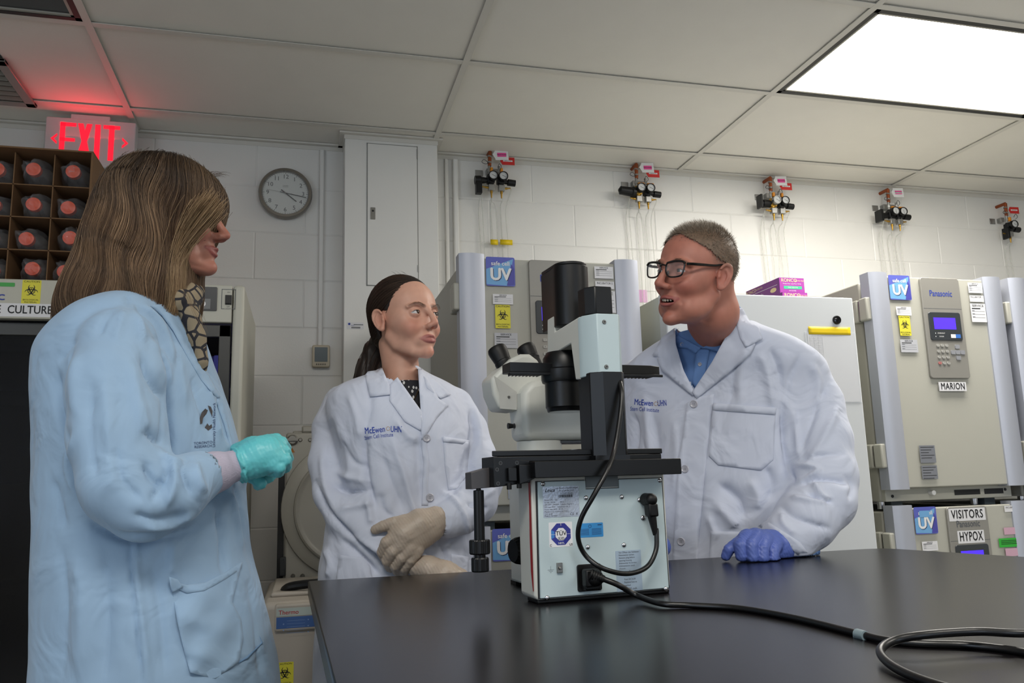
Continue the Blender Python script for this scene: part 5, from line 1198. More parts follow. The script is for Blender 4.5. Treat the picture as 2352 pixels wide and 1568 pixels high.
class Drape:
    """drops pieces of cloth, stitching and lettering onto a garment surface"""
    def __init__(s, V, F): s.W = q2w(V); s.b = BVHTree.FromPolygons(s.W.tolist(), F.tolist(), epsilon=0)
    def cast(s, px, py, off):
        d = ray(px, py); d = d/np.linalg.norm(d); hit = s.b.ray_cast(Vector(CAM), Vector(d))
        if hit[0] is None: return None
        n = np.array(hit[1])
        if n@d > 0: n = -n
        n = n*.75-d*.25 if n@d > -.35 else n
        n = n/np.linalg.norm(n); return np.array(hit[0])+n*off
    def patch(s, name, poly, off, m_, parent, step=9, lift=None, thick=.0012, dz=None):
        P = np.array(poly, float); n = len(P); B = []
        for i in range(n):
            a, b = P[i], P[(i+1) % n]; k = max(1, int(np.linalg.norm(b-a)/step)); B += [a+(b-a)*j/k for j in range(k)]
        B = np.array(B); lo, hi = B.min(0), B.max(0)
        g = np.stack(np.meshgrid(np.arange(lo[0], hi[0], step), np.arange(lo[1], hi[1], step)), -1).reshape(-1, 2); g = g[in_poly(g, B)]
        d, _ = pl_dist(g, np.concatenate([B, B[:1]])); g = g[d > step*.45]
        pts = [Vector(p) for p in B.tolist()+g.tolist()]
        r = delaunay_2d_cdt(pts, [], [list(range(len(B)))], 1, 1e-4); v2 = np.array([tuple(v) for v in r[0]]); F = [list(f) for f in r[2]]
        W_ = []; last = None
        for p in v2:
            o = off if lift is None else off+lift(p)
            q = s.cast(p[0], p[1], o)
            if q is None: q = np.array([np.nan]*3)
            W_.append(q)
        W_ = np.array(W_); bad = np.isnan(W_[:, 0])
        if bad.any() and (~bad).any():
            gd = np.argwhere(~bad)[:, 0]
            for i in np.argwhere(bad)[:, 0]:
                j = gd[np.argmin(((v2[gd]-v2[i])**2).sum(1))]; dd = ray(*v2[i]); z = (W_[j]-CAM)@CF; W_[i] = CAM+dd*z
        # smooth depth jumps
        depth = (W_-CAM)@CF; nb = [[] for _ in v2]
        for f in F:
            for i in range(len(f)): nb[f[i]].append(f[i-1]); nb[f[i-1]].append(f[i])
        for it in range(2):
            depth = np.array([.5*depth[i]+.5*np.mean(depth[nb[i]]) if nb[i] else depth[i] for i in range(len(v2))])
        W_ = np.array([CAM+ray(*v2[i])*min(depth[i], (W_[i]-CAM)@CF) for i in range(len(v2))])
        o = mesh_obj(name, W_, F, m_, parent, q=False)
        # face the camera
        if thick:
            so = o.modifiers.new('cloth', 'SOLIDIFY'); so.thickness = thick; so.offset = 0
        return o
    def lettering(s, name, items, mats, parent, off=.0008):
        """items: (text, x, y, size px, angle, material index, kwargs, curve)"""
        V = []; F = []; MI = []
        for it in items:
            if it[0] == 'poly': v2 = [tuple(p) for p in it[1]]; fs = [list(range(len(v2)))]; mi = it[2]
            else:
                tx, x, y, sz, an, mi, kw, cur = it; kw = dict(kw); fit = kw.pop('fit', 0); v, fs = text2d(tx, 1.0, **kw); v = v*sz; v = v*np.array([fit/(v[:, 0].max()-v[:, 0].min()), 1]) if fit else v; c, sn = math.cos(an), math.sin(an)
                v2 = [(x+p[0]*c-p[1]*sn, y-p[0]*sn-p[1]*c+cur*p[0]**2) for p in v]
            W_ = [s.cast(p[0], p[1], off) for p in v2]
            if any(w_ is None for w_ in W_): continue
            b = len(V); V += W_; F += [[i+b for i in f] for f in fs]; MI += [mi]*len(fs)
        if not V: return None
        return mesh_obj(name, np.array(V), F, mats, parent, q=False, mi=MI, smooth=False)
    def button(s, px, py, r, parent, name='button', m_=None):
        p = s.cast(px, py, 0); q = s.cast(px, py, .004)
        if p is None: return
        n = (q-p)/np.linalg.norm(q-p); mb = MB(); mb.lathe([(0, r), (.7, r), (1, r*.85), (.75, r*.6), (.7, r*.2)], p-n*.0005, p+n*.0050, 20); g_ = Fr(p+n*.0032, *[(lambda x: (x, np.cross(n, x)))(np.cross([0, 0, 1.], n)/np.linalg.norm(np.cross([0, 0, 1.], n)))][0], n)
        for q in range(4): mb.disc(g_, r*.25*math.cos(q*PI/2+.7), r*.25*math.sin(q*PI/2+.7), r*.1, .0004, 1, 8)
        mb.build(name, [m_ or BUTTON, GREYINK], parent)

# materials for the figures
SKIN = mat('skin', 'c08a78', .48, attr='Col', sss=.12, bump=.25, bscale=700, bdist=.0004, spec=.4)
COATW = mat('white_coat_cloth', 'cdd3e4', .8, wr=.012, bump=.25, bscale=1200, sheen=.15, bdist=.0003)
COATB = mat('blue_gown_cloth', '8aa5c0', .82, wr=.012, bump=.25, bscale=1200, sheen=.15, var=.04, vscale=12, bdist=.0003)
SEAM = mat('blue_gown_seam', '6a8aad', .85); SHIRTB = mat('blue_shirt_cloth', '6f95cf', .8, bump=.3, bscale=1500, bdist=.0003)
BUTTON = mat('pearl_button', 'b4b4be', .2); TROUS = mat('dark_trousers', '23262e', .85); SHOE = mat('dark_shoe', '15151a', .45)
EYEW = mat('eye_white', 'cfcaca', .15); PUP = mat('pupil', '060606', .1)
LIPC = np.array(lin('9c4a4a'))
def skin_color(P, base, red, extra=()):
    """albedo over the head in local coordinates"""
    b = np.array(lin(base)); r = np.array(lin(red)); C = np.tile(b, (len(P), 1))
    def blob(c, s_, a, colr):
        nonlocal C
        w_ = a*np.exp(-(((P-np.array(c))/np.array(s_))**2).sum(1)); C = C*(1-w_[:, None])+np.array(colr)*w_[:, None]
    for sx_ in (-1, 1):
        blob((sx_*.04, .065, -.035), (.022, .03, .022), .55, r); blob((sx_*.078, -.01, -.01), (.015, .03, .035), .4, r)
    blob((0, .105, -.035), (.014, .02, .014), .5, r); blob((0, .08, -.1), (.02, .03, .012), .35, r)
    for c, s_, a, cc in extra: blob(c, s_, a, lin(cc) if isinstance(cc, str) else cc)
    C *= (1+.05*vn3(P, 260, 3))[:, None]
    return np.clip(C, 0, 1)

def head_sdf(P, o):
    """local head: x subject right, y forward, z up, eyes at z=0"""
    jw = o.get('jaw', 1.0); fw = o.get('width', 1.0); sm = o.get('smile', 0); op = o.get('open', 0); ns = o.get('nose', 1.0); sq = o.get('squint', 0); fat = o.get('fat', 0); lp = o.get('lip', 1.0); br = o.get('brow', 1.0); ch = o.get('chin', 0); cf = o.get('cfwd', 0); nl = o.get('nlen', 0); nb = o.get('nbridge', 0); es = o.get('ear', 1.0)
    X = P.copy(); X[:, 0] = np.abs(P[:, 0])
    d = ell(P, (0, -.015, .035), (.074*fw, .092, .082))
    d = smin(d, ell(P, (0, .032, .032), (.060*fw, .047, .056)), .02)
    d = smin(d, ell(P, (0, .026, -.032), (.0565*fw, .055, .063)), .016)
    d = smin(d, ell(X, (.050*fw, .022, -.012), (.018, .036, .024)), .018)          # cheekbone
    d = smin(d, ell(X, (.034*fw, .054, -.036+.004*sm), (.021+.003*fat, .021+.004*sm, .021)), .014)
    jaw = chain(X, [(.049*jw, -.010, -.045), (.043*jw, .004, -.070), (.025*jw, .042, -.093), (0, .0590+cf, -.0985-ch)], [.015+.005*fat, .013+.006*fat, .013+.003*fat, .0160], .003)
    d = smin(d, jaw, .018)
    d = smin(d, ell(P, (0, .018, -.070), (.041*jw, .045, .028)), .016)
    d = smin(d, ell(P, (0, .0675+cf, -.0995-ch), (.0135, .0115, .0115)), .010)
    if fat > .3: d = smin(d, ell(X, (.038, .024, -.082), (.020, .034, .022)), .02)
    if fat > .3: d = smin(d, ell(P, (0, .02, -.104), (.036, .040, .018*fat)), .015)
    d = smin(d, ell(P, (0, .064, -.068), (.028, .022, .021)), .012)                   # muzzle
    d = smin(d, chain(X, [(.010, .082, .012), (.030, .0815, .019), (.050, .066, .014)], [.0075*br, .0075*br, .004*br], 0, 3), .012)
    d = smax(d, -ell(X, (.031, .0945, -.001), (.018, .0165, .0125)), .014)
    # nose
    d = smin(d, chain(P, [(0, .0765, .024), (0, .0800, .014), (0, .0865+nb*.6, .004), (0, .0990+nb, -.014), (0, .1060+.006*(ns-1)+nl, -.0325)], [.0085, .0072, .0066, .0072, .0092*ns], .002), .012)
    d = smin(d, ell(X, (.0100*ns, .0930+nl*.7, -.0382), (.0066*ns, .0110, .0072)), .009)
    d = smax(d, -ell(X, (.0060, .1000+nl*.8, -.0475), (.0034, .0060, .0038)), .002)
    # eyelids
    E = np.array((.031, .0680, -.001)); e = X-E
    lid = np.sqrt((e**2).sum(1))-.0137
    d = smin(d, lid, .0045)
    ho, hu = .0052*(1-sq*.5), .0038*(1-sq*.4); xx = e[:, 0]/.0128
    up = ho*np.clip(1-xx**2, 0, 1)**.7-.0006*xx; dn = -hu*np.clip(1-xx**2, 0, 1)**.7-.0006*xx
    op_ = np.maximum(np.maximum(e[:, 2]-up, dn-e[:, 2]), np.maximum(np.abs(xx)*.0128-.0126, -(e[:, 1]-.002)))
    d = smax(d, -op_, .0012)
    # crease above the lid
    d = smax(d, -chain(X, [(.020, .0800, .0065), (.031, .0835, .0092), (.043, .0765, .0060)], [.0008, .0012, .0008], 0, 3), .004)
    # mouth
    mw = .0235+.004*sm; cz = -.0675+.0045*sm; zc = -.0675
    d = smin(d, chain(X, [(mw, .0735-.003*sm, cz), (.012, .0835, zc+.0035+.001*sm), (.0045, .0880, zc+.0062), (0, .0875, zc+.0050)], [.0020*lp, .0040*lp, .0044*lp, .0042*lp], 0, 3), .0045)
    d = smin(d, chain(X, [(mw, .0735-.003*sm, cz-.0008), (.012, .0830-op*.2, zc-.0048-op), (0, .0872-op*.2, zc-.0062-op)], [.0020*lp, .0046*lp, .0054*lp], 0, 3), .0045)
    sl = chain(X, [(mw+.001, .0770, cz), (.012, .0900, zc-.0008-op*.5), (0, .0960, zc-.0010-op*.5)], [.0010, .0012+op*.45, .0013+op*.5], 0, 3)
    d = smax(d, -sl, .002)
    if op > .003: d = smax(d, -ell(P, (0, .074, zc-op*.45), (mw*.80, .021, op*1.0)), .0012)
    if sm:
        d = smax(d, -chain(X, [(.0170, .0900, -.040), (.030, .0760, -.056), (.0345, .0660, -.072)], [.0012, .0022, .0010], 0, 4)*1.0, .007)
    # ears
    A = X-np.array((.0755*fw, -.014, -.004)); t1, t2 = .42, -.22
    R1 = np.array([[math.cos(t1), -math.sin(t1), 0], [math.sin(t1), math.cos(t1), 0], [0, 0, 1]]); A = A@R1
    R2 = np.array([[1, 0, 0], [0, math.cos(t2), -math.sin(t2)], [0, math.sin(t2), math.cos(t2)]]); A = A@R2.T
    wy = 1+.18*np.clip(A[:, 2]/.03, -1, 1)
    A = A/es; B = A.copy(); B[:, 1] = A[:, 1]/wy
    ear = ell(B, (.006, 0, 0), (.0075, .0175, .0315))
    ear = smax(ear, -ell(B, (.0150, .0020, .003), (.0085, .0125, .0225)), .003)
    rr = np.sqrt((B[:, 1]/.0155)**2+(B[:, 2]/.0295)**2); ringd = np.sqrt(((rr-1)*.019)**2+(B[:, 0]-.0115)**2)-.0030
    ringd = np.where((B[:, 1] > .006) & (B[:, 2] < .012), ringd+.006, ringd); ear = smin(ear, ringd, .003)
    ear = smin(ear, chain(B, [(.0105, -.007, -.016), (.0105, -.0075, .004), (.0098, .000, .016)], [.0025, .0026, .0020], 0, 4), .003)
    ear = smin(ear, ell(B, (.009, .013, -.004), (.0045, .004, .006)), .003)
    ear = smin(ear, ell(B, (.008, .003, -.027), (.0055, .0085, .008)), .004)
    d = smin(d, ear*.9*es, .005)
    return d
def lips_color(P, C, colr, o):
    sm = o.get('smile', 0); op = o.get('open', 0); X = P.copy(); X[:, 0] = np.abs(X[:, 0]); mw = .0235+.004*sm; cz = -.0675+.0045*sm; zc = -.0675
    dd = np.minimum(chain(X, [(mw, .0735-.003*sm, cz), (.012, .0835, zc+.0035+.001*sm), (.0045, .0880, zc+.0062), (0, .0875, zc+.0050)], [.0022, .0044, .0048, .0048], 0, 3),
                    chain(X, [(mw, .0735-.003*sm, cz-.0008), (.012, .0830-op*.2, zc-.0048-op), (0, .0872-op*.2, zc-.0062-op)], [.0022, .0050, .0060], 0, 3))
    w_ = np.clip(1-(dd-.0001)/.0016, 0, 1)[:, None]*.85; return C*(1-w_)+np.array(lin(colr))*w_
def lashes(o_loc, R, sc, sq, colr, parent, r0=.00055):
    for s_ in (1, -1):
        E = np.array((.031, .0680, -.001)); ho = .0052*(1-sq*.5); pts = []
        for k in range(11):
            xx = -1.0+2.0*k/10; z = ho*max(0, 1-xx*xx)**.7-.0006*xx; x = xx*.0124; y = math.sqrt(max(.0141**2-x*x-z*z, 1e-6)); p = E+np.array((x, y, z)); p[0] *= s_; pts.append(q2w(o_loc+R@(p*sc)))
        mb = MB(); mb.tube(pts, [r0*.5, r0, r0*1.3, r0*.7], 6); mb.build('eyelashes', mat('lash_'+colr, colr, .7), parent)
def eyes(o_loc, R, sc, gaze, iris, parent):
    for sx_ in (1, -1):
        c = o_loc+R@(np.array((sx_*.031, .0680, -.001))*sc); g = np.array(gaze, float); g /= np.linalg.norm(g); r = .0124*sc
        x = np.cross(g, [0, 0, 1.]); x /= np.linalg.norm(x); y = np.cross(x, g); V = []; F = []; MI = []
        A = [0, 7, 13, 20, 27, 31, 45, 70, 100, 140, 180]; n = 24
        for a in A:
            t = math.radians(a); rr = r*(1.035-.035*min(1, a/31) if a <= 31 else 1)
            for k in range(n): q = 2*PI*k/n; V.append(c+(g*math.cos(t)+(x*math.cos(q)+y*math.sin(q))*math.sin(t))*rr)
        for i in range(len(A)-1):
            for k in range(n): F.append((i*n+k, (i+1)*n+k, (i+1)*n+(k+1) % n, i*n+(k+1) % n)); MI.append(2 if A[i+1] <= 13 else (1 if A[i+1] <= 31 else 0))
        mesh_obj('eye', np.array(V), F, [EYEW, mat('iris_'+iris, iris, .12), PUP], parent, mi=MI)
def strands(name, start, f, n_step, step, dirf, offs, rad, colr, parent, m_, seed=0, seg=3, jitter=.1, taper=True, q=True, proj=True):
    """grow hairs that slide over the level sets of f; colr (n,3)"""
    rs = np.random.RandomState(seed); P = np.array(start, float); n = len(P); path = [P.copy()]; alive = np.ones(n, bool)
    prev = None; e = .0015
    for s_ in range(n_step):
        D = dirf(P, s_)
        if proj:
            G = np.stack([f(P+np.eye(3)[i]*e)-f(P-np.eye(3)[i]*e) for i in range(3)], 1); G /= np.linalg.norm(G, axis=1)[:, None]+1e-9
            D = D-G*(D*G).sum(1)[:, None]*.9
        D = D/(np.linalg.norm(D, axis=1)[:, None]+1e-9)+jitter*rs.randn(n, 3)*.3
        if prev is not None: D = .55*D+.45*prev
        D /= np.linalg.norm(D, axis=1)[:, None]+1e-9; prev = D; P = P+D*(step if np.isscalar(step) else step[:, None])
        if proj: P = P-G*np.clip(f(P)-offs, -.006, .006)[:, None]*.7
        path.append(P.copy())
    path = np.stack(path, 1); m = path.shape[1]
    T_ = np.gradient(path, axis=1); T_ /= np.linalg.norm(T_, axis=2)[..., None]+1e-9
    h = np.array([.3, .2, .93]); X = np.cross(T_, h); X /= np.linalg.norm(X, axis=2)[..., None]+1e-9; Y = np.cross(T_, X)
    tp = (1-.75*np.linspace(0, 1, m)**2) if taper else np.ones(m); R_ = (rad if np.isscalar(rad) else rad[:, None])*tp[None, :]
    V = np.stack([path+(X*math.cos(2*PI*k/seg)+Y*math.sin(2*PI*k/seg))*R_[..., None] for k in range(seg)], 2).reshape(-1, 3)
    b = (np.arange(n)*m*seg)[:, None, None]; i = (np.arange(m-1)*seg)[None, :, None]; k = np.arange(seg)[None, None, :]; k2 = (k+1) % seg
    F = np.stack([b+i+k, b+i+k2, b+i+seg+k2, b+i+seg+k], -1).reshape(-1, 4)
    C = np.repeat(colr, m*seg, axis=0)
    return V, F, C
def join(parts):
    V, F, C = [], [], []; b = 0
    for v, f, c in parts: V.append(v); F.append(np.asarray(f)+b); C.append(c); b += len(v)
    return np.concatenate(V), np.concatenate(F), np.concatenate(C)
HAIRM = mat('hair', '4a3828', .5, attr='Col', spec=.4)
def person(label, px, v):
    b = Q(px, 1100, v); base = q2w(np.array([[b[0], b[1], 0]]))[0]
    return thing('person', label, 'person', tuple(base), -YAW)
def legs(T_, u, v, sep, dirx, mt=TROUS, name='trousers'):
    mb = MB(); 
    for s_ in (-1, 1):
        a = np.array([u+dirx[1]*s_*sep*0-dirx[1]*0, v, 0]) + np.array([-dirx[1]*s_*sep, dirx[0]*s_*sep, 0])
        pts = q2w(np.array([a+[0, 0, .80], a+[0, 0, .48], a+[0, 0, .10]])); mb.tube(pts, [.085, .065, .055], 16, smooth=5)
    mb.build(name, mt, T_)
    for s_ in (-1, 1):
        a = np.array([u, v, 0])+np.array([-dirx[1]*s_*sep, dirx[0]*s_*sep, 0]); f = np.array([dirx[0], dirx[1], 0])
        fn = lambda P: smin(smin(ell(P, a+[0, 0, .05], (.045, .045, .05)), ell(P, a+f*.07+[0, 0, .035], (.06, .06, .035)), .03), ell(P, a+f*.13+[0, 0, .028], (.05, .05, .028)), .03)
        V, F = isosurf(lambda P: np.maximum(fn(P), .001-P[:, 2]), a-[.2, .2, .02], a+[.25, .25, .14], .012); mesh_obj('shoe', V, F, SHOE, T_)
# ================================================================ THE THREE PEOPLE
def ppm(q): return FPX/((q2w(np.array([q]))[0]-CAM)@CF)
def JJ(L):
    P = np.array([Q(a, b, v) for a, b, v, r in L]); return P, np.array([r/ppm(p) for p, (a, b, v, r) in zip(P, L)])
def rows_px(L, v, n_sm=5):
    R = []
    for y, xl, xr, hv, tn, *dv in L:
        v_ = v+(dv[0] if dv else 0); c = Q((xl+xr)/2, y, v_); h = (Q(xr, y, v_)[0]-Q(xl, y, v_)[0])/2
        hu = math.sqrt(max(h*h-(hv*math.sin(tn))**2, 1e-4))/math.cos(tn); R.append((c[2], c[0], c[1], hu, hv, tn))
    R = sorted(R); return dense(R, n_sm)
def glove(name, palm, fingers, parent, m_, cuff=None, extra=None, h=.0022, k=.007, kf=.004):
    """one glove: palm chain, five finger chains"""
    PP, PR = JJ(palm[0]); prim = [JJ(f) for f in fingers]; ex = [JJ(f) for f in (extra or [])]
    al = np.concatenate([PP]+[p for p, r in prim]+[p for p, r in ex]); mr = .05
    def f(P):
        d = chain(P, PP, PR, .01)
        for p, r in ex: d = smin(d, chain(P, p, r, .01), .012)
        fg = None
        for p, r in prim:
            e = chain(P, p, r, .0); fg = e if fg is None else np.minimum(fg, e); 
            d = smin(d, cone(P, p[0], p[0]+(p[1]-p[0])*.3, r[0], r[0]), k)
        d = smin(d, fg, kf)
        if len(palm) > 1: d = palm[1](P, d)
        return d+.0006*vn3(P, 420, 5)+.0005*np.sin(P@np.array([900., 300., 500.])+3*vn3(P, 90, 8))*np.clip(1, 0, 1)
    V, F = isosurf(f, al.min(0)-mr, al.max(0)+mr, h); return mesh_obj(name, V, F, m_, parent)

# ---------------------------------------------------------------- woman in the middle
def woman_middle():
    T_ = person('woman with dark ponytail in a white lab coat behind the table, hands crossed', 900, 2.02)
    v = 2.02; tn = .30
    # head
    sc = 1.0; a = math.radians(47); fw = np.array([math.sin(a), -math.cos(a), .10]); R = rotm(fw, -.03); O = Q(934, 736, 2.06)
    opt = dict(jaw=.98, width=.99, smile=.1, open=.0012, nose=.95, squint=.1, fat=.28, lip=.60, brow=.5, ear=.90, cfwd=.004)
    neck = JJ([(912, 790, 2.08, 42), (920, 840, 2.075, 41), (924, 885, 2.07, 44), (922, 930, 2.07, 58)])
    def skinf(P):
        L = (P-O)@R/sc; d = head_sdf(L, opt)*sc; d = smin(d, chain(P, *neck, .004), .014)
        return d
    V, F = isosurf(skinf, O-[.14, .15, .27], O+[.14, .14, .15], .0024)
    L = (V-O)@R/sc; C = skin_color(L, 'cf9f8a', 'bb6a56', [((-.012, .082, -.098), (.008, .02, .006), .7, 'b04a48'), ((-.05, .05, -.03), (.012, .02, .010), .25, '9a5a48')]); C = lips_color(L, C, 'a05a58', opt)
    # brows painted in the skin under the brow hairs
    X = L.copy(); X[:, 0] = np.abs(X[:, 0]); bd = chain(X, [(.013, .087, .0155), (.030, .086, .0215), (.049, .072, .0165)], [.0028, .0026, .0012], 0, 4); w_ = np.clip(1-(bd-.001)/.003, 0, 1)[:, None]*.6; C = C*(1-w_)+np.array(lin('5a3a2a'))*w_
    ld = np.abs(np.sqrt(((X-np.array((.031, .068, -.001)))**2).sum(1))-.0137); w_ = (np.clip(1-ld/.002, 0, 1)*(np.abs(X[:, 2]+.001) < .006)*(X[:, 1] > .076))[:, None]*.35; C = C*(1-w_)+np.array(lin('4a2c24'))*w_
    # body under the clothes joined to the head mesh
    bw = rows_px([(880, 850, 985, .05, tn), (930, 800, 1040, .075, tn), (1000, 775, 1060, .09, tn), (1150, 785, 1060, .09, tn), (1330, 770, 1060, .09, tn)], v)
    bV, bF = isosurf(lambda P: loft(P, bw), (-.6, 1.7, .95), (.2, 2.4, 1.45), .014)
    Vb = np.concatenate([V, bV]); Fb = np.concatenate([F, bF+len(V)]); Cb = np.concatenate([C, np.tile(lin('cf9f8a'), (len(bV), 1))])
    wr = JJ([(1050, 1205, 1.92, 20), (1015, 1190, 1.895, 21)]); wV, wF = isosurf(lambda P: chain(P, *wr), wr[0].min(0)-.05, wr[0].max(0)+.05, .006)
    Fb = np.concatenate([Fb, wF+len(Vb)]); Vb = np.concatenate([Vb, wV]); Cb = np.concatenate([Cb, np.tile(lin('b06e5e'), (len(wV), 1))])
    mesh_obj('body', Vb, Fb, SKIN, T_, Cb)
    eyes(O, R, sc, (.80, -.42, .26), '4a3a30', T_); lashes(O, R, sc, .1, '2a1a14', T_)
    # hair: cap, then strands combed back into the pony tail
    tie = O+R@np.array((.0, -.112, -.022)); hl = lambda P: (P-O)@R/sc
    def hcap(P):
        L = hl(P); d = ell(L, (0, -.020, .038), (.0780, .0955, .0875)); d = smin(d, ell(L, (0, -.06, -.02), (.052, .052, .050)), .03)
        d = smin(d, np.sqrt(((P-tie)**2).sum(1))-.020, .02)
        cut = np.minimum((L[:, 1]-.012)*.8+(-L[:, 2]+.052)*.62, 9)     # hairline plane: forward & down is face
        cut2 = (L[:, 1]-np.interp(L[:, 2], [-.02, .0, .012, .030, .050, .063, .073, .083], [-.012, .000, .010, .028, .047, .060, .076, .105]))*.7
        ear = -(np.sqrt(((np.abs(L[:, 0])-.078)/1.0)**2+((L[:, 1]+.006)/.9)**2+((L[:, 2]+.012)/1.1)**2)-.030)
        side = (-.012-L[:, 2])-(-.028-L[:, 1])*1.4                     # behind the ear keep
        d = smax(d, cut2, .012); d = smax(d, np.where(L[:, 1] > -.045, (-.004-L[:, 2])*.8, -9), .01)
        return smax(d, ear, .004)
    V, F = isosurf(hcap, O-[.15, .15, .16], O+[.15, .15, .15], .004)
    dark = np.array(lin('241a15')); hp = [(V, F, np.tile(dark*.8, (len(V), 1)))]
    rs = np.random.RandomState(4); N = vnorm(V, F); pk = rs.choice(len(V), 2600); st = V[pk]; out = np.maximum(0, 1)
    def fh(P): return ell(hl(P), (0, -.020, .037), (.0775, .0945, .0845))*sc
    def fh2(P): return smin(fh(P), np.sqrt(((P-tie)**2).sum(1))-.018, .03)
    dirf = lambda P, s_: (tie-P)/(np.linalg.norm(tie-P, axis=1)[:, None]+1e-6)
    dist = np.linalg.norm(st-tie, axis=1); stp = dist/14*1.25
    col = np.array(lin('3a2a20'))*(.6+.8*rs.rand(len(st), 1)); hp.append(strands('h', st, hcap, 13, stp, dirf, .0012+.0015*rs.rand(len(st)), .0007, col, T_, HAIRM, 1, jitter=.06))
    # tail
    tp = np.array([tie, Q(868, 800, 2.16), Q(852, 840, 2.165), Q(838, 880, 2.15), Q(820, 915, 2.12)])
    tr_ = [.020, .030, .033, .026, .008]
    TV, TF = isosurf(lambda P: chain(P, tp, tr_, .01, 4)+.0025*np.sin(vn3(P*[1, 1, .2], 160, 2)*5), tp.min(0)-.05, tp.max(0)+.05, .005); hp.append((TV, TF, np.tile(dark*.8, (len(TV), 1))))
    n = 750; off = rs.randn(n, 3); off /= np.linalg.norm(off, axis=1)[:, None]; off *= (rs.rand(n, 1)**.5)
    tc = catmull(tp, 6); trr = np.interp(np.linspace(0, 1, len(tc)), np.linspace(0, 1, 5), tr_)
    path = tc[None]+off[:, None, :]*(trr*1.08)[None, :, None]+.002*rs.randn(n, 1, 3)*np.linspace(0, 3, len(tc))[None, :, None]
    for i in range(n): path[i, :, :] = path[i]
    mb = MB()
    for i in range(n): mb.tube(path[i], [.0009, .0009, .0003], 3, cap=False)
    hv = np.concatenate(mb.v); hp.append((hv, np.array(mb.f), np.repeat(np.array(lin('3a2a20'))*(.6+.9*rs.rand(n, 1)), len(tc)*3, axis=0)))
    # loose hairs and brows
    st = O+(R@(np.array([[-.01, .0, .122], [.0, -.01, .123], [.01, .01, .121], [-.02, -.03, .121]]*6).T+rs.randn(3, 24)*.008)).T
    hp.append(strands('f', st, fh, 7, .0022, lambda P, s_: np.tile([-.5, .2, .35], (len(P), 1)), 0, .00018, np.tile(dark, (24, 1)), T_, HAIRM, 2, proj=False, jitter=.5))
    nb = 150; t = rs.rand(nb); bc = catmull([(.0125, .0905, .0150), (.0300, .0890, .0215), (.0500, .0745, .0160)], 10); bi = (t*(len(bc)-1)).astype(int); bl = bc[bi]+rs.randn(nb, 3)*[.0005, .0003, .0009]; sg = np.where(rs.rand(nb) < .5, -1, 1); bl[:, 0] *= sg
    dl = np.stack([sg*1., -.35*np.ones(nb), .25*np.ones(nb)], 1)@R.T; hp.append(strands('b', O+bl@R.T, fh, 4, .0018, lambda P, s_: dl, 0, .00017, np.tile(lin('5e4030'), (nb, 1)), T_, HAIRM, 3, proj=False, jitter=.1))
    V, F, C = join(hp); mesh_obj('hair', V, F, HAIRM, T_, C)
    # blouse
    bl_ = rows_px([(878, 880, 985, .058, tn), (905, 850, 1005, .075, tn), (930, 810, 1040, .088, tn), (1000, 785, 1050, .098, tn), (1060, 785, 1050, .098, tn)], v)
    V, F = isosurf(lambda P: loft(P, bl_), (-.6, 1.7, 1.1), (.2, 2.4, 1.45), .007)
    BL = mat('leaf_print_blouse', '0c0d14', .7)
    nt = BL.node_tree
    if not nt.nodes.get('vor'):
        N_, L_ = nt.nodes, nt.links; tc_ = N_.new('ShaderNodeTexCoord'); mp = N_.new('ShaderNodeMapping'); mp.inputs['Scale'].default_value = (100, 60, 55); mp.inputs['Rotation'].default_value = (0, .5, 0)
        vo = N_.new('ShaderNodeTexVoronoi'); vo.name = 'vor'; vo.inputs['Randomness'].default_value = .8; vo.inputs['Scale'].default_value = 1.0
        cr = N_.new('ShaderNodeMath'); cr.operation = 'LESS_THAN'; cr.inputs[1].default_value = .28; mx = N_.new('ShaderNodeMix'); mx.data_type = 'RGBA'
        L_.new(tc_.outputs['Object'], mp.inputs[0]); L_.new(mp.outputs[0], vo.inputs['Vector']); L_.new(vo.outputs['Distance'], cr.inputs[0]); L_.new(cr.outputs[0], mx.inputs[0])
        mx.inputs[6].default_value = (.008, .009, .016, 1); mx.inputs[7].default_value = (.62, .62, .62, 1); L_.new(mx.outputs[2], N_['Principled BSDF'].inputs['Base Color'])
    mesh_obj('blouse', V, F, BL, T_)
    # coat
    cr_ = rows_px([(835, 893, 950, .045, tn, .03), (858, 850, 985, .07, tn, .015), (880, 795, 1030, .09, tn), (905, 765, 1060, .105, tn), (950, 760, 1078, .125, tn), (1010, 770, 1082, .135, tn), (1100, 780, 1080, .135, tn), (1200, 758, 1085, .135, tn), (1290, 742, 1083, .14, tn), (1400, 735, 1085, .145, tn), (1560, 725, 1095, .15, tn), (1900, 720, 1110, .15, tn)], v)
    armR = JJ([(785, 925, 2.06, 40), (765, 985, 2.03, 45), (758, 1060, 2.00, 47), (770, 1130, 1.97, 47), (800, 1190, 1.93, 44), (880, 1250, 1.90, 42), (935, 1282, 1.89, 34), (965, 1296, 1.885, 28)])
    armL = JJ([(1050, 928, 2.05, 36), (1078, 985, 2.05, 40), (1098, 1050, 2.03, 41), (1108, 1110, 2.00, 44), (1095, 1150, 1.97, 46), (1060, 1180, 1.93, 44), (1032, 1192, 1.91, 42)])
    def coatf(P):
        d = loft(P, cr_); a = chain(P, *armR, .012); b = chain(P, *armL, .012); d = smin(d, a, .014); d = smin(d, b, .014)
        # open cuff of the folded sleeve
        c = cone(P, armL[0][-1]+(armL[0][-1]-armL[0][-2])*.9, armL[0][-1], .024, .026); d = smax(d, -c, .002)
        return d+.0025*vn3(P, 22, 11)+.0012*vn3(P, 60, 12)
    V, F = isosurf(coatf, (-.75, 1.72, .42), (.25, 2.32, 1.5), .005); N = vnorm(V, F)
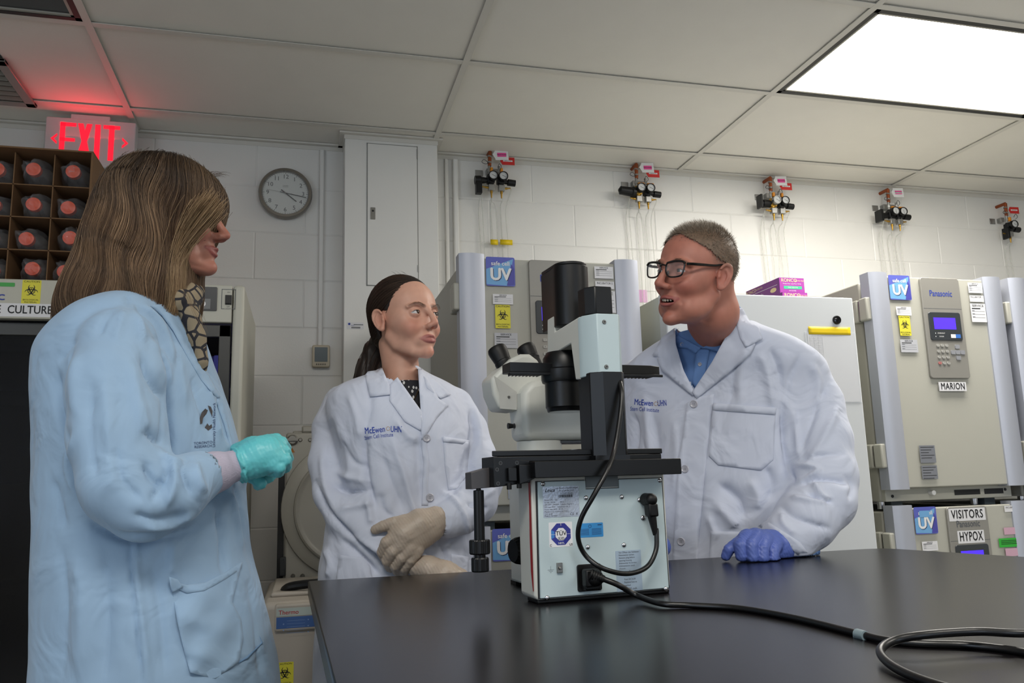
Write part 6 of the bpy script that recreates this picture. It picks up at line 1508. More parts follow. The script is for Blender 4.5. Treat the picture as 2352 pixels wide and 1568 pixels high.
    fl = [([(838, 985), (836, 1060), (850, 1130), (862, 1170)], 7, -.012), ([(800, 900), (820, 960), (828, 1010)], 9, .006), ([(845, 870), (850, 930), (838, 985)], 8, -.005),
          ([(770, 960), (800, 1040), (805, 1120)], 9, .006), ([(790, 1010), (812, 1060), (845, 1075)], 7, -.006), ([(765, 1110), (800, 1130), (850, 1125)], 6, -.010), ([(770, 1085), (810, 1098), (845, 1105)], 9, .007), ([(775, 1170), (830, 1160), (860, 1150)], 7, .006), ([(845, 1140), (850, 1180), (852, 1205)], 7, .008), ([(870, 1130), (880, 1170), (905, 1190)], 8, -.006),
          ([(722, 1100), (745, 1160), (790, 1215), (850, 1270), (900, 1310)], 6, -.010), ([(740, 1040), (745, 1100), (765, 1165)], 8, .007), ([(785, 1240), (840, 1290), (870, 1320)], 7, -.010), ([(790, 1225), (860, 1262), (910, 1290)], 8, .006),
          ([(900, 1010), (925, 1080), (945, 1150), (958, 1185)], 8, .007), ([(870, 1020), (900, 1110), (930, 1180)], 10, -.006), ([(960, 1000), (962, 1080), (968, 1160)], 8, -.006), ([(905, 960), (935, 1000), (960, 1010)], 7, .005),
          ([(1078, 940), (1088, 990), (1070, 1060), (1058, 1090)], 7, -.010), ([(1085, 920), (1102, 985), (1105, 1030)], 8, .006), ([(1035, 1118), (1075, 1090), (1120, 1080)], 6, -.009), ([(1040, 1140), (1080, 1118), (1135, 1110)], 8, .007), ([(1070, 1150), (1100, 1170), (1120, 1165)], 6, -.007), ([(1085, 1190), (1100, 1150), (1140, 1120)], 7, .006),
          ([(1015, 1130), (1045, 1150), (1068, 1185), (1080, 1232)], 5, .007), ([(1000, 1240), (1020, 1265), (1035, 1300)], 6, -.008), ([(985, 1225), (1010, 1255), (1040, 1240)], 6, .006), ([(745, 1255), (760, 1290), (755, 1330)], 8, .008)]
    V = folds(V, N, fl); N = vnorm(V, F)
    px = qproj(V); view = q2w(V)-CAM; front = (q2w(N)*view).sum(1) < 0
    hole = in_poly(px, [(878, 868), (900, 872), (968, 958), (972, 885), (965, 850), (905, 800), (870, 800), (868, 850)]) & front & (V[:, 2] > 1.15)
    top = V[:, 2] > Q(920, 846, 2.05)[2]
    rem = hole | top; keep = ~rem[F].all(1); V2, F2, _ = compact(V, F, keep)
    coat = mesh_obj('lab_coat', V2, F2, COATW, T_); D = Drape(V, F)
    WM[coat.name] = WM[T_.name]
    cl = lambda a: (lambda p: a)
    D.patch('lapel', [(894, 884), (913, 866), (969, 945), (970, 962), (968, 990), (930, 968), (895, 920)], .003, COATW, coat, 7)
    D.patch('collar', [(868, 850), (878, 845), (895, 886), (896, 906), (850, 911), (838, 862), (845, 853)], .006, COATW, coat, 7)
    D.patch('lapel', [(960, 846), (972, 850), (1008, 915), (1030, 930), (1002, 960), (978, 1000), (968, 1010), (966, 940)], .004, COATW, coat, 7)
    D.patch('collar', [(967, 845), (990, 862), (1036, 906), (1012, 915), (980, 890)], .007, COATW, coat, 7)
    D.patch('placket', [(966, 1000), (978, 1000), (985, 1060), (983, 1160), (968, 1160), (972, 1060), (966, 1015)], .0015, COATW, coat, 8, thick=.001)
    D.patch('chest_pocket', [(1018, 1003), (1078, 1012), (1072, 1090), (1050, 1122), (1030, 1125), (1022, 1070)], .0016, COATW, coat, 8, thick=.0012)
    D.patch('pocket_hem', [(1017, 1002), (1079, 1011), (1078, 1022), (1018, 1014)], .0048, COATW, coat, 8, thick=.001)
    D.patch('side_pocket', [(779, 1274), (835, 1280), (850, 1300), (860, 1345), (770, 1345)], .0016, COATW, coat, 9)
    D.patch('side_pocket', [(1037, 1272), (1076, 1278), (1076, 1330), (1035, 1330)], .0016, COATW, coat, 9)
    for x, y in ((979, 1006), (987, 1142)): D.button(x, y, .0095, coat)
    BI = mat('blue_embroidery', '2a46a8', .6); GD = mat('gold_embroidery', 'b08a5a', .6)
    D.lettering('embroidery', [('McEwen', 861, 988, 20, .10, 0, dict(fit=46, bold=.014), -.0012), ('Stem Cell Institute', 870, 1001, 13, .12, 0, dict(fit=66), .0008), ('UHN', 910, 986, 20, -.03, 0, dict(fit=25, bold=.014), .001)], [BI, GD], coat)
    em = [('poly', [(891.5+4.8*math.cos(a0+j*.5)*(1 if j < 3 else .35), 984+4.8*math.sin(a0+j*.5)*(1 if j < 3 else .35)) for j in (0, 1, 2, 2.9)], 1) for a0 in (0, 1.26, 2.51, 3.77, 5.03)]
    D.lettering('emblem', em, [BI, GD], coat)
    # rolled cuff of the sleeve on her left arm
    p = armL[0][-1]; ax = armL[0][-1]-armL[0][-2]; ax /= np.linalg.norm(ax)
    # gloves
    GLV = mat('cream_latex', 'b5a697', .45, bump=.3, bscale=350, bdist=.0005, sss=.1)
    glove('glove', ([(1022, 1193, 1.90, 24), (1000, 1192, 1.885, 27), (965, 1205, 1.872, 35), (930, 1228, 1.862, 37), (922, 1245, 1.862, 34)],),
          [[(938, 1197, 1.862, 16), (905, 1200, 1.855, 14), (880, 1208, 1.855, 13), (862, 1216, 1.86, 11)],
           [(912, 1232, 1.848, 16), (889, 1246, 1.845, 15.5), (879, 1268, 1.858, 14), (888, 1285, 1.875, 12)],
           [(928, 1246, 1.846, 16), (903, 1266, 1.842, 15.5), (890, 1287, 1.855, 14), (897, 1302, 1.875, 12)],
           [(944, 1258, 1.848, 16), (922, 1281, 1.846, 14.5), (908, 1300, 1.858, 13), (913, 1312, 1.875, 11)],
           [(957, 1264, 1.855, 15), (942, 1286, 1.852, 13.5), (929, 1305, 1.862, 12), (930, 1316, 1.878, 10)]], T_, GLV, extra=[[(990, 1215, 1.88, 30), (955, 1240, 1.868, 30)]])
    glove('glove', ([(958, 1300, 1.875, 24), (985, 1305, 1.868, 27), (1020, 1322, 1.86, 33), (1050, 1338, 1.86, 34)],),
          [[(1025, 1310, 1.845, 13), (1050, 1318, 1.84, 12), (1070, 1330, 1.84, 10)]]+[[(1050+6*k, 1335+9*k, 1.86, 14), (1085+3*k, 1350+9*k, 1.87, 13), (1095, 1370+8*k, 1.90, 12)] for k in range(4)], T_, GLV)
    # necklace
    mb = MB(); D2 = Drape(*isosurf(lambda P: loft(P, bl_), (-.6, 1.7, 1.15), (.2, 2.4, 1.45), .008))
    pts = [D2.cast(x, y, .003) for x, y in ((964, 888), (958, 903), (951, 918), (945, 929))]; pts = [p for p in pts if p is not None]; mb.tube(pts, .0006, 6, smooth=3); mb.ball(pts[-1], (.003, .0015, .004)); mb.build('necklace', mat('gold', 'b0822e', .25, metal=1), T_)
    legs(T_, Q(905, 1100, v)[0], v, .09, (.3, -.95))

# ---------------------------------------------------------------- man on the right
def man_right():
    T_ = person('man with short grey hair and glasses in a white lab coat leaning on the table', 1640, 2.12)
    v = 2.22; tn = -.42
    sc = 1.07; a = math.radians(56); fw = np.array([-math.sin(a), -math.cos(a), .02]); R = rotm(fw, .20); O = Q(1594, 632, 1.97)
    opt = dict(jaw=1.08, width=1.0, smile=1.1, open=.0050, nose=1.15, squint=.6, fat=.65, chin=.009, lip=.75, ear=.95)
    neck = JJ([(1628, 672, 2.02, 56), (1636, 715, 2.03, 60), (1640, 760, 2.115, 58), (1642, 815, 2.20, 58)])
    def skinf(P):
        L = (P-O)@R/sc; d = head_sdf(L, opt)*sc; return smin(d, chain(P, *neck, .004), .030)
    V, F = isosurf(skinf, O-[.16, .17, .30], O+[.16, .15, .16], .0025)
    L = (V-O)@R/sc; C = skin_color(L, 'b97c6a', 'a04f44', [((0, .07, .06), (.05, .05, .03), .35, 'ab6455'), ((0, .03, -.12), (.06, .06, .03), .3, '9c5f50')]); C = lips_color(L, C, '9c5450', opt)
    X = L.copy(); X[:, 0] = np.abs(X[:, 0]); bd = chain(X, [(.013, .087, .0155), (.030, .086, .0225), (.049, .072, .0165)], [.0030, .0030, .0016], 0, 4); w_ = np.clip(1-(bd-.001)/.003, 0, 1)[:, None]*.45; C = C*(1-w_)+np.array(lin('5a463a'))*w_
    # stubble shade of the cropped sides belongs to the scalp
    sd = np.clip((L[:, 2]-.0)/.03, 0, 1)*np.clip((.03-L[:, 1])/.03, 0, 1)*.5; C = C*(1-sd[:, None])+np.array(lin('6f6154'))*sd[:, None]
    mo = (X[:, 0] < .018) & (np.abs(L[:, 2]+.0705) < .0045) & (L[:, 1] < .082) & (L[:, 1] > .05); C[mo] = lin('4a2422')
    mo = (X[:, 0] < -1) & (np.abs(L[:, 2]+.066) < .010) & (L[:, 1] < .0835) & (L[:, 1] > .06); C[mo] = lin('5a2a28')
    bw = rows_px([(790, 1590, 1700, .05, tn), (850, 1540, 1760, .07, tn), (1000, 1520, 1770, .09, tn), (1290, 1520, 1770, .09, tn)], v)
    bV, bF = isosurf(lambda P: loft(P, bw), (.1, 1.8, .95), (.85, 2.5, 1.5), .015)
    mesh_obj('body', np.concatenate([V, bV]), np.concatenate([F, bF+len(V)]), SKIN, T_, np.concatenate([C, np.tile(lin('b97c6a'), (len(bV), 1))]))
    eyes(O, R, sc, (-.93, -.30, -.02), '3a4148', T_); lashes(O, R, sc, .55, '4a332a', T_)
    # teeth
    mb = MB()
    for k in range(-3, 4):
        for up in (1, 0):
            if not up: continue
            xx = k*.0062; yy = .0825-.0045*(k/3)**2*1.6-.0008*abs(k); zz = -.0680+.0003*k*k
            c = O+R@(np.array((xx, yy, zz))*sc); mb.ball(q2w(c), (.0032, .0034, .0038), 0, 8, 6)
    mb.build('teeth', mat('teeth', 'cfc6b4', .2), T_)
    # hair: short crop
    rs = np.random.RandomState(9); hl = lambda P: (P-O)@R/sc
    def scalp(P): return smin(ell(hl(P), (0, -.016, .036), (.0750, .0925, .0825)), ell(hl(P), (0, .032, .036), (.0600, .0470, .0560)), .02)*sc
    def hairzone(L):
        line = .062+.018*np.clip((np.abs(L[:, 0])-.03)/.03, 0, 1)-.9*np.clip(.085-L[:, 2], 0, .05)     # front edge
        face = L[:, 1] > np.where(L[:, 2] > .074, .066+0*L[:, 1], .066-(.074-L[:, 2])*1.55)
        low = L[:, 2] < np.where(L[:, 1] > -.02, .020, -.052)
        side = (L[:, 1] > .022) & (L[:, 2] < .050)
        ear = (np.abs(L[:, 0]) > .06) & (((L[:, 1]+.012)/.024)**2+((L[:, 2]+.004)/.034)**2 < 1)
        return ~(face | low | side | ear)
    def cap(P):
        return scalp(P)-.003
    V, F = isosurf(cap, O-[.16, .17, .16], O+[.16, .16, .16], .004); hz = hairzone(hl(V)); keep = hz[F].all(1); V1, F1, _ = compact(V, F, keep); hp = [(V1, F1, np.tile(lin('75604f'), (len(V1), 1))*(1+.15*vn3(V1, 300, 2))[:, None])]
    V, F = isosurf(lambda P: scalp(P)-.0015, O-[.16, .17, .16], O+[.16, .16, .16], .005)
    pk = rs.choice(len(V), 45000); st = V[pk]+rs.randn(45000, 3)*.0022; L = hl(st); ok = hairzone(L+rs.randn(len(L), 3)*.0045); st = st[ok][:15000]; L = hl(st)
    N = st-O-R@np.array([0, -.01, .02]); N /= np.linalg.norm(N, axis=1)[:, None]
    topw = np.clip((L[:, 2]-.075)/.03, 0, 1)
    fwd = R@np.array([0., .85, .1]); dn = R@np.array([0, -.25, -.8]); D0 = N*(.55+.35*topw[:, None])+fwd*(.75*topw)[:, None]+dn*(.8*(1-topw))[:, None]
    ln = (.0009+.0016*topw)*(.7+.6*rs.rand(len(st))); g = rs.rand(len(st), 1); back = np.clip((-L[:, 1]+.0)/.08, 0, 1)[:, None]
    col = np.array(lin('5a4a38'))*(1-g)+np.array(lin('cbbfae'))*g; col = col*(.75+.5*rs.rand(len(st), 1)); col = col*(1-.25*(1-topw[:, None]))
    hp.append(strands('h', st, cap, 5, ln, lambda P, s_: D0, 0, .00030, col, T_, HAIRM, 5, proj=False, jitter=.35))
    nb = 220; t = rs.rand(nb); bc = catmull([(.0120, .0905, .0150), (.0300, .0895, .0225), (.0500, .0745, .0160)], 10); bl = bc[(t*(len(bc)-1)).astype(int)]+rs.randn(nb, 3)*[.0006, .0005, .0016]; sg = np.where(rs.rand(nb) < .5, -1, 1); bl[:, 0] *= sg
    dl = np.stack([sg*1., -.3*np.ones(nb), .25*np.ones(nb)], 1)@R.T; hp.append(strands('b', O+bl@R.T*sc, cap, 4, .0020, lambda P, s_: dl, 0, .0002, np.tile(lin('6a5646'), (nb, 1)), T_, HAIRM, 3, proj=False, jitter=.12))
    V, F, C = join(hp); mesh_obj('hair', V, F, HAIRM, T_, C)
    # glasses are worn but could be lifted away
    G = thing('eyeglasses', 'black rectangular eyeglasses worn by the grey-haired man', 'glasses', tuple(q2w(O+R@np.array((0, .1, 0)))), -YAW)
    W3 = lambda p: q2w(O+R@(np.array(p)*sc)); GB = mat('glasses_black', '0b0b0c', .25)
    def lens(s_): return [(s_*x, .0985-.55*max(0, x-.030)**1.25, z) for x, z in ((.0085, .006), (.012, .0135), (.030, .0165), (.052, .0165), (.0590, .011), (.0575, -.004), (.052, -.0145), (.033, -.0180), (.018, -.0155), (.010, -.006))]
    mb = MB()
    for s_ in (-1, 1):
        pts = [W3(p) for p in lens(s_)]; pts = catmull(pts+[pts[0]], 5); mb.tube(pts, .0021, 8, cap=False)
        up = [W3((s_*x, .0985-.55*max(0, x-.030)**1.25+.0004, z)) for x, z in ((.012, .0142), (.030, .0172), (.052, .0172), (.061, .0125))]; mb.tube(up, .0028, 8, smooth=5)
    mb.tube([W3((-.010, .099, .008)), W3((0, .1015, .0105)), W3((.010, .099, .008))], .0021, 8, smooth=5); mb.build('frame', GB, G)
    for s_ in (-1, 1):
        mb = MB(); pts = [(s_*.0590, .0840, .0125), (s_*.0680, .0780, .0130), (s_*.0735, .055, .0145), (s_*.0765, .015, .0180), (s_*.0790, -.006, .0225), (s_*.0800, -.020, .016), (s_*.0790, -.028, .000)]
        mb.tube([W3(p) for p in pts], [.0036, .0036, .0036, .0030, .0024, .0018, .0016], 8, smooth=5); mb.build('temple', GB, G)
        mb = MB(); mb.poly(Fr((0, 0, 0)), [(0, 0)]) if False else None
        P3 = np.array([W3(p) for p in lens(s_)]); mb.add(list(P3)+[P3.mean(0)], [(i, (i+1) % len(P3), len(P3)) for i in range(len(P3))]); mb.build('lens', mat('spectacle_lens', 'ffffff', .02, alpha=.10, spec=.8), G)
        mb = MB(); mb.ball(W3((s_*.0095, .0915, -.006)), (.0018, .003, .005)); mb.build('nose_pad', GB, G)
    # shirt
    sr = rows_px([(730, 1556, 1706, .078, tn, -.10), (775, 1558, 1715, .080, tn, -.09), (800, 1540, 1730, .088, tn, -.065), (840, 1530, 1745, .100, tn, -.04), (900, 1520, 1760, .118, tn, -.01), (1000, 1520, 1760, .12, tn, 0)], v)
    V, F = isosurf(lambda P: loft(P, sr), (.0, 1.7, 1.12), (.95, 2.5, 1.6), .008); px = qproj(V); hole = V[:, 2] > Q(1640, 757, 2.05)[2]
    keep = ~hole[F].all(1); V2, F2, _ = compact(V, F, keep); sh = mesh_obj('shirt', V2, F2, SHIRTB, T_); WM[sh.name] = WM[T_.name]; D = Drape(V, F)
    D.patch('shirt_collar', [(1552, 752), (1560, 772), (1610, 799), (1598, 812), (1580, 800), (1556, 798), (1550, 775)], .006, SHIRTB, sh, 6, thick=.002)
    D.patch('shirt_collar', [(1610, 799), (1650, 782), (1690, 735), (1697, 702), (1706, 712), (1702, 750), (1675, 790), (1650, 808), (1622, 800)], .006, SHIRTB, sh, 6, thick=.002)
    D.patch('shirt_placket', [(1600, 802), (1630, 802), (1620, 860), (1604, 898), (1590, 880), (1596, 830)], .003, SHIRTB, sh, 7)
    for x, y in ((1608, 836), (1568, 790)): D.button(x, y, .0055, sh)
    # coat
    cr_ = rows_px([(728, 1590, 1716, .085, tn, -.09), (755, 1556, 1745, .108, tn, -.08), (795, 1490, 1815, .120, tn, -.055), (840, 1438, 1858, .135, tn, -.03), (900, 1428, 1868, .145, tn, -.005), (1000, 1440, 1850, .155, tn), (1100, 1440, 1845, .16, tn), (1200, 1450, 1840, .16, tn), (1290, 1455, 1838, .155, tn), (1400, 1455, 1838, .155, tn), (1900, 1440, 1850, .15, tn)], v)
    armL = JJ([(1838, 862, 2.12, 58), (1868, 930, 2.11, 66), (1882, 1010, 2.08, 72), (1892, 1090, 2.05, 73), (1890, 1145, 2.02, 72), (1850, 1195, 1.99, 68), (1812, 1235, 1.97, 58), (1795, 1250, 1.975, 52)])
    armR = JJ([(1470, 870, 2.30, 48), (1452, 950, 2.32, 52), (1445, 1050, 2.30, 52), (1450, 1150, 2.2, 50), (1480, 1230, 2.04, 42), (1490, 1255, 2.0, 36)])
    def coatf(P):
        d = loft(P, cr_); a = chain(P, *armL, .014); b = chain(P, *armR, .012); d = smin(d, b, .014)
        ax = armL[0][-1]-armL[0][-2]; c = cone(P, armL[0][-1]+ax*1.2, armL[0][-1]-ax*.1, .052, .040); a = smax(a, -c, .002); d = smin(d, a, .014)
        return smax(d+.0028*vn3(P, 20, 21)+.0013*vn3(P, 55, 22), np.where(P[:, 1] < 2.03, TZ+.0035-P[:, 2], -9), .0)
    V, F = isosurf(coatf, (-.05, 1.75, .42), (1.0, 2.45, 1.62), .0052); N = vnorm(V, F)
    fl = [([(1798, 915), (1800, 1000), (1812, 1080), (1822, 1110)], 6, -.013), ([(1815, 930), (1830, 1000), (1835, 1060)], 8, .007), ([(1770, 800), (1790, 850), (1798, 920)], 7, -.007), ([(1745, 810), (1765, 870), (1775, 940)], 9, .007), ([(1840, 810), (1815, 870), (1805, 920)], 6, -.006), ([(1860, 830), (1880, 880), (1880, 940)], 10, .007), ([(1900, 880), (1870, 950), (1830, 1050)], 9, -.008), ([(1925, 930), (1890, 1010), (1850, 1065)], 9, .007),
          ([(1820, 1065), (1870, 1072), (1875, 1085), (1822, 1112)], 6, .008), ([(1828, 1060), (1880, 1045), (1945, 1040)], 8, -.006), ([(1825, 1115), (1870, 1098), (1920, 1100), (1950, 1110)], 6, -.011), ([(1850, 1130), (1900, 1150), (1905, 1147)], 5, -.009), ([(1870, 1105), (1885, 1135), (1905, 1150)], 7, .009), ([(1815, 1140), (1860, 1148), (1900, 1152)], 6, .006), ([(1940, 1090), (1960, 1115), (1950, 1150)], 6, -.006), ([(1790, 1160), (1820, 1185), (1870, 1205), (1910, 1215)], 7, -.006), ([(1800, 1175), (1800, 1200), (1830, 1230)], 8, .005),
          ([(1720, 780), (1700, 860), (1700, 930)], 12, .006), ([(1690, 830), (1680, 920)], 10, -.005), ([(1650, 1110), (1700, 1150), (1710, 1190)], 12, -.012), ([(1640, 1150), (1680, 1195), (1690, 1210)], 12, .010), ([(1720, 1100), (1740, 1140), (1735, 1170)], 12, .009), ([(1625, 1180), (1640, 1220), (1650, 1235)], 9, .007), ([(1760, 1070), (1775, 1110), (1770, 1150)], 10, -.008), ([(1615, 1080), (1608, 1170), (1605, 1250)], 7, -.005), ([(1480, 900), (1490, 1000), (1500, 1080)], 10, .006), ([(1500, 950), (1512, 1040), (1510, 1150)], 10, -.006), ([(1455, 950), (1462, 1000), (1448, 1060)], 7, -.008), ([(1545, 960), (1555, 1040), (1545, 1130)], 10, .004)]
    V = folds(V, N, fl); N = vnorm(V, F); px = qproj(V); front = (q2w(N)*(q2w(V)-CAM)).sum(1) < 0
    hole = in_poly(px, [(1548, 745), (1600, 700), (1700, 690), (1712, 720), (1690, 770), (1600, 905), (1575, 870), (1550, 800)]) & (V[:, 2] > 1.15) & (V[:, 1] < 2.2)
    top = V[:, 2] > Q(1640, 748, 2.1)[2]
    keep = ~((hole & front) | top)[F].all(1); V2, F2, _ = compact(V, F, keep); coat = mesh_obj('lab_coat', V2, F2, COATW, T_); WM[coat.name] = WM[T_.name]; D = Drape(V, F)
    D.patch('lapel', [(1682, 745), (1712, 735), (1735, 790), (1724, 812), (1700, 835), (1600, 915), (1590, 900), (1636, 830)], .007, COATW, coat, 8)
    D.patch('collar', [(1694, 706), (1706, 708), (1722, 738), (1742, 748), (1752, 778), (1712, 798), (1700, 775), (1692, 745)], .010, COATW, coat, 7)
    D.patch('lapel', [(1550, 752), (1552, 790), (1570, 850), (1598, 905), (1590, 908), (1520, 850), (1508, 820), (1520, 822), (1498, 816), (1520, 775)], .007, COATW, coat, 8)
    D.patch('placket', [(1578, 925), (1600, 912), (1640, 905), (1620, 1080), (1600, 1300), (1543, 1300), (1550, 1180), (1560, 1050)], .0018, COATW, coat, 9, thick=.0012)
    D.patch('chest_pocket', [(1638, 926), (1782, 937), (1776, 1055), (1748, 1080), (1650, 1068), (1628, 1046)], .0020, COATW, coat, 9, thick=.0014)
    D.patch('pocket_hem', [(1638, 925), (1783, 936), (1781, 952), (1637, 942)], .0048, COATW, coat, 9, thick=.001)
    D.patch('side_pocket', [(1632, 1219), (1700, 1221), (1720, 1300), (1628, 1300)], .0018, COATW, coat, 9)
    D.patch('sleeve_hem', [(1742, 1208), (1760, 1195), (1838, 1245), (1860, 1275), (1840, 1280), (1800, 1245)], .0018, COATW, coat, 8, thick=.001)
    for x, y in ((1594, 928), (1574, 1077), (1565, 1243)): D.button(x, y, .0105, coat)
    BI = mat('blue_embroidery', '2a46a8', .6); GD = mat('gold_embroidery', 'b08a5a', .6)
    D.lettering('embroidery', [('McEwen', 1479, 925, 19, -.08, 0, dict(fit=43, bold=.014), -.0008), ('Stem Cell Institute', 1481, 940, 13, -.06, 0, dict(fit=66), .0006), ('UHN', 1521, 926, 19, .06, 0, dict(fit=20, bold=.014), 0)], [BI, GD], coat)
    em = [('poly', [(1507+5*math.cos(a0+j*.5)*(1 if j < 3 else .35), 927+5*math.sin(a0+j*.5)*(1 if j < 3 else .35)) for j in (0, 1, 2, 2.9)], 1) for a0 in (0, 1.26, 2.51, 3.77, 5.03)]
    D.lettering('emblem', em, [BI, GD], coat)
    GV = mat('violet_nitrile', '586cb8', .42, bump=.3, bscale=300, bdist=.0005)
    # left hand resting on its curled fingers
    flat = lambda P, d: smax(d, TZ+.0012-P[:, 2], .003)
    def gv(h_): return dict(h=.0022)
    glove('glove', ([(1812, 1258, 1.955, 33), (1790, 1252, 1.945, 36), (1762, 1250, 1.93, 32), (1735, 1243, 1.915, 28), (1722, 1242, 1.91, 25)], flat),
          [[(1712, 1240, 1.90, 15), (1692, 1248, 1.885, 13.5), (1674, 1262, 1.880, 12.5), (1667, 1277, 1.885, 11)],
           [(1716, 1232, 1.895, 17), (1700, 1252, 1.868, 15.5), (1703, 1276, 1.865, 14), (1716, 1286, 1.89, 12)],
           [(1738, 1233, 1.895, 17), (1725, 1254, 1.862, 16), (1728, 1279, 1.858, 14.5), (1740, 1288, 1.89, 12)],
           [(1760, 1240, 1.90, 16.5), (1751, 1260, 1.866, 15.5), (1752, 1281, 1.860, 14), (1762, 1288, 1.89, 12)],
           [(1781, 1248, 1.908, 16), (1776, 1266, 1.878, 14.5), (1776, 1283, 1.872, 12.5), (1784, 1288, 1.895, 11)]], T_, GV, extra=[[(1790, 1262, 1.94, 28), (1770, 1272, 1.92, 22)]])
    cc = JJ([(1840, 1262, 1.985, 40), (1812, 1256, 1.965, 39), (1800, 1254, 1.958, 37)]); V, F = isosurf(lambda P: smax(np.abs(chain(P, *cc))-.0012, TZ+.001-P[:, 2], 0), cc[0].min(0)-.07, cc[0].max(0)+.07, .003)
    mesh_obj('shirt_cuff', V, F, SHIRTB, T_)
    glove('glove', ([(1515, 1255, 1.99, 26), (1490, 1262, 1.97, 30), (1465, 1270, 1.95, 30)], flat), [[(1470, 1250, 1.95, 13), (1450, 1258, 1.93, 12), (1435, 1268, 1.92, 10)]]+[[(1460-k*3, 1262+k*2, 1.94+.02*k, 14), (1435, 1272, 1.92+.022*k, 13), (1415, 1282, 1.91+.024*k, 11)] for k in range(4)], T_, GV)
    legs(T_, Q(1640, 1100, v)[0], v, .11, (-.45, -.9))

# ---------------------------------------------------------------- woman at left, seen in profile
def woman_left():
    T_ = person('woman with long highlighted hair in a pale blue gown at left, seen in profile', 330, 1.5)
    v = 1.50
    sc = .98; fw = np.array([math.cos(.14), math.sin(.14), -.02]); R = rotm(fw, 0); O = Q(396, 500, 1.50)
    opt = dict(jaw=.98, width=.98, smile=.6, open=.0, nose=1.0, squint=.35, fat=.5, lip=.5, brow=.8, nlen=-.0035, nbridge=-.0085, cfwd=.010)
    neck = JJ([(378, 590, 1.50, 62), (376, 640, 1.50, 58), (368, 690, 1.50, 52), (360, 740, 1.50, 50)])
    def skinf(P):
        L = (P-O)@R/sc; d = head_sdf(L, opt)*sc; return smin(d, chain(P, *neck, .004), .02)
    V, F = isosurf(skinf, O-[.14, .14, .24], O+[.14, .14, .15], .0022)
    L = (V-O)@R/sc; C = skin_color(L, 'a97463', '94493c'); C = lips_color(L, C, '8c4644', opt)
    bw = rows_px([(715, 320, 385, .05, 0), (770, 240, 400, .12, 0), (900, 180, 430, .15, 0), (1300, 180, 430, .15, 0)], v)
    bV, bF = isosurf(lambda P: loft(P, bw), (-1.1, 1.2, .85), (-.4, 1.8, 1.5), .016)
    mesh_obj('body', np.concatenate([V, bV]), np.concatenate([F, bF+len(V)]), SKIN, T_, np.concatenate([C, np.tile(lin('a97463'), (len(bV), 1))]))
    eyes(O, R, sc, (.98, .15, .05), '4a4a40', T_)
    # hair
    hr = rows_px([(368, 350, 405, .03, 0), (378, 318, 442, .065, 0), (398, 285, 478, .085, 0), (425, 262, 500, .096, 0), (460, 240, 508, .100, 0), (500, 226, 500, .101, 0), (540, 212, 484, .102, 0), (580, 200, 462, .102, 0), (620, 187, 450, .108, 0), (660, 172, 448, .115, 0), (700, 158, 444, .115, 0), (735, 150, 438, .105, 0), (755, 144, 425, .08, 0)], 1.50, 5)
    hf = lambda P: loft(P, hr, 2.75)
    nk = JJ([(500, 690, 1.50, 60), (440, 760, 1.50, 75)])
    hv = lambda P: hf(P)+.004+.0035*np.sin(np.arctan2(P[:, 1]-1.5, P[:, 0]-O[0])*26+4*vn3(P, 14, 4))+.002*vn3(P, 60, 5)
    V, F = isosurf(hv, O-[.30, .16, .25], O+[.16, .16, .16], .005)
    rs = np.random.RandomState(12)
    hp = [(V, F, np.tile(np.array(lin('33261b')), (len(V), 1)))]
    V0, F0_ = isosurf(hf, O-[.30, .16, .25], O+[.16, .16, .16], .008)
    zt = V0[:, 2]-O[2]; wgt = np.clip((zt+.14)/.25, .0, 1)**1.3; wgt /= wgt.sum(); pk = rs.choice(len(V0), 8200, p=wgt); st = V0[pk]+rs.randn(8200, 3)*.003
    def dirf(P, s_):
        rel = P-(O+[0, 0, .11]); out = rel*[1, 1, 0]; out = out/(np.linalg.norm(out, axis=1)[:, None]+.01); topz = np.clip((P[:, 2:3]-O[2]-.06)/.05, 0, 1)
        ph = P[:, 0]*35+P[:, 1]*45; wv = np.stack([.34*np.sin(P[:, 2]*42+ph), .22*np.sin(P[:, 2]*37+ph*1.4), 0*P[:, 2]], 1)
        return np.array([-.06, 0, -1.])+out*topz*1.6+wv*(1-topz)
    ln = np.clip((st[:, 2]-(O[2]-.225))/34, .002, .012)*(.85+.3*rs.rand(len(st)))
    off = -.003+.006*rs.rand(len(st))**1.5
    cl = 1.1*vn3(st*[1, 1, .15], 95, 31)+.5*vn3(st*[1, 1, .15], 260, 32)+.35*rs.randn(len(st)); g = np.clip(.26+.62*cl, 0, 1)[:, None]
    base = np.array(lin('463222'))*(1-g)+np.array(lin('a88868'))*g; base *= (.75+.5*rs.rand(len(st), 1))
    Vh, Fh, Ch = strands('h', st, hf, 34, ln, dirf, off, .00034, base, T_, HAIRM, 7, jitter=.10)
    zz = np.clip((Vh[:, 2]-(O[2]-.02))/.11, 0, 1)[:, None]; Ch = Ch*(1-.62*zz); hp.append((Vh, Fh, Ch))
    # side lock in front of the ear and loose ends
    n = 420; s0 = Q(484, 468, 1.43)+rs.randn(n, 3)*[.014, .012, .012]
    def df2(P, s_): return np.array([-.45+.035*s_, -.05, -1.])+.12*np.stack([np.sin(P[:, 2]*60), 0*P[:, 2], 0*P[:, 2]], 1)
    g = rs.rand(n, 1); hp.append(strands('l', s0, hf, 22, .0095*(.8+.4*rs.rand(n)), df2, .002+.004*rs.rand(n), .00042, np.array(lin('6a5036'))*(1-g)+np.array(lin('b39874'))*g, T_, HAIRM, 8, jitter=.12))
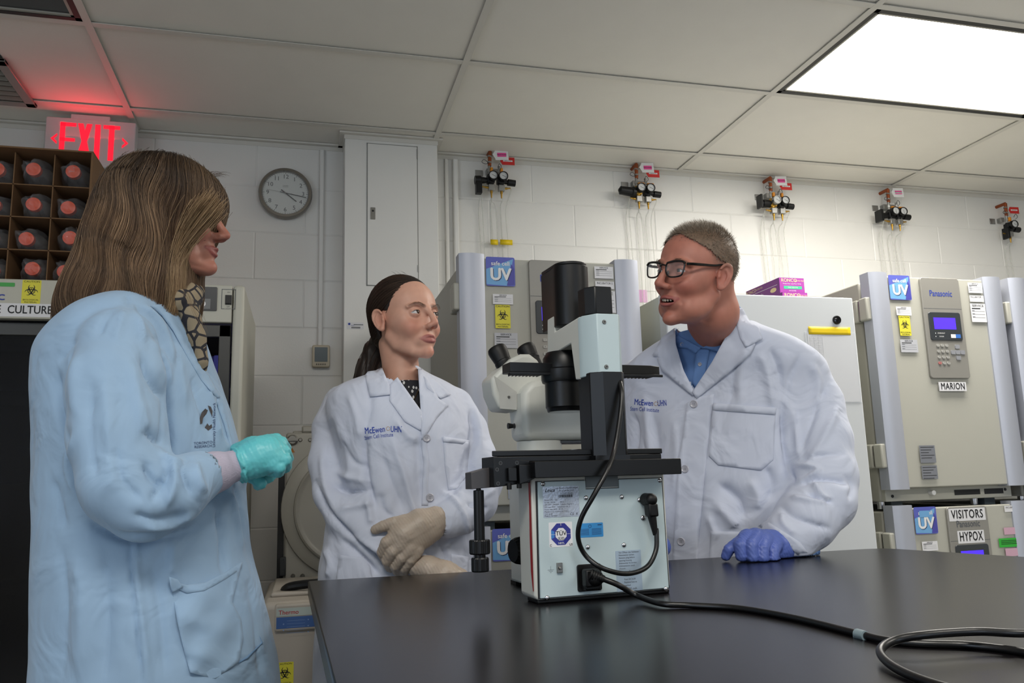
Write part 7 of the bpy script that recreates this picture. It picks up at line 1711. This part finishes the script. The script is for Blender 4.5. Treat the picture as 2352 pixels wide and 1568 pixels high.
    n = 130; s0 = np.array([Q(a, b, 1.42+.1*rs.rand()) for a, b in zip(rs.uniform(150, 440, n), rs.uniform(640, 715, n))]); hp.append(strands('t', s0, hf, 14, .006, lambda P, s_: np.array([.0, 0, -1.])+.5*np.stack([np.sin(P[:, 2]*50+P[:, 0]*90), 0*P[:, 2], 0*P[:, 2]], 1), .003, .00035, np.tile(lin('7a5f42'), (n, 1)), T_, HAIRM, 9, proj=False, jitter=.3))
    n = 30; s0 = np.array([Q(a, b, 1.5) for a, b in zip(rs.uniform(470, 505, n), rs.uniform(398, 410, n))]); hp.append(strands('w', s0, hf, 9, .003, lambda P, s_: np.tile([.8, 0, .5], (len(P), 1))-np.array([0, 0, .14])*s_, 0, .0002, np.tile(lin('5a4632'), (n, 1)), T_, HAIRM, 10, proj=False, jitter=.5))
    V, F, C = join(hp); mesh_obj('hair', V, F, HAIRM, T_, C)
    # scarf
    SC = mat('patterned_scarf', '8a7d68', .75); nt = SC.node_tree
    if not nt.nodes.get('vor'):
        N_, L_ = nt.nodes, nt.links; tc_ = N_.new('ShaderNodeTexCoord'); vo = N_.new('ShaderNodeTexVoronoi'); vo.name = 'vor'; vo.feature = 'DISTANCE_TO_EDGE'; vo.inputs['Scale'].default_value = 48
        cr = N_.new('ShaderNodeMath'); cr.operation = 'LESS_THAN'; cr.inputs[1].default_value = .10; mx = N_.new('ShaderNodeMix'); mx.data_type = 'RGBA'
        L_.new(tc_.outputs['Object'], vo.inputs['Vector']); L_.new(vo.outputs['Distance'], cr.inputs[0]); L_.new(cr.outputs[0], mx.inputs[0]); mx.inputs[6].default_value = (*lin('857862'), 1); mx.inputs[7].default_value = (.01, .009, .014, 1); L_.new(mx.outputs[2], N_['Principled BSDF'].inputs['Base Color'])
    s1 = JJ([(360, 690, 1.47, 22), (400, 690, 1.45, 24), (432, 680, 1.48, 24), (438, 676, 1.52, 24), (415, 680, 1.56, 22)]); s2 = JJ([(432, 690, 1.475, 22), (442, 730, 1.465, 21), (453, 775, 1.465, 17), (462, 830, 1.465, 11), (466, 850, 1.47, 7)])
    V, F = isosurf(lambda P: smin(chain(P, *s1, .01, 3), chain(P, *s2, .008), .012)+.003*np.sin(P[:, 1]*120+P[:, 2]*40), s1[0].min(0)-[.05, .05, .18], s1[0].max(0)+[.06, .05, .06], .004); mesh_obj('scarf', V, F, SC, T_)
    # gown
    cr_ = rows_px([(682, 292, 395, .075, 0), (700, 250, 412, .12, 0), (730, 200, 430, .160, 0), (770, 152, 448, .178, 0), (820, 124, 466, .185, 0), (887, 113, 492, .185, 0), (960, 114, 516, .185, 0), (1021, 116, 530, .185, 0), (1100, 118, 543, .185, 0), (1200, 118, 554, .185, 0), (1276, 116, 562, .19, 0), (1393, 114, 593, .195, 0), (1568, 112, 627, .20, 0), (1900, 100, 660, .21, 0), (2300, 90, 680, .21, 0)], v)
    armR = JJ([(300, 735, 1.39, 44), (272, 790, 1.345, 84), (268, 880, 1.315, 102), (272, 1000, 1.295, 104), (296, 1110, 1.285, 104), (335, 1150, 1.285, 92), (400, 1128, 1.30, 78), (445, 1100, 1.335, 62), (470, 1086, 1.35, 52)])
    armL = JJ([(400, 780, 1.64, 60), (420, 900, 1.67, 70), (430, 1020, 1.66, 68), (480, 1080, 1.60, 50), (530, 1080, 1.54, 36)])
    def coatf(P):
        d = loft(P, cr_, 2.15); d = smin(d, chain(P, *armL, .012), .02); a = chain(P, *armR, .010); ax = armR[0][-1]-armR[0][-2]; a = smax(a, -cone(P, armR[0][-1]+ax*1.5, armR[0][-1]-ax*.2, .034, .030), .002)
        d = smin(d, a, .010); return d+.0030*vn3(P, 16, 41)+.0013*vn3(P, 48, 42)
    V, F = isosurf(coatf, (-1.15, 1.08, .30), (-.28, 1.82, 1.56), .005); N = vnorm(V, F)
    fl = [([(292, 672), (294, 700)], 3, -.004), ([(300, 700), (322, 740), (330, 790)], 7, .008), ([(310, 705), (345, 740), (372, 800)], 7, -.009), ([(322, 700), (360, 730), (388, 790), (392, 860)], 8, .008), ([(285, 705), (278, 740), (262, 790)], 8, .006), ([(262, 705), (240, 735), (225, 770)], 7, -.006), ([(345, 700), (385, 730), (405, 790), (408, 860)], 6, -.007),
          ([(135, 830), (165, 795), (178, 780)], 3, -.004), ([(133, 850), (135, 930), (160, 1040)], 7, -.010), ([(165, 1000), (155, 1070), (175, 1140)], 7, .008), ([(120, 1100), (135, 1150), (150, 1220)], 9, -.006), ([(170, 800), (168, 880), (175, 960)], 14, .007),
          ([(325, 800), (345, 860), (372, 900), (388, 910)], 11, -.013), ([(345, 780), (375, 830), (392, 890)], 8, .010), ([(300, 830), (320, 930), (340, 1010)], 14, .008), ([(330, 985), (350, 1000), (382, 1020)], 12, -.012), ([(382, 900), (378, 960), (382, 1030)], 6, -.010), ([(240, 860), (250, 980), (262, 1100)], 16, .006), ([(210, 880), (205, 1000), (220, 1100)], 12, -.006),
          ([(262, 1020), (280, 1100), (330, 1150)], 10, -.006), ([(330, 1060), (352, 1100), (380, 1110)], 9, -.012), ([(370, 1040), (395, 1060), (430, 1060)], 7, .010), ([(386, 1070), (375, 1110), (345, 1150)], 8, -.009), ([(400, 1062), (402, 1110), (380, 1165)], 9, .010), ([(430, 1045), (420, 1080), (440, 1140)], 8, -.009), ([(448, 1060), (455, 1100), (472, 1135)], 8, .009), ([(300, 1180), (360, 1195), (430, 1180)], 12, -.007), ([(330, 1215), (400, 1210), (450, 1180)], 8, .007),
          ([(190, 1190), (280, 1235), (380, 1232), (470, 1205)], 9, -.014), ([(385, 905), (392, 980), (390, 1040)], 7, -.012), ([(400, 780), (415, 860), (425, 940)], 10, .006), ([(440, 860), (462, 930), (486, 1000)], 8, -.008), ([(470, 880), (490, 940), (505, 1010)], 6, .008), ([(500, 910), (515, 970), (525, 1020)], 4, -.008),
          ([(300, 1240), (302, 1330), (315, 1450), (325, 1568)], 4, -.006), ([(312, 1240), (315, 1330), (330, 1450), (340, 1568)], 8, .006), ([(500, 1160), (512, 1240), (514, 1320)], 8, -.010), ([(530, 1130), (545, 1200), (556, 1270)], 6, .008), ([(540, 1110), (556, 1170), (562, 1240)], 4, -.010), ([(180, 1280), (190, 1400), (185, 1560)], 22, .009), ([(240, 1260), (245, 1400), (240, 1560)], 18, -.008), ([(140, 1250), (150, 1400), (140, 1560)], 14, -.006), ([(400, 1240), (395, 1290), (390, 1320)], 12, .006), ([(570, 1330), (590, 1430), (600, 1560)], 8, -.006), ([(350, 1300), (370, 1420), (380, 1560)], 16, -.006)]
    V = folds(V, N, fl, .95); N = vnorm(V, F); top = V[:, 2] > Q(340, 690, 1.5)[2]
    keep = ~(top & (np.abs(V[:, 1]-1.5) < .062) & (V[:, 0] > Q(300, 700, 1.5)[0]))[F].all(1); V2, F2, _ = compact(V, F, keep); coat = mesh_obj('gown', V2, F2, COATB, T_); WM[coat.name] = WM[T_.name]; D = Drape(V, F)
    D.patch('collar', [(345, 702), (372, 698), (402, 712), (426, 745), (448, 790), (478, 858), (506, 912), (498, 914), (462, 872), (428, 815), (398, 760), (372, 725)], .005, COATB, coat, 7)
    D.patch('front_edge', [(500, 905), (512, 925), (530, 1000), (540, 1040), (530, 1030), (515, 975), (497, 925)], .003, COATB, coat, 6)
    def lf(p):
        t = np.clip(1-abs(p[0]-470)/90, 0, 1)*np.clip(1-abs(p[1]-1430)/110, 0, 1); return .016*t+.004*math.sin(p[0]*.06+p[1]*.045)+.003*math.sin(p[1]*.09-p[0]*.03)
    D.patch('hip_pocket', [(389, 1325), (405, 1336), (429, 1343), (470, 1338), (514, 1316), (557, 1289), (545, 1335), (533, 1383), (553, 1420), (559, 1465), (548, 1520), (494, 1559), (437, 1544), (428, 1515), (410, 1440)], .003, COATB, coat, 8, lift=lf, thick=.0015)
    D.patch('pocket_hem', [(389, 1325), (405, 1336), (429, 1343), (470, 1338), (514, 1316), (557, 1289), (555, 1305), (514, 1332), (470, 1356), (429, 1362), (392, 1345)], .0055, COATB, coat, 7, lift=lf, thick=.001)
    D.patch('pocket_corner', [(388, 1324), (408, 1330), (421, 1348), (396, 1362), (391, 1345)], .007, COATB, coat, 6, lift=lf, thick=.001)
    D.patch('inner_pocket_edge', [(596, 1460), (604, 1476), (570, 1512), (548, 1524), (548, 1519), (568, 1506), (600, 1475)], .001, SEAM, coat, 6, thick=.0008)
    BR = mat('faded_brown_print', '3a3638', .7); NV = mat('faded_navy_print', '26365e', .7)
    leaf = lambda pts: ('poly', pts, 0)
    D.lettering('emblem', [leaf([(459, 974), (458, 960), (463, 947), (471, 938), (477, 943), (470, 950), (464, 962), (461, 974)]), leaf([(471, 939), (477, 942), (474, 950), (466, 960), (464, 972), (461, 974), (463, 962), (469, 950)]), leaf([(477, 931), (484, 934), (488, 944), (487, 958), (484, 950), (480, 940)]), leaf([(470, 982), (476, 972), (480, 978), (486, 974), (487, 982), (478, 989)])], [BR], coat)
    D.lettering('printed_name', [('University Health Network', 491.5, 976, 9.2, PI/2*.99, 0, dict(), 0), ('TORONTO', 466, 1017, 8.5, .08, 0, dict(), 0), ('RESEARCH', 466, 1025, 8.5, .08, 0, dict(), 0)], [NV], coat)
    # ribbed cuff
    RB = mat('ribbed_cuff', 'a9a3b4', .85, bump=.2, bscale=900)
    cf = JJ([(440, 1100, 1.335, 50), (475, 1090, 1.355, 50), (497, 1083, 1.368, 47), (505, 1081, 1.372, 40), (530, 1072, 1.385, 36), (552, 1066, 1.395, 34)]); ax = cf[0][-1]-cf[0][0]; ax /= np.linalg.norm(ax); s1_ = np.cross(ax, [0, 0, 1]); s1_ /= np.linalg.norm(s1_); s2_ = np.cross(s1_, ax)
    def cuff(P):
        r = P-cf[0][2]; an = np.arctan2(r@s1_, r@s2_); return chain(P, *cf, .003)+.0005*np.sin(an*62)
    V, F = isosurf(cuff, cf[0].min(0)-.06, cf[0].max(0)+.06, .0018); mesh_obj('ribbed_cuff', V, F, RB, T_)
    GT = mat('turquoise_nitrile', '5cb6bc', .42, bump=.35, bscale=300, bdist=.0005)
    rim = JJ([(549, 1068, 1.394, 39), (560, 1064, 1.398, 37)])
    def pf(P, d):
        c = rim[0][0]; a = rim[0][1]-c; a /= np.linalg.norm(a); r = P-c; h_ = r@a; q = np.sqrt(np.maximum((r**2).sum(1)-h_**2, 0)); ring = np.sqrt((q-.0305)**2+(h_+.002*np.sin(np.arctan2(r[:, 2], r[:, 1])*5))**2)-.0022
        d = smin(d, ring, .003); return d-.0012*np.exp(-((np.sin(h_*330+3*vn3(P, 40, 6)))**2)*6)*np.clip(1-h_/.06, 0, 1)
    glove('glove', ([(553, 1067, 1.395, 37), (578, 1056, 1.402, 40), (602, 1046, 1.406, 43), (618, 1041, 1.408, 40)], pf),
          [[(585, 1026, 1.435, 17), (612, 1012, 1.45, 15), (634, 1008, 1.462, 14), (648, 1014, 1.468, 12)],
           [(618, 1018, 1.412, 18), (644, 1020, 1.418, 17), (654, 1030, 1.45, 15), (638, 1040, 1.475, 13)],
           [(628, 1034, 1.402, 18), (652, 1037, 1.410, 17), (659, 1052, 1.44, 15), (640, 1056, 1.465, 13)],
           [(629, 1051, 1.396, 18), (653, 1056, 1.402, 16.5), (656, 1071, 1.428, 14.5), (632, 1072, 1.45, 13)],
           [(620, 1064, 1.394, 16), (642, 1073, 1.396, 15), (640, 1084, 1.415, 13), (616, 1081, 1.432, 12)]], T_, GT)
    glove('glove', ([(548, 1040, 1.50, 24), (575, 1038, 1.50, 30), (590, 1060, 1.49, 34), (590, 1078, 1.48, 30)],),
          [[(575, 1020, 1.50, 15), (600, 1012, 1.51, 13), (620, 1012, 1.51, 12)], [(575, 1090, 1.455, 15), (598, 1104, 1.448, 14), (616, 1098, 1.46, 12)], [(585, 1095, 1.445, 14), (600, 1110, 1.440, 13), (592, 1115, 1.455, 11)],
           [(595, 1088, 1.46, 14), (618, 1096, 1.455, 13), (628, 1088, 1.465, 11)], [(600, 1075, 1.47, 14), (622, 1082, 1.47, 13), (630, 1078, 1.48, 11)]], T_, GT)
    legs(T_, Q(370, 1100, v)[0], v, .09, (1, .1))
woman_middle(); man_right(); woman_left()
